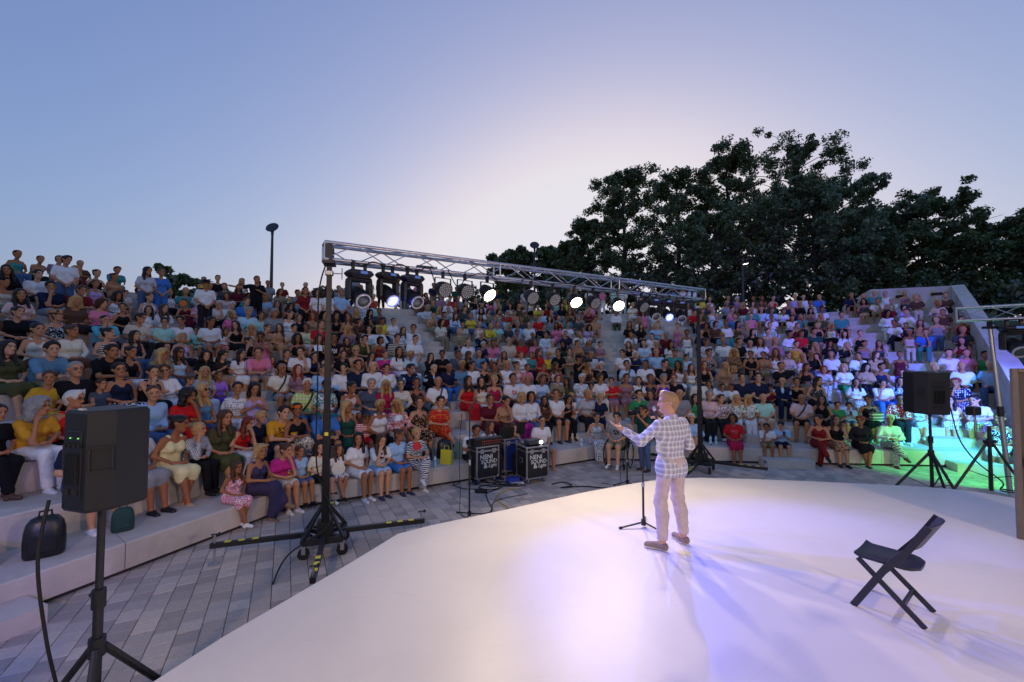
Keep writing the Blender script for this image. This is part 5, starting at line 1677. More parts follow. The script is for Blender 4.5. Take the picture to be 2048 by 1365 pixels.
    bp = n.new('ShaderNodeBump'); bp.inputs['Strength'].default_value = .55; bp.inputs['Distance'].default_value = .03
    l.new(n2.outputs[0], bp.inputs['Height']); l.new(bp.outputs[0], b.inputs['Normal'])
    return m
M_CLOTH = cloth_mat()
M_SHOE = tone_mat('shoe', .55)

def body_parts(V, Q, J):
    """which faces are eyes, brows, lips"""
    C = V[Q].mean(1)
    L = (C - J['hed']) @ J['hrot']                  # head-local
    mi = np.zeros(len(Q), np.int32)
    front = L[:, 1] < -.055
    ax_ = np.abs(L[:, 0])
    mi[front & (np.abs(ax_ - .032) < .0165) & (np.abs(L[:, 2] - .012) < .0075)] = 1
    mi[front & (np.abs(ax_ - .034) < .022) & (np.abs(L[:, 2] - .034) < .0055)] = 3
    mi[front & (ax_ < .027) & (np.abs(L[:, 2] + .052) < .0085)] = 2
    return mi

MESHES = {}
def get_body(pose, sex, lo=False, hv=0):
    key = ('body', pose, sex, lo, hv)
    if key not in MESHES:
        J = skeleton(pose, sex, hv)
        f = body_field(J, sex, axes_for(pose, *((.066, .032) if lo else (.0225, .0095)), hd=J['hed']))
        V, Q = f.net()
        MESHES[key] = (V, Q) if lo else np_mesh('person_body', V, Q, [M_SKIN, M_EYE, M_LIP, M_BROW], body_parts(V, Q, J))
    return MESHES[key]

def torso_field(f, J, sex, infl, low=0.0):
    m = sex == 'm'
    rc, rw, rp = (.108, .100, .098) if m else (.088, .076, .100)
    hx = .075 if m else .08
    p, w, c, s = J['pel'], J['wai'], J['che'], J['shc']
    f.cone(p + A3(-hx, .004, .01), p + A3(hx, .004, .01), rp + infl, rp + infl, .05)
    f.cone(w + A3(-.06, 0, 0), w + A3(.06, 0, 0), rw + infl + .004, rw + infl + .004, .07)
    f.cone(c + A3(-.075, 0, 0), c + A3(.075, 0, 0), rc + infl, rc + infl, .06)
    if not m:
        for sx in (-1, 1): f.cone(c + A3(sx * .07, -.065, -.01), c + A3(sx * .068, -.075, -.015), .055 + infl, .045 + infl, .045)
    return f

def get_top(kind, pose, sex, lo=False):
    key = ('top', kind, pose, sex, lo)
    if key in MESHES: return MESHES[key]
    J = skeleton(pose, sex)
    ax = axes_for(pose, *((.056, .050) if lo else (.0185, .0150)))
    f = Field(ax)
    infl = .018 if kind == 'j' else .013
    torso_field(f, J, sex, infl)
    s, n = J['shc'], J['nek']
    if kind == 'v':
        for sx in (-1, 1):
            f.cone(s + A3(sx * .085, .0, -.05), s + A3(sx * .085, .0, .028), .045 + infl, .028 + infl * .7, .03)
            f.cone(J['sho'][0 if sx < 0 else 1] + A3(sx * .01, 0, .01), J['sho'][0 if sx < 0 else 1] + A3(sx * .03, 0, -.07), .066, .060, cut=True)
        f.cone(n + A3(0, -.045, -.02), n + A3(0, -.13, -.07), .058, .075, cut=True)
        f.cone(n + A3(0, .06, .0), n + A3(0, .12, -.02), .06, .07, cut=True)
        f.cone(n + A3(0, .0, .03), n + A3(0, 0, .12), .062, .09, cut=True)
    else:
        f.cone(s + A3(-J['sh'] + .045, .005, -.015), s + A3(J['sh'] - .045, .005, -.015), .056 + infl, .056 + infl, .05)
        armf = {'t': .62, 'p': .62, 's': 1.9, 'j': 1.95, 'w': 1.45}[kind]
        limbs(f, J, sex, infl, True, False, armf, k=.03)
        if not lo: f.rough(.004, 55, 1) if armf > 1 else f.rough(.003, 42, 1)
        if kind in 'sjp':
            f.cone(n + A3(0, .012, -.02), n + A3(0, .012, .015), .066 if sex == 'm' else .06, .062 if sex == 'm' else .055, .01)
        f.cone(n + A3(0, 0, .02), n + A3(0, 0, .12), .052, .08, cut=True)
        if kind in 'sjpw':
            f.cone(n + A3(0, -.075, .01), n + A3(0, -.15, -.09 if kind != 'j' else -.2), .042, .012 if kind != 'j' else .03, cut=True)
        else:
            f.cone(n + A3(0, -.055, .015), n + A3(0, -.10, .0), .055, .06, cut=True)
    f.plane((0, 0, -1), -(J['pel'][2] - (.055 if kind != 'j' else .10)) if pose not in (5, 8, 9) else -(J['pel'][2] - (.06 if kind != 'j' else .13)))
    V, Q = f.net()
    MESHES[key] = (V, Q) if lo else np_mesh('top', V, Q, [M_CLOTH])
    if lo: MESHES[('field',) + key] = f
    return MESHES[key]

def get_bottom(kind, pose, sex, lo=False):
    key = ('bot', kind, pose, sex, lo)
    if key in MESHES: return MESHES[key]
    J = skeleton(pose, sex)
    f = Field(axes_for(pose, *((.060, .060) if lo else (.0185, .0185))))
    rp = .098 if sex == 'm' else .100
    hx = .075 if sex == 'm' else .08
    p = J['pel']
    f.cone(p + A3(-hx, .0, -.005), p + A3(hx, 0, -.005), rp + .010, rp + .010, .05)
    f.cone(p + A3(-.06, -.0, .07), p + A3(.06, 0, .07), .085 if sex == 'm' else .075, .085 if sex == 'm' else .075, .05)
    if kind in 'po':
        limbs(f, J, sex, .012, False, True, 2.0, 1.90 if kind == 'p' else .80, k=.035)
    else:
        H, Kn, An = J['hip'], J['kne'], J['ank']
        stand = pose in (5, 8, 9)
        fr = .92 if kind == 'k' else 1.0
        for i in (0, 1): f.cone(H[i], H[i] + (Kn[i] - H[i]) * fr, .098, .086, .06)
        mid0, mid1 = (H[0] + H[1]) / 2, (Kn[0] + Kn[1]) / 2
        f.cone(mid0, mid0 + (mid1 - mid0) * fr, .09, .074, .07)
        if kind == 'm':
            fl = .86
            for i in (0, 1): f.cone(Kn[i], Kn[i] + (An[i] - Kn[i]) * fl + A3((-.03, .03)[i], .0, 0), .078, .085, .06)
            a1 = (An[0] + An[1]) / 2
            f.cone(mid1, mid1 + (a1 - mid1) * fl, .075, .09, .07)
        elif not stand:
            for i in (0, 1): f.cone(Kn[i] * .93 + H[i] * .07, Kn[i] * .93 + H[i] * .07 + A3(0, .0, -.09), .080, .074, .05)
        if not lo: f.rough(.0045, 38, 2)
    # keep the cloth off the seat
    V, Q = f.net()
    MESHES[key] = (V, Q) if lo else np_mesh('bottoms', V, Q, [M_CLOTH])
    if lo: MESHES[('field',) + key] = f
    return MESHES[key]

def get_shoes(pose, sex):
    key = ('shoe', pose, sex)
    if key in MESHES: return MESHES[key]
    J = skeleton(pose, sex)
    out = []
    for i in (0, 1):
        An, To = J['ank'][i], J['toe'][i]
        lo, hi = np.minimum(An, To) - .09, np.maximum(An, To) + .09
        f = Field(tuple(axis(lo[q], hi[q], .011) for q in range(3)))
        f.cone(An + A3(0, .02, -.032), An + A3(0, -.02, -.025), .042, .043, .02)
        f.cone(An + A3(0, -.02, -.034), To, .042, .034, .02)
        d = To - An
        base = -.42 if J['z0'] == 0 else .0
        if abs(To[2] - (base + .03)) < .02: f.plane((0, 0, -1), -(base + .001))
        f.plane((0, 0, 1), An[2] + .012)
        V, Q = f.net()
        out.append(np_mesh('shoe', V, Q, [M_SHOE]))
    MESHES[key] = out
    return out

HAIR = {}
def get_hair(style, lo=False):
    key = (style, lo)
    if key in HAIR: return HAIR[key]
    h = .040 if lo else .0115
    f = Field((axis(-.22, .22, h), axis(-.20, .24, h), axis(-.46, .24, h)))
    P = A3
    t = {'k': .090, 's': .098, 'l': .100, 'b': .102, 'u': .096, 'c': .116}[style]
    f.cone(P(0, .024, .040), P(0, -.010, .046), t, t - .006, .02)
    if style in 'sk':
        f.cone(P(0, .045, .0), P(0, .045, -.05), t - .016, .058, .03)
        if style == 's': f.cone(P(-.03, -.05, .10), P(.04, -.05, .105), .034, .03, .03)
    elif style == 'l':
        for sx in (-1, 1):
            f.cone(P(sx * .062, .02, .02), P(sx * .088, .02, -.12), .042, .036, .03); f.cone(P(sx * .088, .02, -.12), P(sx * .095, -.035, -.27), .036, .026, .03)
        f.cone(P(0, .06, .0), P(0, .085, -.16), .075, .062, .04); f.cone(P(0, .085, -.16), P(0, .095, -.30), .062, .04, .04)
    elif style == 'b':
        for sx in (-1, 1): f.cone(P(sx * .070, .015, .03), P(sx * .082, .012, -.075), .042, .034, .03)
        f.cone(P(0, .05, .0), P(0, .06, -.075), .078, .066, .04)
        f.cone(P(-.04, -.055, .098), P(.045, -.055, .095), .034, .034, .03)
    elif style == 'u':
        f.cone(P(0, .04, .0), P(0, .05, -.03), .078, .06, .03)
        f.cone(P(0, .095, .075), P(0, .125, .085), .045, .042, .02)
    elif style == 'c':
        for sx in (-1, 1): f.cone(P(sx * .07, .02, .03), P(sx * .10, .03, -.12), .056, .055, .03)
        f.cone(P(0, .06, .0), P(0, .085, -.14), .085, .075, .04)
    if style != 'k' and not lo: f.rough(.0045 if style != 'c' else .012, 95 if style != 'c' else 75, 3)
    # uncover the face
    f.cone(P(0, -.075, -.02), P(0, -.16, -.02), .066, .09, cut=True)
    f.cone(P(0, -.085, .030), P(0, -.16, .03), .058, .08, cut=True)
    f.cone(P(0, -.06, -.085), P(0, -.15, -.10), .06, .08, cut=True)
    f.cone(P(0, -.055, -.10), P(0, -.075, -.20), .062, .05, cut=True) if style in 'lbc' else None
    if style in 'sku':
        for sx in (-1, 1): f.cone(P(sx * .088, .0, -.005), P(sx * .11, -.01, -.06), .036, .05, cut=True)
        f.plane((0, -.5, -.9), .045)
    V, Q = f.net()
    HAIR[key] = (V, Q) if lo else np_mesh('hair', V, Q, [M_HAIR])
    return HAIR[key]
def get_bald():
    if 'fringe' not in HAIR:
        f = Field((axis(-.13, .13, .0115), axis(-.12, .16, .0115), axis(-.13, .16, .0115)))
        f.cone(A3(0, .026, .026), A3(0, .01, .03), .091, .084, .02); f.cone(A3(0, .045, .0), A3(0, .045, -.045), .078, .056, .03)
        f.plane((0, -.25, 1), .062); f.cone(A3(0, -.08, .0), A3(0, -.16, 0), .085, .1, cut=True)
        for sx in (-1, 1): f.cone(A3(sx * .085, -.005, -.01), A3(sx * .11, -.01, -.06), .03, .05, cut=True)
        f.plane((0, -.5, -.9), .058)
        V, Q = f.net(); HAIR['fringe'] = np_mesh('hair', V, Q, [M_HAIR])
    return HAIR['fringe']
def get_hat(kind):
    if ('hat', kind) in HAIR: return HAIR[('hat', kind)]
    m = MB()
    if kind == 'cap':
        m.lathe([(.103, .045), (.106, .075), (.098, .115), (.07, .143), (.02, .152)], 18, Matrix.Diagonal((.93, 1.08, 1)), (0, .012, 0))
        vs = [(math.cos(a) * .088 * .95, -.075 - max(0, math.sin(a)) * .1, .052 - .012 * math.sin(a)) for a in np.linspace(0, PI, 11)]
        m.add(vs + [(v[0], v[1], v[2] + .008) for v in vs], [tuple(range(11)), tuple(range(11, 22))[::-1]] + [(i, 11 + i, 12 + i, i + 1) for i in range(10)])
    elif kind == 'visor':
        m.lathe([(.101, .045), (.103, .045), (.103, .085), (.101, .085)], 18, Matrix.Diagonal((.93, 1.08, 1)), (0, .012, 0))
        vs = [(math.cos(a) * .09 * .95, -.075 - max(0, math.sin(a)) * .1, .056 - .012 * math.sin(a)) for a in np.linspace(0, PI, 11)]
        m.add(vs + [(v[0], v[1], v[2] + .008) for v in vs], [tuple(range(11)), tuple(range(11, 22))[::-1]] + [(i, 11 + i, 12 + i, i + 1) for i in range(10)])
    elif kind == 'straw':
        m.lathe([(.165, .052), (.17, .058), (.105, .066), (.100, .10), (.088, .145), (.03, .155)], 20, Matrix.Diagonal((.93, 1.05, 1)), (0, .012, 0))
    elif kind == 'band':
        m.lathe([(.102, .045), (.106, .05), (.106, .095), (.100, .10)], 18, Matrix.Diagonal((.93, 1.06, 1)), (0, .012, 0))
    elif kind == 'scarf':
        f = Field((axis(-.16, .16, .012), axis(-.16, .18, .012), axis(-.24, .18, .012)))
        f.cone(A3(0, .02, .035), A3(0, -.01, .04), .102, .096, .02); f.cone(A3(0, .03, .0), A3(0, .02, -.12), .088, .085, .05); f.cone(A3(0, .0, -.13), A3(0, -.02, -.18), .10, .11, .05)
        f.cone(A3(0, -.08, -.01), A3(0, -.17, -.01), .066, .085, cut=True)
        V, Q = f.net(); HAIR[('hat', kind)] = np_mesh('scarf', V, Q, [M_CLOTH]); return HAIR[('hat', kind)]
    HAIR[('hat', kind)] = m.mesh('hat', M_CLOTH, True)
    return HAIR[('hat', kind)]
def get_glasses(dark):
    k = ('glasses', dark)
    if k not in HAIR:
        m = MB()
        for sx in (-1, 1):
            if dark: m.lathe([(.024, -.003), (.025, 0), (.024, .003)], 12, Matrix.Rotation(PI / 2, 3, 'X'), (sx * .033, -.092, .010))
            else: m.tube([(sx * .033 + .022 * math.cos(a), -.094, .010 + .017 * math.sin(a)) for a in np.linspace(0, 2 * PI, 13)], .0028, 5, cap=False)
            m.tube([(sx * .057, -.09, .014), (sx * .082, .0, .015)], .0028, 5)
        m.tube([(-.012, -.097, .012), (.012, -.097, .012)], .003, 5)
        HAIR[k] = m.mesh('glasses', M_BLACKP)
    return HAIR[k]

def bare_skin(pose, sex, hv, tk, bk):
    """the far crowd's bodies without the faces their clothes cover"""
    key = ('bare', pose, sex, hv, tk, bk)
    if key not in MESHES:
        V, Q = get_body(pose, sex, True, hv)
        get_top(tk, pose, sex, True); get_bottom(bk, pose, sex, True)
        hid = np.zeros(len(V), bool)
        for fk in (('field', 'top', tk, pose, sex, True), ('field', 'bot', bk, pose, sex, True)):
            f = MESHES[fk]
            ix = [np.clip(np.searchsorted(a, V[:, q]), 0, len(a) - 1) for q, a in enumerate((f.x, f.y, f.z))]
            hid |= f.F[ix[0], ix[1], ix[2]] < -.008
        keep = ~hid[Q].all(1)
        Q2 = Q[keep]
        u, inv = np.unique(Q2, return_inverse=True)
        MESHES[key] = (V[u], inv.reshape(Q2.shape).astype(np.int32))
    return MESHES[key]

# ------------------------------------------------------------------ who sits where (seen in the photograph: column, row, look)
def srgb(h):
    c = [int(h[i:i + 2], 16) / 255 for i in (0, 2, 4)]
    return tuple(x / 12.92 if x <= .04045 else ((x + .055) / 1.055) ** 2.4 for x in c)
COLORS = {k: srgb(v) for k, v in dict(white='e8e6e6', black='17161a', navy='1c2440', grey='8f8f92', teal='3f8f8c', tan='b58b68', beige='cdbfae', cream='e3dac6', khaki='8f8266', lilac='b9a8d8', pink='e07f9c', palepink='e3bdb9',
    blue='3f78c2', maroon='5f1828', darkred='7d1f22', red='cf2128', steelblue='5f8aa8', lightblue='9fc3e6', paleblue='bdd3ea', cyan='5fb4c8', mint='a3d6cc', palecyan='b8dbe6', olive='4d4f30', green='2f8f55', darkgreen='1f4d42',
    brown='5c4032', darkbrown='35251f', violet='b672d8', purple='6f3fa8', gold='c79a2a', mustard='d69a2c', yellow='ddc83c', paleyellow='e6d9a4', crimson='b01f4a', magenta='cc2f8c', coral='d8706c', mauve='9c7480', slate='4a5568',
    lime='a8cf4a', slatepurple='453d5c', jeans='4a6288', dark='26242a', palegrey='c4c4c8', lightgrey='b4b4ba', darkgrey='45474c', orange='d86a1e', paleteal='9cc8c4').items()}
WORDS = dict(palepink='pale pink', darkred='dark red', steelblue='steel blue', lightblue='light blue', paleblue='pale blue', palecyan='pale cyan', darkgreen='dark green', darkbrown='dark brown', paleyellow='pale yellow', slatepurple='dark purple', palegrey='pale grey',
             lightgrey='light grey', darkgrey='dark grey', paleteal='pale teal', jeans='denim')
HAIRC = {k: srgb(v) for k, v in dict(k='1d1613', n='4a3020', y='b8955e', g='8f8c88', w='cfcac2', r='7d3018').items()}
REG = {1: (0, 480, 3.935), 2: (480, 480, 3.935), 3: (960, 480, 3.935), 4: (1440, 540, 5.1125), 5: (1700, 560, 5.687), 6: (0, 740, 3.791), 7: (380, 740, 3.935), 8: (800, 760, 4.55), 9: (1140, 720, 3.935), 10: (1600, 720, 4.549)}
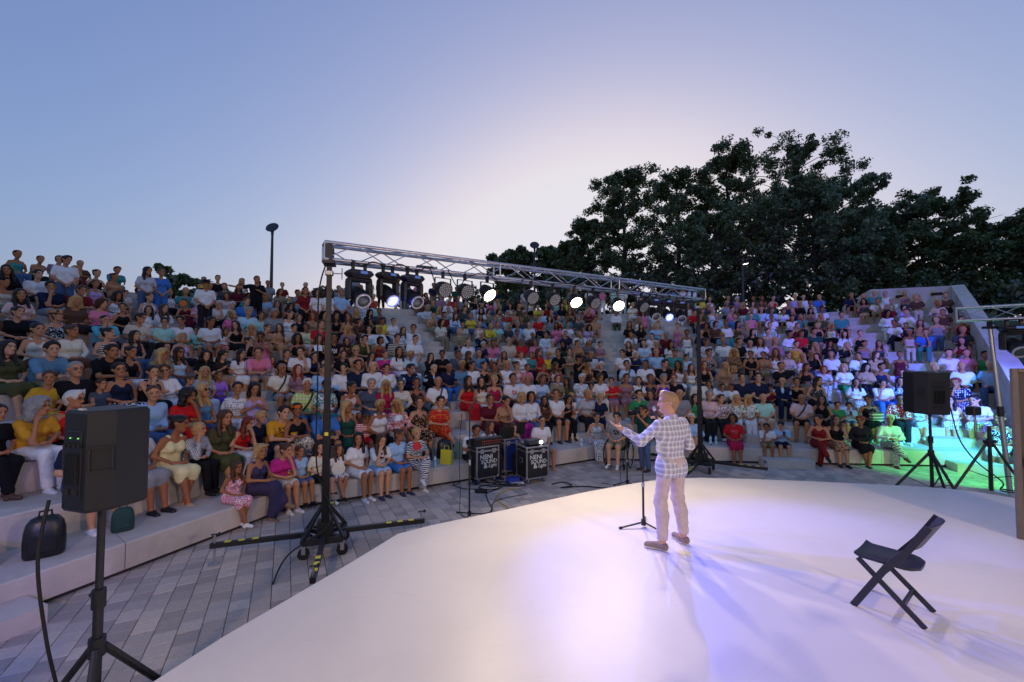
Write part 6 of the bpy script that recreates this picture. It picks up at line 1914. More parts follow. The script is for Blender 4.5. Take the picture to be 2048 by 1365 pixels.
PEOPLE = """1
175 120 fuk v.teal p.jeans 0
235 150 fun v.tan p.dark 1
72 235 flk s.black p.black 0
312 275 msk t.white o.dark 0
520 168 msk p.white p.jeans 5
755 262 fuk v.black k.black 0
893 290 fun v.tan k.tan 3
580 330 fck t.white k.white 0
400 365 msk t.navy o.grey 2
605 400 msn t.darkred o.khaki 1
752 350 fun v.lilac k.pink 0
145 430 flk t.palepink k.navy 0
900 465 fck v.white k.white 0
965 430 bsk t.white o.grey 2
1165 245 flk t.palegrey p.jeans 5
1260 255 fun t.blue p.blue 5
1140 325 msg t.maroon p.khaki 0
1175 450 fun v.white k.white 0
1310 430 flk t.white*7.magenta k.black 0
1300 385 fbn t.palegrey p.dark 0
1465 400 mzg p.teal p.dark 0
1570 405 fsn t.palegrey*3.slate p.dark 0
1620 350 msk t.white p.dark 5 Hcap.black
1685 435 fsn v.brown p.dark 0
1765 445 fbn t.palepink*3.grey p.dark 0
1865 465 msn t.blue p.dark 0
2020 310 mkk t.black p.black 9
1480 520 fuk v.maroon m.maroon 4
1605 490 fun t.pink*3.white k.pink 0
1715 505 msw t.white p.black 2
1840 520 fsw t.palecyan p.white 0
1905 590 fby t.pink*3.magenta p.pink 0
2005 555 msg t.palecyan p.grey 0 x
1280 540 fln t.white k.white 0
960 555 fuk v.black k.black 0
1155 565 flk t.white p.white 0
1075 615 msk t.beige p.dark 0 g
140 570 fuk t.black p.black 0
440 600 fsn v.black*3.white p.navy 0 Hstraw.tan
825 640 mkk p.cyan p.dark 2
1285 655 msk p.mint o.dark 0 g
1640 640 msk t.white o.green 0
1765 645 msk t.white o.grey 0
1880 670 flk v.black k.black 0
1990 690 fun v.tan k.tan 2
310 700 fuk v.cream k.brown 0
570 715 fun s.cream k.brown 0
850 735 fuk v.black*1.white p.black 0
1050 755 flk v.navy p.jeans 0
1425 775 fby v.lilac k.dark 0
1695 715 bsk t.mint o.mint 0
1815 740 gln t.white o.pink 0
1940 700 fly v.cream k.cream 2
1940 800 fuk t.black p.black 2
55 845 flk t.olive k.olive 0
320 850 msk p.steelblue o.khaki 1
820 870 msk t.black p.black 1
1000 880 fuk v.black k.white 0
1240 890 fly t.khaki k.khaki 2
1400 885 flk v.paleblue p.jeans 0 G
1690 915 fck t.black p.olive 1
1930 930 flk t.darkbrown k.tan 6 T
650 975 mkg t.black*7.white o.dark 0 g
880 1010 fuk v.navy k.black*3.white 0 g
1135 1020 fuk v.black k.black 2
1320 1025 fsn s.white k.white 3 g
1575 1040 fly t.paleteal*3.pink p.white 0
1715 1065 gun t.violet k.purple 0
455 1085 fun D.gold k 0
500 1195 fsw v.red k.black 0 g
1165 1165 mkn s.lightblue p.jeans 0
1470 1105 bsn t.blue o.dark 0
1415 1165 fck D.red k 2
1590 1160 fly v.steelblue p.jeans 0 G
1835 1150 fuk t.white*2.grey k.white*2.grey 0
1990 1130 flk v.lilac k.lilac 6
120 1230 fcg t.mustard p.white 2
740 1230 bsn t.slate o.dark 0
2
290 500 flk v.brown k.dark 0
395 525 fck v.brown k.dark 0
450 430 msk t.grey p.dark 3
550 400 fun t.darkred p.dark 5
615 415 fck t.white p.dark 5
670 410 fck t.white p.dark 5
790 405 msg t.lightblue p.navy 5
290 555 msg t.grey p.dark 0
385 575 fun v.white k.white 0
480 530 flk v.palepink k.dark 0
545 570 fcr v.tan k.tan 0
200 610 msk t.paleteal p.dark 0
435 640 fun t.black p.purple 0
550 640 msn t.red p.dark 0
660 600 fby v.tan k.tan 0
785 590 flk v.black k.black 0
870 590 fln v.tan k.tan 0
885 655 fuk s.brown m.brown 2
965 665 flk s.black k.black 2
1100 650 msk t.yellow p.dark 0
1195 640 fuk t.white p.white 0
1270 710 fln t.white k.dark 0
1350 690 msn s.white p.white 0
320 690 msk t.beige o.grey 6 P
520 690 fun p.paleyellow k.cream 0
185 690 fln v.tan k.tan 0
175 755 fuk v.pink k.pink 6
465 770 fck v.black p.white 0
605 770 fln v.black k.black 6 P
225 840 msn t.pink o.grey 1
395 855 msk t.white p.navy 2
165 925 flk t.white k.white 0
265 950 gln v.white o.white 0
390 940 fuk t.black p.black 0
525 945 fuk t.navy p.navy 2
640 940 fln v.tan k.tan 0
750 770 msk t.black*7.white o.dark 0
835 810 flk v.brown k.dark 0
790 840 fsy v.tan k.tan 0 g
935 775 msk t.olive o.dark 2
1015 725 msk t.white o.tan 0
1095 705 fby s.white p.white 4
1225 755 msk t.black*1.cream o.white 0
1360 750 mkk p.white o.white 4
1265 850 flk t.white k.white 0
1180 940 fun D.magenta k 0
1290 930 fsy t.palecyan p.white 0
325 1010 mzk t.cream o.grey 0 x
465 1020 flr t.mauve p.dark 0
640 1020 msn s.lightblue p.jeans 0
780 940 fuk t.black p.dark 0
875 950 flk v.brown k.dark 2
980 945 msk t.navy o.dark 0
825 1010 msk s.white p.dark 0
985 990 mzg s.white p.beige 0
1140 1015 msk s.white p.jeans 0
1310 1010 msk j.navy p.navy 1
1510 1010 mzg j.black p.dark 0
1505 930 flk s.black p.black 2
1585 920 msk t.black p.dark 3
1700 930 msn t.slate p.jeans 0
1785 920 fln v.black k.dark 0
1880 895 mzg t.steelblue p.dark 0
1760 975 fsy t.steelblue k.steelblue 0
1655 1005 mzg t.navy p.blue 0
1875 985 msk s.white p.navy 0
1965 985 fuk v.black k.black 0
525 1115 msw p.lime*4.cream p.jeans 0 x
650 1115 fsk t.teal*3.white k.teal 0
840 1145 fuk v.palepink o.white 1
1010 1110 fsg t.slate k.slate 0
1155 1135 fly D.crimson k 0
1250 1130 fun s.cream p.dark 0 g
1390 1120 fuk v.darkbrown k.dark 0
1540 1110 mzw t.white o.beige 0 x
1790 1095 flk d.red m 0
1905 1110 flk v.cream p.white 0
1985 1090 fsy v.crimson k.crimson 0
7
265 300 fln t.olive k.olive 0
30 310 fuk d.paleyellow k 0
590 280 msk t.mustard*7.brown o.navy 1 K2
810 290 fsk v.black k.cream*3.brown 4 Hband.orange K2
1030 270 msg t.blue o.dark 1 Hcap.palegrey
1230 240 fly d.darkgreen m 0
1450 250 fsy v.white p.black 0
1640 210 fly s.coral*3.white o.white 4
1790 200 fsn d.black*3.tan k 0
1945 210 fsk D.red*2.gold k 4
1400 440 bsn t.red*1.white o.red 6
410 470 fsy t.navy p.navy 0 K2
110 590 fuy s.navy*6.white p.black 2 K2
285 570 flr v.red p.white 2 K2
510 720 fby d.slatepurple m 4
330 820 gln d.pink*3.white k 0
755 650 bsn t.black o.dark 0
790 720 fun t.magenta o.beige 2
885 640 gun t.lightblue o.jeans 0
985 610 gck t.cream o.dark 0
1145 630 gln t.white o.white 0
1275 590 flk t.white o.white 0
1400 620 fln t.white*7.maroon o.lightblue 2
1560 610 fun t.lightblue o.blue 0
1730 510 fsy D.white*5.black m 4
6
100 430 fuk t.black p.black 0
640 450 msk t.navy o.jeans 0
1100 420 fuk t.palegrey k.grey 0
8
640 480 msk t.white p.black 2
800 460 fln s.white p.dark 0
990 470 fun t.tan p.dark 2
1275 400 mkk t.white o.grey 0 g
810 130 fun D.maroon k 4
930 120 fuk v.tan m.brown 2
1120 100 fby s.white p.magenta 0
1245 130 fbk s.white p.jeans 0
1290 240 flk v.brown p.black 0
1440 230 flk v.black p.black 6 T
1430 80 msn t.white o.dark 0
1560 70 flk t.olive p.dark 0
1615 200 fsy s.white o.white 4
1725 195 fsy t.navy p.navy 0
1695 70 fby t.lightgrey p.dark 0
1825 120 gun d.grey k 0
1975 70 fsk t.red k.mauve 3
1780 370 fun d.white*2.black m 0
3
1120 890 msk t.white p.black 0
1165 970 fsk t.paleblue p.jeans 0 x
1300 970 mkk p.white p.navy 0
1440 950 msk t.black p.dark 0
1550 955 flk v.white k.white 0
1385 1060 fsg v.purple k.purple 0
1490 1070 fsr t.black p.dark 0 g
1225 1070 fun v.navy k.navy 0
1120 1060 fsn v.mauve k.mauve 0
1000 1070 fbn t.white p.cream 0
885 1080 fsw t.white*3.steelblue p.white 0
835 985 fly v.brown k.dark 0
940 985 fsw t.black p.dark 0
870 920 mzg t.palegrey p.dark 0
920 830 fuk t.mauve p.jeans 0
760 790 fun v.tan k.tan 2
785 730 msn t.white o.dark 2
870 800 fsw t.black*1.grey p.dark 0
905 640 msn t.tan o.khaki 0
690 660 fun t.white p.black 4
605 670 flk t.pink k.pink*3.white 4
385 660 msn t.white o.white 0
290 650 msg t.lightblue p.grey 0
505 690 msk t.black*7.white p.dark 0
220 790 mzg t.beige p.cream 0
320 790 msg t.red p.cream 0
435 780 fun t.pink p.black 0
515 770 msk s.white p.white 0
285 720 fun v.brown k.brown 0
490 870 fln D.red k 0
600 860 fsk t.black p.black 0 g
675 850 msk t.khaki*3.brown p.khaki 3
530 930 fsy t.yellow p.dark 0
400 910 fun t.teal p.dark 0
330 920 fun t.white p.white 0
355 1010 fsn t.pink p.dark 0
150 980 fsy s.white p.white 0
75 990 fuk v.black k.dark 0
185 920 fln v.tan k.tan 0
245 985 fun v.palepink k.white 0
600 990 fln v.white k.white 0
490 1010 fun d.black*3.tan k 0
255 1070 msk t.white*7.red o.dark 0
370 1090 mzg p.white p.jeans 0
475 1090 fsn D.paleblue k 0
595 1090 fbr t.khaki p.khaki 0
1195 1140 msn p.white o.beige 3 x
1345 1180 fsk t.green p.dark 0
1470 1170 fbn t.mauve p.dark 0
1590 1160 mzg t.grey p.dark 0
1540 1250 msk p.white p.navy 3
1690 1270 flk t.green p.dark 0
1770 1190 fsg s.palepink p.dark 0
1885 1150 msn s.cream p.beige 0
1845 1280 fsn t.mauve*3.white p.dark 0
1985 1260 fly t.white*3.green p.white 0
1910 1090 bsk t.white o.dark 0 x
2020 1070 msk t.navy p.dark 0
2010 1190 bsk t.paleblue o.dark 0
1785 880 fsk v.navy*3.white k.navy 0
1915 790 msg p.white p.grey 0
1985 880 fcy s.brown*3.tan p.dark 0
1780 800 fsn s.white*3.slate p.dark 0
1740 720 fsn t.navy*3.white k.navy 0
1615 900 bsk t.paleblue o.blue 0
1460 760 msg t.maroon p.dark 1
1345 760 fsk t.white p.white 2
1295 820 mzg t.paleblue p.lightblue 0
1180 830 fln v.black k.black 0
1185 740 msk t.white o.dark 2 Hcap.white
1265 700 flk t.black p.dark 0
1175 660 fln t.black*7.white p.white 0
1280 580 flk s.pink k.pink 0
1380 680 mkr t.lightblue o.dark 3
1555 680 fsn v.pink p.pink 0
1625 730 fsk v.white p.white 0
1390 880 mzg p.lightblue p.dark 0
1530 880 msg t.teal p.dark 0 Hstraw.dark
1755 980 flr v.black p.black 0
1665 1010 fln v.white p.paleteal 0
1925 990 fly v.tan k.tan 0
1935 650 fuk s.white p.teal 0
1860 600 msg t.lightblue p.dark 0 x
2000 600 fsn t.blue k.blue 0
1070 575 msw s.white p.olive 0
1730 620 mzg v.navy p.dark 0
1940 490 fsy t.grey p.dark 0
4
310 460 fsn t.pink p.white 0
525 490 msk t.white o.dark 0
625 425 msk t.white o.dark 1 x
690 330 msk v.navy*7.white o.navy 0
820 450 msk t.teal p.dark 2
760 265 fsy s.lilac p.white 0
845 260 fsk s.white p.white 0
1000 255 mzg p.blue p.jeans 2
920 430 fck v.mauve*3.white k.dark 0
1035 400 msk t.white p.dark 0
1025 470 fly t.olive p.dark 0
1235 455 msk t.teal o.navy 0
1335 215 mzg p.navy o.black 2
1505 280 fby d.red m 0
1535 195 msw p.teal p.dark 3
1680 265 msg s.white p.white 0
1885 255 fsy v.mauve p.jeans 0
1705 430 fck s.white*1.slate p.white 0
1905 425 fsn t.white p.dark 0
1790 540 fuk t.white p.black 4 x
1895 550 bsk t.black o.maroon 0
480 610 fun v.khaki k.khaki 0
330 620 flk t.black p.white 0
555 690 mzg s.mauve*4.white p.dark 0
700 670 fsk s.white*3.navy p.white 0
820 660 msk t.red p.dark 0
955 625 msk t.darkgreen o.dark 0
785 580 fsn v.maroon k.dark 0
990 570 fby v.black k.black 0
1130 580 fby v.white k.black 0
1270 670 flk s.white*3.pink p.white 0
1425 650 fuk v.black p.dark 0
1465 770 fsk v.mauve k.dark 0
1620 770 fln v.slate o.dark 0
1110 780 flk t.black o.black 0
1265 770 fly t.black o.khaki 2 Hcap.black
955 790 fly v.tan k.tan 2
770 790 fsn v.gold k.gold 0
550 800 fln v.white k.white 0
375 720 fln t.white k.black*3.white 0
235 710 fuk t.black k.black 0
295 790 mzg t.white p.dark 0
310 900 msn v.black o.dark 0 g
510 910 fuk v.tan k.khaki 3
635 890 fun s.beige k.dark 0
825 910 fly v.white*2.navy o.white 2
970 930 flk t.black p.jeans 2
1135 890 mkn t.cream o.dark 0
1395 890 msk s.white o.navy 2
1580 870 fln s.tan p.tan 0 Hscarf.tan
1640 990 fsk v.navy o.dark 0 Hvisor.white
1835 890 fun v.maroon k.maroon 0
1265 1050 fby t.white p.green 0
1045 1060 fbr t.white*3.steelblue p.white*3.steelblue 1
970 1130 flk v.black*3.grey k.dark 0
770 1170 msk v.black o.dark 0
545 1160 mzg j.navy p.navy 0
190 1070 msk t.navy o.dark 0
375 1060 bsk t.navy o.dark 3
300 1220 bsk v.maroon o.dark 0 Hcap.dark
160 1240 bsk t.white o.dark 0
1380 1180 flk t.white k.white*3.grey 0
1640 1190 msk p.white p.blue 2
1820 1140 flk s.blue*3.white k.blue 0
1860 1080 bsk t.purple o.dark 0
145 975 gby t.grey o.dark 0
5
795 490 fln v.tan k.dark 0
985 450 fun v.grey p.jeans 3
1280 450 msn v.maroon o.dark 0 Hcap.brown
1275 570 mzg t.darkgrey*7.olive o.brown 0
850 590 msn t.blue p.teal 2
1000 250 fby s.palepink p.black 3
1135 830 msk p.white o.khaki 0
1320 830 fun t.pink p.dark 0 g
1275 970 mzn t.white*7.slate o.dark 0 g
1600 950 mkg p.lightblue p.jeans 0
1510 910 fsk t.green p.dark 0
1870 1000 msk t.dark p.dark 0
960 980 fby t.palegrey p.dark 0
1235 1150 fsr D.navy*2.white k 2
10
190 360 flk v.black p.black 0
325 430 bsk t.green o.dark 0
430 420 bsk t.lightblue o.jeans 6 T
620 370 fuk v.black k.black 0
870 350 fun s.red*3.white p.dark 2 g
1370 370 flk v.white k.white*2.navy 0
1630 360 fuk t.white k.white*2.black 2
1890 390 fun v.navy*3.white k.white 0
160 540 fuk v.darkred p.darkred 4
320 560 fln v.black k.tan*3.darkbrown 0
540 550 fsr s.dark k.black 0
810 540 fsw s.white p.black*5.white 4
1075 480 gby d.paleblue k 0
9
1290 470 fbk t.red*7.coral k.crimson 0
1540 530 bsk t.white o.khaki 2
1660 510 bsk t.lightblue o.navy 6 T
1440 310 mzg p.mint o.beige 0
1810 310 mzk p.palepink o.black 0 x
1280 310 fly t.white*3.green p.white 0
970 490 fsw s.lightblue o.white 4
"""
SKINS = [srgb(h) for h in ('c08a68', 'b0764f', 'cf9a78', '9c6340', 'b87c58', 'c8926e')]
TOPW = {'t': 'tee', 'p': 'polo shirt', 's': 'long sleeved shirt', 'v': 'sleeveless top', 'j': 'blazer', 'w': 'blouse', 'd': 'sleeveless dress', 'D': 'dress'}
BOTW = {'p': 'trousers', 'o': 'shorts', 'k': 'skirt', 'm': 'long skirt'}
PATW = {1: 'striped', 2: 'spotted', 3: 'flowered', 4: 'checked', 5: 'zebra patterned', 6: 'finely checked', 7: 'printed'}
POSEW = {0: 'hands in lap', 1: 'leaning on knees', 2: 'hand at face', 3: 'arms folded', 4: 'legs crossed', 5: 'standing', 6: 'hands raised', 7: 'hands in lap', 9: 'standing with one arm out'}
ORD = ['', 'first', 'second', 'third', 'fourth', 'fifth', 'sixth', 'seventh', 'eighth', 'ninth', 'tenth', 'eleventh', 'top']

def parse_cloth(tok):
    parts = tok.split('.')
    kind = parts[0]
    if len(parts) == 1: return kind, None, 0, None
    rest = '.'.join(parts[1:])
    if '*' in rest:
        col, pt = rest.split('*'); num, acc = pt.split('.')
        return kind, col, int(num), acc
    return kind, rest, 0, None

BASE = {'m': 1.08, 'f': 1.045}
def seat_for(px, py, pose, child, sex='f', force=None):
    best = None
    stand = pose in (5, 8, 9)
    for k in range(1, NROW + 1):
        w = TREAD * (k - 1) + (.62 if stand else .27)
        if force and k != force: continue
        sc = .82 if child else BASE[sex]
        hz = RISE * k + ((1.55 if stand else .745 - DROP.get(pose, 0)) * sc)
        fw = {1: .27, 2: .2}.get(pose, .06)
        r = on_row(px, w)
        if r is None: continue
        p, s = r
        dep = p.y * math.cos(PITCH) + (hz - HC) * math.sin(PITCH)
        r2 = on_row(1024 + (px - 1024) * dep / p.y, w)
        if r2: p, s = r2
        y = proj((p.x - SEG_N[s].x * fw, p.y - SEG_N[s].y * fw, hz))[1]
        e = abs(y - py)
        if best is None or e < best[0]: best = (e, k, p, s, y, hz - RISE * k)
    return best

rows = []
reg = None
for ln in PEOPLE.strip().splitlines():
    tk = ln.split()
    if len(tk) == 1:
        reg = REG[int(tk[0])]; continue
    px, py = reg[0] + float(tk[0]) / reg[2], reg[1] + float(tk[1]) / reg[2]
    code, top, bot, pose = tk[2], parse_cloth(tk[3]), parse_cloth(tk[4]), int(tk[5])
    opts = tk[6:]
    child = code[0] in 'bg'
    sx_ = 'm' if code[0] in 'mb' else 'f'
    b = seat_for(px, py, pose, child, sx_, next((int(q[1:]) for q in opts if q[0] == 'K'), None))
    if b is None: continue
    e, k, p, s, y, hh = b
    # a taller or shorter person takes up what is left of the difference
    dz = (y - py) * p.y / FPX
    sc = (.82 if child else BASE[sx_]) * max(.94, min(1.07, 1 + dz / max(hh, .5) * .8))
    opts = [q for q in opts if q[0] != 'K']
    rows.append(dict(px=px, py=py, sex='m' if code[0] in 'mb' else 'f', child=child, hs=code[1], hc=code[2], top=top, bot=bot, pose=pose, opts=opts, k=k, p=p.copy(), seg=s, sc=sc))
# nobody sits in anybody's lap: push neighbours in a row apart
for it in range(30):
    for a in rows:
        for b in rows:
            if a is b or a['k'] != b['k'] or (a['pose'] in (5, 9)) != (b['pose'] in (5, 9)): continue
            d = b['p'] - a['p']
            L = d.length
            need = .40 if not (a['child'] or b['child']) else .34
            if L < need:
                dr = SEG_D[a['seg']] if a['seg'] == b['seg'] else (d.normalized() if L > 1e-3 else SEG_D[a['seg']])
                sg = 1 if d.dot(dr) >= 0 else -1
                a['p'] -= dr * sg * (need - L) * .25; b['p'] += dr * sg * (need - L) * .25
for a in rows: a['dist'] = Vector((a['p'].x, a['p'].y, RISE * a['k'] - HC)).length
rows.sort(key=lambda a: a['dist'] * (.6 if a['pose'] in (5, 9) else 1))
SOLO, FAR = rows[:292], rows[292:]

# ------------------------------------------------------------------ labels that single each person out
def pat_phrase(cl):
    kind, col, pat, acc = cl
    w = WORDS.get(col, col)
    if pat: w = w + ' ' + PATW[pat]
    return w
def top_phrase(a): return pat_phrase(a['top']) + ' ' + TOPW[a['top'][0]]
def bot_phrase(a):
    if a['bot'][1] is None: return ''
    return pat_phrase(a['bot']) + ' ' + BOTW[a['bot'][0]]
def zone(px):
    for lim, z in ((340, 'above the near loudspeaker'), (640, 'before the near tower'), (860, 'just past the near tower'), (1130, 'above the flight cases'), (1280, 'beside the centre stair'), (1420, 'behind the presenter'), (1640, 'past the far tower'), (1815, 'before the far loudspeaker'), (4000, 'around the far loudspeaker')):
        if px < lim: return z
def nbr(a, side):
    best = None
    for b in SOLO:
        if b is a or b['k'] != a['k']: continue
        d = (b['px'] - a['px']) * side
        if 0 < d < 160 and (best is None or d < best[0]): best = (d, b)
    return best[1] if best else None
def words(s): return len(s.replace(',', ' ').split())
EX = {'g': 'glasses', 'G': 'sunglasses'}
cands = []
for a in SOLO:
    base = ('child' if a['child'] else 'person') + ' in ' + top_phrase(a)
    row = ORD[a['k']] + ' row'
    bt = bot_phrase(a)
    ps = POSEW[a['pose']]
    hat = next((o for o in a['opts'] if o[0] == 'H'), None)
    if hat: ps = 'wearing ' + ('a headscarf' if 'scarf' in hat else 'a headband' if 'band' in hat else 'a visor' if 'visor' in hat else 'a cap' if 'cap' in hat else 'a hat')
    elif any(o in EX for o in a['opts']): ps = 'wearing ' + EX[next(o for o in a['opts'] if o in EX)]
    elif 'x' in a['opts']: ps = 'with a shoulder strap'
    elif 'P' in a['opts']: ps = 'holding paper'
    elif 'T' in a['opts']: ps = 'holding a phone'
    L = []
    if bt: L.append(f'{base} and {bt}, {ps}, {zone(a["px"])}')
    else: L.append(f'{base}, {ps}, {zone(a["px"])}')
    L.append(f'{base}, {ps}, {row} {zone(a["px"])}')
    if bt: L.append(f'{base} and {bt}, {row} {zone(a["px"])}')
    for side, wd in ((1, 'left of'), (-1, 'right of')):
        b = nbr(a, side)
        if b: L.append(f'{base}, {wd} the person in {top_phrase(b)}'); L.append(f'{base}, {row}, {wd} the person in {top_phrase(b)}')
    L = [x for x in L if 4 <= words(x) <= 16]
    cands.append(L or [f'{base}, {row}'])
used = {}
cnt = {}
for L in cands:
    for x in set(L): cnt[x] = cnt.get(x, 0) + 1
for a, L in zip(SOLO, cands):
    pick = next((x for x in L if cnt[x] == 1 and x not in used), None) or next((x for x in L if x not in used), L[-1])
    used[pick] = 1
    a['label'] = pick

# ------------------------------------------------------------------ build the people
def child_of(o, name, me, col, par_m=None, accent=None, pattern=0):
    c = bpy.data.objects.new(name, me)
    COL.objects.link(c)
    c.parent = o
    if par_m is not None: c.matrix_local = par_m
    c.color = (*col, 1)
    if pattern:
        c['pattern'] = float(pattern); c['accent'] = [float(v) for v in accent]
    return c
STRAP = {}
def strap_mesh():
    if 'm' not in STRAP:
        m = MB()
        pts = [(.10, .02, .60), (.095, -.09, .56), (.04, -.155, .42), (-.03, -.15, .30), (-.10, -.14, .20)]
        for p, q in zip(pts, pts[1:]): m.bar(p, q, .035, .008, (0, -1, 0))
        m.box((-.11, -.16, .14), (.17, .06, .13), None, .015)
        STRAP['m'] = m.mesh('shoulder_bag', M_BLACKP)
    return STRAP['m']
def paper_mesh(kind):
    if kind not in STRAP:
        m = MB()
        if kind == 'P': m.box((0, -.36, .44), (.20, .26, .003), Matrix.Rotation(R(35), 3, 'X'))
        else: m.box((0, -.375, .47), (.075, .010, .155), Matrix.Rotation(R(-25), 3, 'X'), .004)
        STRAP[kind] = m.mesh('sheet_of_paper' if kind == 'P' else 'phone', mat('white_paper', (.78, .78, .78), .7) if kind == 'P' else M_BLACKP)
    return STRAP[kind]
FOCUS = Vector((1.9, 5.3))
def person_rot(p, seg, r, f=.5):
    inn = -SEG_N[seg]
    to = (FOCUS - p).normalized()
    d = (inn * (1 - f) + to * f).normalized()
    return math.atan2(d.x, -d.y) + r.uniform(-.14, .14)
def build_person(label, loc, rz, sc, sex, pose, hs, hc, top, bot, skin, shoe, group='people watching from the tiers', opts=(), mirror=False, name='person', hv=0):
    J = skeleton(pose, sex, hv)
    o = obj(name, get_body(pose, sex, False, hv), None, loc)
    o.rotation_euler = (0, 0, rz)
    o.scale = (-sc if mirror else sc, sc, sc)
    o.color = (*skin, 1)
    tag(o, label, 'person', group)
    kind, col, pat, acc = top
    c = COLORS[col]; ac = COLORS.get(acc)
    dress = kind in 'dD'
    tk = {'d': 'v', 'D': 't'}.get(kind, kind)
    child_of(o, {'v': 'sleeveless_top', 't': 'tee', 'p': 'polo_shirt', 's': 'shirt', 'j': 'blazer', 'w': 'blouse'}[tk] if not dress else 'dress_bodice', get_top(tk, pose, sex), c, None, ac, pat)
    if tk == 'j':
        child_of(o, 'shirt', get_top('p', pose, sex), COLORS['paleblue'])
    bk, bc, bp, ba = bot
    if bc is None: bc, bp, ba = col, pat, acc
    child_of(o, {'p': 'trousers', 'o': 'shorts', 'k': 'skirt', 'm': 'long_skirt'}[bk], get_bottom(bk, pose, sex), COLORS[bc], None, COLORS.get(ba), bp)
    for me in get_shoes(pose, sex): child_of(o, 'shoe', me, shoe)
    M = Matrix.Translation(Vector(J['hed'])) @ Matrix(J['hrot'].tolist()).to_4x4()
    hair = get_bald() if hs == 'z' else get_hair(hs)
    hat = next((q for q in opts if q[0] == 'H'), None)
    if not (hat and 'scarf' in hat): child_of(o, 'hair', hair, HAIRC[hc], M)
    if hat:
        hk, hcol = hat[1:].split('.')
        child_of(o, {'scarf': 'headscarf', 'band': 'headband', 'straw': 'hat'}.get(hk, hk), get_hat(hk), COLORS[hcol], M)
    if 'g' in opts or 'G' in opts: child_of(o, 'glasses', get_glasses('G' in opts), (0, 0, 0), M)
    if 'x' in opts: child_of(o, 'shoulder_bag', strap_mesh(), (0, 0, 0))
    return o
SHOES = [srgb(h) for h in ('e4e2e0', 'e4e2e0', '1b1a1c', '5a4030', '8a6a52', 'b89878', '2c3550')]
rp = random.Random(31)
for a in SOLO:
    z = RISE * a['k']
    pose = a['pose']
    if pose == 0 and rp.random() < .3: pose = 7
    loc = Vector((a['p'].x, a['p'].y, z + (.0 if pose in (5, 9) else .004)))
    f = .75 if pose in (5, 9) else .5
    rz = person_rot(a['p'], a['seg'], rp, f)
    o = build_person(a['label'], loc, rz, a['sc'], a['sex'], pose, a['hs'], a['hc'], a['top'], a['bot'], rp.choice(SKINS), rp.choice(SHOES), opts=a['opts'], mirror=rp.random() < .5 and 'x' not in a['opts'] and pose != 9, hv=rp.choice([0, 1, 2] if pose in (0, 7, 2, 3, 4) else [0, 1]))
    a['o'] = o
    if pose not in (5, 9): o.rotation_euler = (rp.uniform(-.05, .04), rp.uniform(-.07, .07), rz)
    for kd in 'PT':
        if kd in a['opts']:
            q = obj('sheet_of_paper' if kd == 'P' else 'phone', paper_mesh(kd), None, loc); q.rotation_euler = (0, 0, rz); q.scale = (a['sc'],) * 3
            tag(q, ('white sheet of paper held by the ' if kd == 'P' else 'dark phone held by the ') + ('child' if a['child'] else 'person') + ' in ' + top_phrase(a) + (' ' + zone(a['px']) if kd == 'T' else ''), 'paper' if kd == 'P' else 'phone')

# ------------------------------------------------------------------ the rest of the crowd, too far up to pick apart: one mass
CV, CQ, CC = [], [], []
cn = 0
def crowd_add(V, Q, M, col):
    global cn
    v = np.c_[V, np.ones(len(V))] @ np.array(M).T
    CV.append(v[:, :3]); CQ.append(Q + cn); CC.append(np.tile(np.array([*col, 1.0], np.float32), (len(V), 1)))
    cn += len(V)
def crowd_person(p, seg, k, sc, sex, pose, hs, hc, tk, tc, bk, bc, skin, r):
    rz = person_rot(p, seg, r, .5)
    M = Matrix.Translation((p.x, p.y, RISE * k + .004)) @ Matrix.Rotation(rz, 4, 'Z') @ Matrix.Diagonal((sc, sc, sc, 1))
    hv = r.choice([0, 1, 2])
    J = skeleton(pose, sex, hv)
    crowd_add(*bare_skin(pose, sex, hv, tk, bk), M, skin)
    crowd_add(*get_top(tk, pose, sex, True), M, tc)
    crowd_add(*get_bottom(bk, pose, sex, True), M, bc)
    crowd_add(*get_hair(hs if hs != 'z' else 'k', True), M @ Matrix.Translation(Vector(J['hed'])) @ Matrix(J['hrot'].tolist()).to_4x4(), HAIRC[hc] if hs != 'z' else skin)
taken = [(a['k'], a['p']) for a in rows]
for a in FAR:
    tk, col = a['top'][0], a['top'][1]
    bk, bc = a['bot'][0], a['bot'][1] or col
    crowd_person(a['p'], a['seg'], a['k'], a['sc'], a['sex'], a['pose'] if a['pose'] in (0, 1, 2, 3, 4, 5) else 0, a['hs'], a['hc'], {'d': 'v', 'D': 't', 'j': 's', 'w': 's'}.get(tk, tk), COLORS[col], bk, COLORS[bc], rp.choice(SKINS), rp)
TC = ['white', 'white', 'white', 'black', 'navy', 'darkgrey', 'darkred', 'darkgreen', 'brown', 'palegrey', 'black', 'black', 'navy', 'tan', 'pink', 'red', 'lightblue', 'paleblue', 'teal', 'olive', 'cream', 'mauve', 'beige', 'maroon', 'steelblue', 'khaki', 'yellow', 'mint', 'grey', 'brown', 'lilac']
BC = ['dark', 'black', 'jeans', 'white', 'khaki', 'navy', 'grey', 'tan', 'beige']
rc_ = random.Random(77)
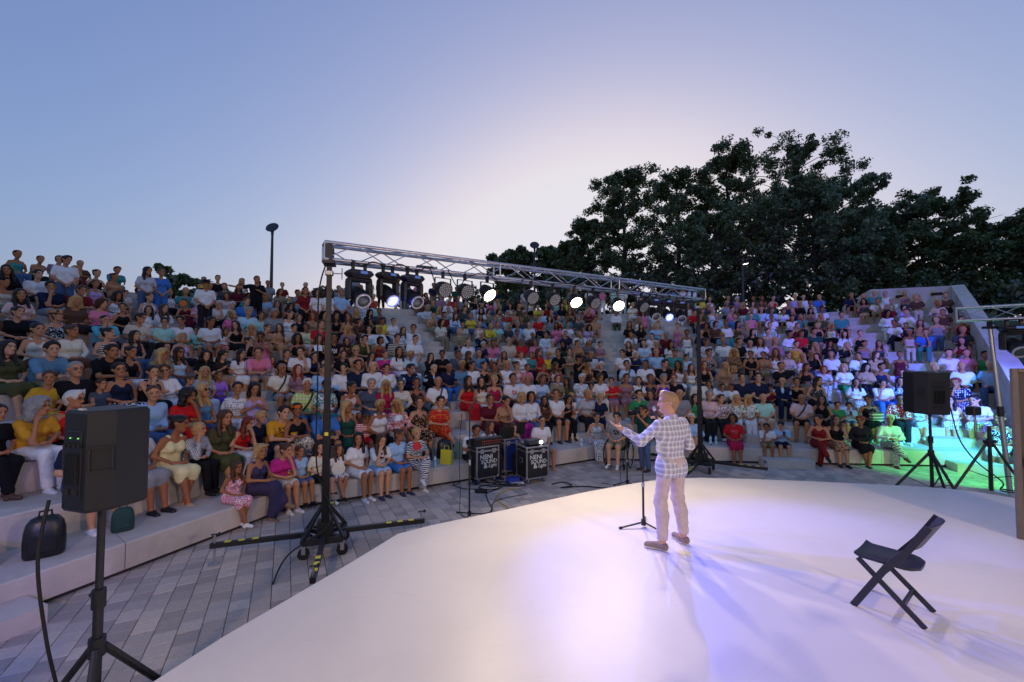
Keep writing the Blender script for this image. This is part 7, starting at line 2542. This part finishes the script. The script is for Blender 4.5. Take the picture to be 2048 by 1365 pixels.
for k in range(1, NROW + 1):
    w = TREAD * (k - 1) + .27
    L = rowline(w)
    for s in range(4):
        d = L[s + 1] - L[s]
        n = int(d.length / .45)
        for i in range(n):
            p = L[s] + d.normalized() * (i * .45 + .225 + rc_.uniform(-.06, .06))
            if p.y < 1: continue
            px, py = proj((p.x, p.y, RISE * k + .7))
            if not (-60 < px < 2080): continue
            if aisle_dist(p, w) < .12: continue
            near = min(((q - p).length for kk, q in taken if kk == k), default=9)
            if near < .42: continue
            pr = 0.0
            if k >= 8: pr = .97
            elif k >= 6: pr = .88
            elif k >= 4: pr = .6
            elif k == 3: pr = .35
            if s == 0: pr *= .8
            if px > 1830 and k >= 7: pr *= .35
            elif px > 1690: pr *= .5
            if rc_.random() > pr: continue
            taken.append((k, p))
            sex = 'm' if rc_.random() < .42 else 'f'
            hs = rc_.choice('sskz' if sex == 'm' else 'llubcus')
            crowd_person(p, s, k, rc_.uniform(1.0, 1.1), sex, rc_.choice([0, 0, 0, 3, 4, 2, 1]), hs, rc_.choice('kkknnygw' if hs != 'l' else 'kkny'), rc_.choice('ttps' if sex == 'm' else 'tvvts'), COLORS[rc_.choice(TC)], rc_.choice('po' if sex == 'm' else 'pkko'), COLORS[rc_.choice(BC)], rc_.choice(SKINS), rc_)
# people standing along the top
for px in list(range(700, 1400, 23)):
    if rc_.random() < .3: continue
    r_ = on_row(px + rc_.uniform(-8, 8), TREAD * NROW + rc_.uniform(.1, .7))
    if not r_: continue
    sex = rc_.choice('mf')
    hs = rc_.choice('sk' if sex == 'm' else 'lub')
    crowd_person(r_[0], r_[1], NROW, rc_.uniform(.93, 1.02), sex, 5, hs, rc_.choice('kkng'), rc_.choice('tp' if sex == 'm' else 'tv'), COLORS[rc_.choice(TC)], 'p', COLORS[rc_.choice(BC)], rc_.choice(SKINS), rc_)
CVa, CQa, CCa = np.concatenate(CV), np.concatenate(CQ), np.concatenate(CC)
mcr = bpy.data.materials.new('crowd_cloth_and_skin'); mcr.use_nodes = True
_n, _l = mcr.node_tree.nodes, mcr.node_tree.links
_v = _n.new('ShaderNodeVertexColor'); _v.layer_name = 'tint'
_l.new(_v.outputs['Color'], _n['Principled BSDF'].inputs['Base Color']); _n['Principled BSDF'].inputs['Roughness'].default_value = .8; _n['Principled BSDF'].inputs['Specular IOR Level'].default_value = .2
cme = np_mesh('crowd', CVa, CQa, [mcr])
ca = cme.color_attributes.new('tint', 'FLOAT_COLOR', 'POINT'); ca.data.foreach_set('color', CCa.reshape(-1))
cro = obj('crowd', cme)
tag(cro, 'rest of the seated crowd filling the upper rows of the tiers', 'crowd', None, 'stuff')
print('people', len(SOLO), len(FAR), 'crowd tris', len(CQa) * 2, 'labels', len(set(a['label'] for a in SOLO)))

# ------------------------------------------------------------------ the presenter
def presenter():
    sc = 1.075
    J = {}
    zb = .93
    z0 = zb - .10
    J['pel'] = A3(0, 0, zb)
    J['hip'] = [A3(-.085, 0, zb - .03), A3(.085, 0, zb - .03)]
    J['kne'] = [A3(-.125, -.03, .50), A3(.135, -.03, .50)]
    J['ank'] = [A3(-.165, .01, .078), A3(.175, .03, .078)]
    J['toe'] = [A3(-.20, -.15, .028), A3(.265, -.10, .028)]
    c = lambda dy, dz: A3(0, dy, z0 + dz)
    J['wai'], J['che'], J['shc'], J['nek'] = c(-.01, .25), c(.0, .40), c(.005, .515), c(.0, .555)
    J['hed'] = c(-.03, .735)
    J['sh'] = .182
    J['sho'] = [A3(-.182, .005, z0 + .505), A3(.182, .005, z0 + .505)]
    J['elb'] = [A3(-.275, .01, 1.085), A3(.325, -.11, 1.155)]
    J['wri'] = [A3(-.115, -.215, 1.29), A3(.440, -.265, 1.265)]
    J['han'] = [A3(-.065, -.25, 1.35), A3(.485, -.315, 1.305)]
    J['hrot'] = rot_head(.85, .0)
    J['z0'] = z0
    ax = (axis(-.42, .66, .0135, -.13, .13, .0075, .40, .64, .0052), axis(-.48, .22, .0125, -.16, .10, .0080, -.46, -.22, .0052), axis(-.03, 1.80, .0135, 1.44, 1.78, .0075, 1.21, 1.44, .0052))
    f = Field(ax)
    m = True
    for (pt, hx, r) in ((J['pel'], .07, .086), (J['wai'], .055, .082), (J['che'], .07, .094)):
        f.cone(pt + A3(-hx, 0, 0), pt + A3(hx, 0, 0), r, r, .05)
    f.cone(J['shc'] + A3(-.137, .005, -.015), J['shc'] + A3(.137, .005, -.015), .056, .056, .05)
    f.cone(J['nek'] + A3(0, .012, -.03), J['hed'] + A3(0, .012, -.05), .060, .056, .03)
    head_prims(f, J)
    ra = (.049, .040, .037, .027)
    for i in (0, 1):
        f.cone(J['sho'][i], J['elb'][i], ra[0], ra[1], .025); f.cone(J['elb'][i], J['wri'][i], ra[2], ra[3], .02)
        Hp, Kn, An, To = J['hip'][i], J['kne'][i], J['ank'][i], J['toe'][i]
        f.cone(Hp, Kn, .086, .058, .03)
        cal = Kn + (An - Kn) * .33 + A3(0, .02, 0)
        f.cone(Kn, cal, .053, .056, .02); f.cone(cal, An, .054, .036, .02)
        f.cone(An + A3(0, .02, -.03), An + A3(0, -.02, -.02), .034, .036, .02); f.cone(An + A3(0, -.02, -.03), To, .034, .027, .02)
    def hand(i, palm_dir, up, curl, spread, thumb_side):
        Wr, H = J['wri'][i], J['han'][i]
        d = palm_dir / np.linalg.norm(palm_dir)
        u = up - d * float(up @ d); u /= np.linalg.norm(u)
        s = np.cross(d, u)
        f.cone(Wr, Wr + d * .035, .026, .030, .012)
        for q in (-1.2, -.4, .4, 1.2):
            f.cone(Wr + d * .02 + s * q * .014, Wr + d * .085 + s * q * .019, .017, .0135, .010)
        for q, ln in zip((-1.5, -.5, .5, 1.5), (.066, .080, .086, .076) if thumb_side > 0 else (.076, .086, .080, .066)):
            b0 = Wr + d * .085 + s * q * .0155
            dd = d + s * q * spread
            p1 = b0 + dd * ln * .48 + u * curl * ln * .22
            dd2 = d * (1 - abs(curl) * .55) + u * curl * .9 + s * q * spread
            p2 = p1 + dd2 / np.linalg.norm(dd2) * ln * .52
            f.cone(b0, p1, .0098, .0088, .003); f.cone(p1, p2, .0088, .0072, .003)
        t0 = Wr + d * .025 + s * thumb_side * .022
        t1 = t0 + (d * .55 + s * thumb_side * .75 + u * .45) * .045
        t2 = t1 + (d * .75 + s * thumb_side * .25 + u * .55) * .036
        f.cone(t0, t1, .015, .0115, .008); f.cone(t1, t2, .0110, .0085, .003)
    hand(1, A3(.62, -.62, .42), A3(-.35, .25, .9), .22, .17, 1.0)        # open left hand, palm up
    hand(0, A3(.35, -.55, .75), A3(.9, -.1, -.35), .95, .02, -1.0)      # right hand closed round the microphone
    V, Q = f.net()
    me = np_mesh('person_body', V, Q, [M_SKIN, M_EYE, M_LIP, M_BROW], body_parts(V, Q, J))
    d = Vector((-.44, .9)).normalized()
    rz = math.atan2(d.x, -d.y)
    o = obj('person', me, None, (1.90, 5.15, STAGE_Z + .002))
    o.rotation_euler = (0, 0, rz); o.scale = (sc,) * 3
    o.color = (*srgb('c99676'), 1)
    tag(o, 'presenter in a checked grey blazer and pale trousers gesturing on the stage', 'person')
    # blazer
    ax = (axis(-.42, .60, .0115), axis(-.44, .24, .0115), axis(.60, 1.52, .0115))
    f = Field(ax)
    i_ = .016
    f.cone(J['pel'] + A3(-.078, .004, -.02), J['pel'] + A3(.078, .004, -.02), .107, .107, .05)
    f.cone(J['pel'] + A3(-.080, .008, -.10), J['pel'] + A3(.080, .008, -.10), .110, .110, .05)
    f.cone(J['wai'] + A3(-.06, 0, 0), J['wai'] + A3(.06, 0, 0), .106, .106, .07)
    f.cone(J['che'] + A3(-.078, 0, 0), J['che'] + A3(.078, 0, 0), .113, .113, .06)
    f.cone(J['shc'] + A3(-.14, .005, -.012), J['shc'] + A3(.14, .005, -.012), .068, .068, .05)
    for k in (0, 1):
        f.cone(J['sho'][k], J['elb'][k], .064, .055, .03)
        f.cone(J['elb'][k], J['elb'][k] + (J['wri'][k] - J['elb'][k]) * .93, .054, .041, .025)
        f.cone(J['elb'][k] + (J['wri'][k] - J['elb'][k]) * 1.02, J['elb'][k] + (J['wri'][k] - J['elb'][k]) * 1.25, .030, .030, cut=True)
    f.cone(J['nek'] + A3(0, .016, -.01), J['nek'] + A3(0, .016, .028), .073, .068, .012)
    X, Y, Z = ax[0][:, None, None], ax[1][None, :, None], ax[2][None, None, :]
    # folds: across the small of the back, at the elbows, down the skirt of the jacket
    f.F = f.F + .0045 * np.sin(Z * 62 + X * 14) * np.exp(-((Z - 1.05) / .09) ** 2) + .004 * np.sin(X * 55 + Z * 9) * np.exp(-((Z - .86) / .12) ** 2)
    f.F = f.F + .004 * np.sin((X * 60 + Z * 75)) * np.exp(-((np.abs(X) - .29) / .07) ** 2)
    f.cone(J['nek'] + A3(0, .0, .03), J['nek'] + A3(0, 0, .12), .057, .08, cut=True)
    f.cone(J['nek'] + A3(0, -.09, .0), J['nek'] + A3(0, -.17, -.24), .05, .02, cut=True)
    f.cone(J['pel'] + A3(0, -.14, -.02), J['pel'] + A3(0, -.18, -.16), .02, .09, cut=True)
    f.plane((0, 0, -1), -(zb - .165))
    V, Q = f.net()
    mb = bpy.data.materials.new('checked_blazer_wool'); mb.use_nodes = True
    n, l = mb.node_tree.nodes, mb.node_tree.links
    b = n['Principled BSDF']; b.inputs['Roughness'].default_value = .85; b.inputs['Specular IOR Level'].default_value = .15
    tc = n.new('ShaderNodeTexCoord'); sp = n.new('ShaderNodeSeparateXYZ'); l.new(tc.outputs['Object'], sp.inputs[0])
    def mth(op, a, b_=None):
        q = n.new('ShaderNodeMath'); q.operation = op
        for i2, v in enumerate((a, b_)):
            if v is None: continue
            if isinstance(v, (int, float)): q.inputs[i2].default_value = v
            else: l.new(v, q.inputs[i2])
        return q.outputs[0]
    def band(sock, fr, lo, ph=0.0): return mth('GREATER_THAN', mth('FRACT', mth('ADD', mth('MULTIPLY', sock, fr), ph)), lo)
    fine = mth('MULTIPLY', mth('ADD', band(sp.outputs['X'], 20, .50), band(sp.outputs['Z'], 17.5, .50)), .5)
    wide = mth('MULTIPLY', mth('ADD', band(sp.outputs['X'], 20, .86, .62), band(sp.outputs['Z'], 17.5, .86, .62)), .5)
    mx = n.new('ShaderNodeMix'); mx.data_type = 'RGBA'; mx.inputs[6].default_value = (*srgb('c6c4c6'), 1); mx.inputs[7].default_value = (*srgb('a09fa6'), 1); l.new(fine, mx.inputs['Factor'])
    mx2 = n.new('ShaderNodeMix'); mx2.data_type = 'RGBA'; mx2.inputs[7].default_value = (*srgb('f2f0ee'), 1); l.new(wide, mx2.inputs['Factor']); l.new(mx.outputs[2], mx2.inputs[6])
    l.new(mx2.outputs[2], b.inputs['Base Color'])
    nz = n.new('ShaderNodeTexNoise'); nz.inputs['Scale'].default_value = 9; nz.inputs['Detail'].default_value = 4; nz.inputs['Distortion'].default_value = 1; l.new(tc.outputs['Object'], nz.inputs['Vector'])
    bp = n.new('ShaderNodeBump'); bp.inputs['Strength'].default_value = .4; bp.inputs['Distance'].default_value = .03; l.new(nz.outputs[0], bp.inputs['Height']); l.new(bp.outputs[0], b.inputs['Normal'])
    jk = obj('blazer', np_mesh('blazer', V, Q, [mb]), o)
    bt = MB()
    E_, W_ = Vector(J['elb'][1]), Vector(J['wri'][1])
    dv = (W_ - E_).normalized()
    for q in (.70, .78, .86):
        bt.lathe([(.008, 0), (.008, .006)], 8, None, E_ + (W_ - E_) * q + Vector((.0, .0, -.045)))
    bt.build('cuff_button', M_BLACKP, jk)
    child_of(o, 'shirt_collar', get_collar(J), COLORS['white'])
    # trousers
    ax = (axis(-.32, .34, .0115), axis(-.22, .22, .0115), axis(.06, 1.06, .0115))
    f = Field(ax)
    f.cone(J['pel'] + A3(-.075, 0, 0), J['pel'] + A3(.075, 0, 0), .105, .105, .05)
    f.cone(J['pel'] + A3(-.05, .035, -.04), J['pel'] + A3(.05, .022, -.04), .082, .082, .04)
    for k in (0, 1):
        Hp, Kn, An = J['hip'][k], J['kne'][k], J['ank'][k]
        f.cone(Hp + A3(0, .006, -.02), Kn, .088, .066, .035); f.cone(Kn, Kn + (An - Kn) * .33 + A3(0, .02, 0), .069, .070, .03); f.cone(Kn + (An - Kn) * .33 + A3(0, .02, 0), An + A3(0, 0, .05), .070, .056, .02)
    X, Y, Z = ax[0][:, None, None], ax[1][None, :, None], ax[2][None, None, :]
    f.F = f.F + .005 * np.sin(Z * 70 - np.abs(X) * 40 + Y * 25) * (np.exp(-((Z - .50) / .09) ** 2) + .8 * np.exp(-((Z - .18) / .08) ** 2) + .6 * np.exp(-((Z - .80) / .06) ** 2))
    f.plane((0, 0, -1), -.115)
    V, Q = f.net()
    child_of(o, 'trousers', np_mesh('trousers', V, Q, [M_CLOTH]), srgb('cbb8b0'))
    for k in (0, 1):
        An, To = J['ank'][k], J['toe'][k]
        lo, hi = np.minimum(An, To) - .09, np.maximum(An, To) + .09
        axs = tuple(axis(lo[q], hi[q], .0075) for q in range(3))
        f = Field(axs)
        f.cone(An + A3(0, .03, -.03), An + A3(0, -.02, -.024), .043, .044, .02); f.cone(An + A3(0, -.02, -.034), To, .043, .036, .02)
        f.plane((0, 0, -1), -.020); f.plane((0, 0, 1), .085)
        V, Q = f.net(); sh = child_of(o, 'loafer', np_mesh('loafer', V, Q, [M_SHOE]), srgb('8a7462'))
        f = Field(axs)
        f.cone(An + A3(0, .03, -.03), An + A3(0, -.02, -.03), .046, .047, .02); f.cone(An + A3(0, -.02, -.034), To, .046, .039, .02)
        f.plane((0, 0, -1), -.001); f.plane((0, 0, 1), .022)
        V, Q = f.net(); child_of(sh, 'sole', np_mesh('sole', V, Q, [M_SHOE]), srgb('d8cfc2'))
    M = Matrix.Translation(Vector(J['hed'])) @ Matrix(J['hrot'].tolist()).to_4x4()
    h = .0085
    f = Field((axis(-.13, .13, h), axis(-.15, .15, h), axis(-.13, .17, h)))
    f.cone(A3(0, .022, .038), A3(0, -.010, .048), .0935, .091, .02); f.cone(A3(0, .040, .0), A3(0, .040, -.04), .072, .054, .03)
    f.cone(A3(-.03, -.045, .108), A3(.03, -.045, .110), .036, .034, .03); f.rough(.004, 110, 3)
    f.cone(A3(0, -.075, -.02), A3(0, -.16, -.02), .066, .09, cut=True); f.cone(A3(0, -.09, .030), A3(0, -.16, .03), .058, .08, cut=True); f.cone(A3(0, -.06, -.085), A3(0, -.15, -.10), .06, .08, cut=True)
    for sx in (-1, 1): f.cone(A3(sx * .088, .0, -.005), A3(sx * .11, -.01, -.06), .036, .05, cut=True)
    f.plane((0, -.5, -.9), .036)
    V, Q = f.net(); child_of(o, 'hair', np_mesh('hair', V, Q, [M_HAIR]), srgb('a8845c'), M)
    # microphone in his right hand
    mw = o.matrix_basis
    bpy.context.view_layer.update()
    a = o.matrix_world @ Vector((-.075, -.27, 1.33)); b2 = o.matrix_world @ Vector((.03, -.215, 1.50))
    t = thing('microphone', 'black handheld microphone in front of the presenter', 'microphone', a)
    m_ = MB(); m_.tube([(0, 0, 0), (b2 - a) * .75], [.014, .019], 10); m_.build('handle', M_BLACK, t, smooth=True)
    m_ = MB(); m_.lathe([(.012, -.03), (.026, -.01), (.028, .01), (.018, .03)], 12, (b2 - a).to_track_quat('Z', 'Y').to_matrix(), (b2 - a) * .9); m_.build('grille', M_STEEL, t, smooth=True)
    return o
def get_collar(J):
    f = Field((axis(-.11, .11, .010), axis(-.14, .12, .010), axis(1.32, 1.48, .010)))
    n = J['nek']
    f.cone(n + A3(0, .014, -.02), n + A3(0, .014, .035), .068, .062, .01)
    f.cone(n + A3(0, -.05, -.02), n + A3(0, -.09, -.08), .045, .035, .02)
    f.cone(n + A3(0, .0, .04), n + A3(0, 0, .12), .054, .08, cut=True)
    V, Q = f.net()
    return np_mesh('shirt_collar', V, Q, [M_CLOTH])
PRES = presenter()

# ------------------------------------------------------------------ people at work on the floor
def held_camera(o, label, sc=1.0):
    bpy.context.view_layer.update()
    c = o.matrix_world @ Vector((0, -.27, 1.50))
    t = thing('camera_rig', label, 'camera', c, o.rotation_euler[2])
    t.scale = (sc,) * 3
    m = MB(); m.box((0, 0, 0), (.15, .10, .11), None, .015); m.build('body', M_BLACKP, t)
    m = MB(); m.tube([(0, -.04, 0), (0, -.20, 0)], [.042, .045], 14); m.build('lens', M_BLACKP, t, smooth=True)
    m = MB(); m.box((0, .02, .09), (.05, .12, .05), None, .01); m.build('viewfinder', M_BLACKP, t)
    return t
r1 = random.Random(5)
cm = build_person('camera operator in a dark green tee and jeans behind the presenter', (3.16, 10.25, GZ), R(-62), .93, 'm', 8, 's', 'k', ('t', 'darkgreen', 0, None), ('p', 'jeans', 0, None), SKINS[1], srgb('3a3022'), group='camera operators')
held_camera(cm, 'black camera held up behind the presenter', 1.1)
q = on_row(1155, TREAD * 2 + .55)
cm2 = build_person('camera operator all in black standing among the rows beside the centre stair', (q[0].x, q[0].y, RISE * 3), R(55), .92, 'm', 8, 's', 'k', ('t', 'black', 0, None), ('p', 'black', 0, None), SKINS[3], srgb('1b1a1c'), group='camera operators', opts=('Hcap.black',))
held_camera(cm2, 'black video camera on the shoulder of the operator among the rows', 1.25)
wcp = build_person('person in a grey tee seated in the wheelchair', (2.62, 10.66, GZ + .485), R(-28), 1.0, 'm', 0, 's', 'k', ('t', 'grey', 7, 'black'), ('o', 'khaki', 0, None), SKINS[2], srgb('e4e2e0'), group=None)

# small things that people hold
def hand_fan(px, py, back, r, col, label, handle=(0, 0, -1)):
    p = at_y(px, py, back)
    t = thing('hand_fan', label, 'fan', p)
    n = Vector((0, 0, HC)) - p; n.z *= .3; n.normalize()
    M = n.to_track_quat('Z', 'Y').to_matrix()
    m = MB(); m.lathe([(r * .98, -.003), (r, 0), (r * .98, .003)], 22, M); m.build('blade', mat('fan_' + col, COLORS[col], .6), t)
    m = MB(); m.tube([Vector(handle) * r * .9, Vector(handle) * (r + .11)], .008, 6); m.build('handle', M_FRAME, t)
for a in SOLO:
    if abs(a['px'] - 819.6) < 3 and a['top'][2] == 5: ZEB = a
hand_fan(834, 893, ZEB['p'].y - .42, .085, 'red', 'round red hand fan held by the person in the zebra patterned dress')
MR = next(a for a in SOLO if a['top'][1] == 'maroon' and a['bot'][0] == 'm')
hand_fan(367, 607, MR['p'].y - .25, .10, 'orange', 'orange hand fan raised by the person in the maroon dress')
WG = min(SOLO, key=lambda a: abs(a['px'] - 671) + abs(a['py'] - 900))
hand_fan(677, 938, WG['p'].y - .50, .115, 'cream', 'round cream hand fan held beside the near tower', (0, 0, -1))
CW = min(SOLO, key=lambda a: abs(a['px'] - 797) + abs(a['py'] - 793))
p = at_y(797, 835, CW['p'].y - .42)
t = thing('cap', 'white cap resting on the knee of the person in the pink flowered blouse', 'cap', p - Vector((0, 0, .1)))
o_ = obj('crown', get_hat('cap'), t); o_.color = (*COLORS['white'], 1)
ST_ = min(SOLO, key=lambda a: abs(a['px'] - 1736) + abs(a['py'] - 801))
p = ST_['p']
tt = thing('bag', 'striped straw bag on the lap of the person in the black top', 'bag', (p.x - .05, p.y - .30, RISE * ST_['k'] + .17), R(5))
m = MB()
for k in range(6):
    m.cur = k % 2
    m.box((0, 0, .02 + k * .04), (.30 + .01 * k, .10, .04))
m.build('pouch', [mat('straw', (.55, .45, .25), .8), mat('dark_straw', (.10, .06, .04), .8)], tt)
m = MB(); m.tube([(-.1, 0, .23), (-.08, 0, .33), (.08, 0, .33), (.1, 0, .23)], .007, 6); m.build('handle', M_FRAME, tt)
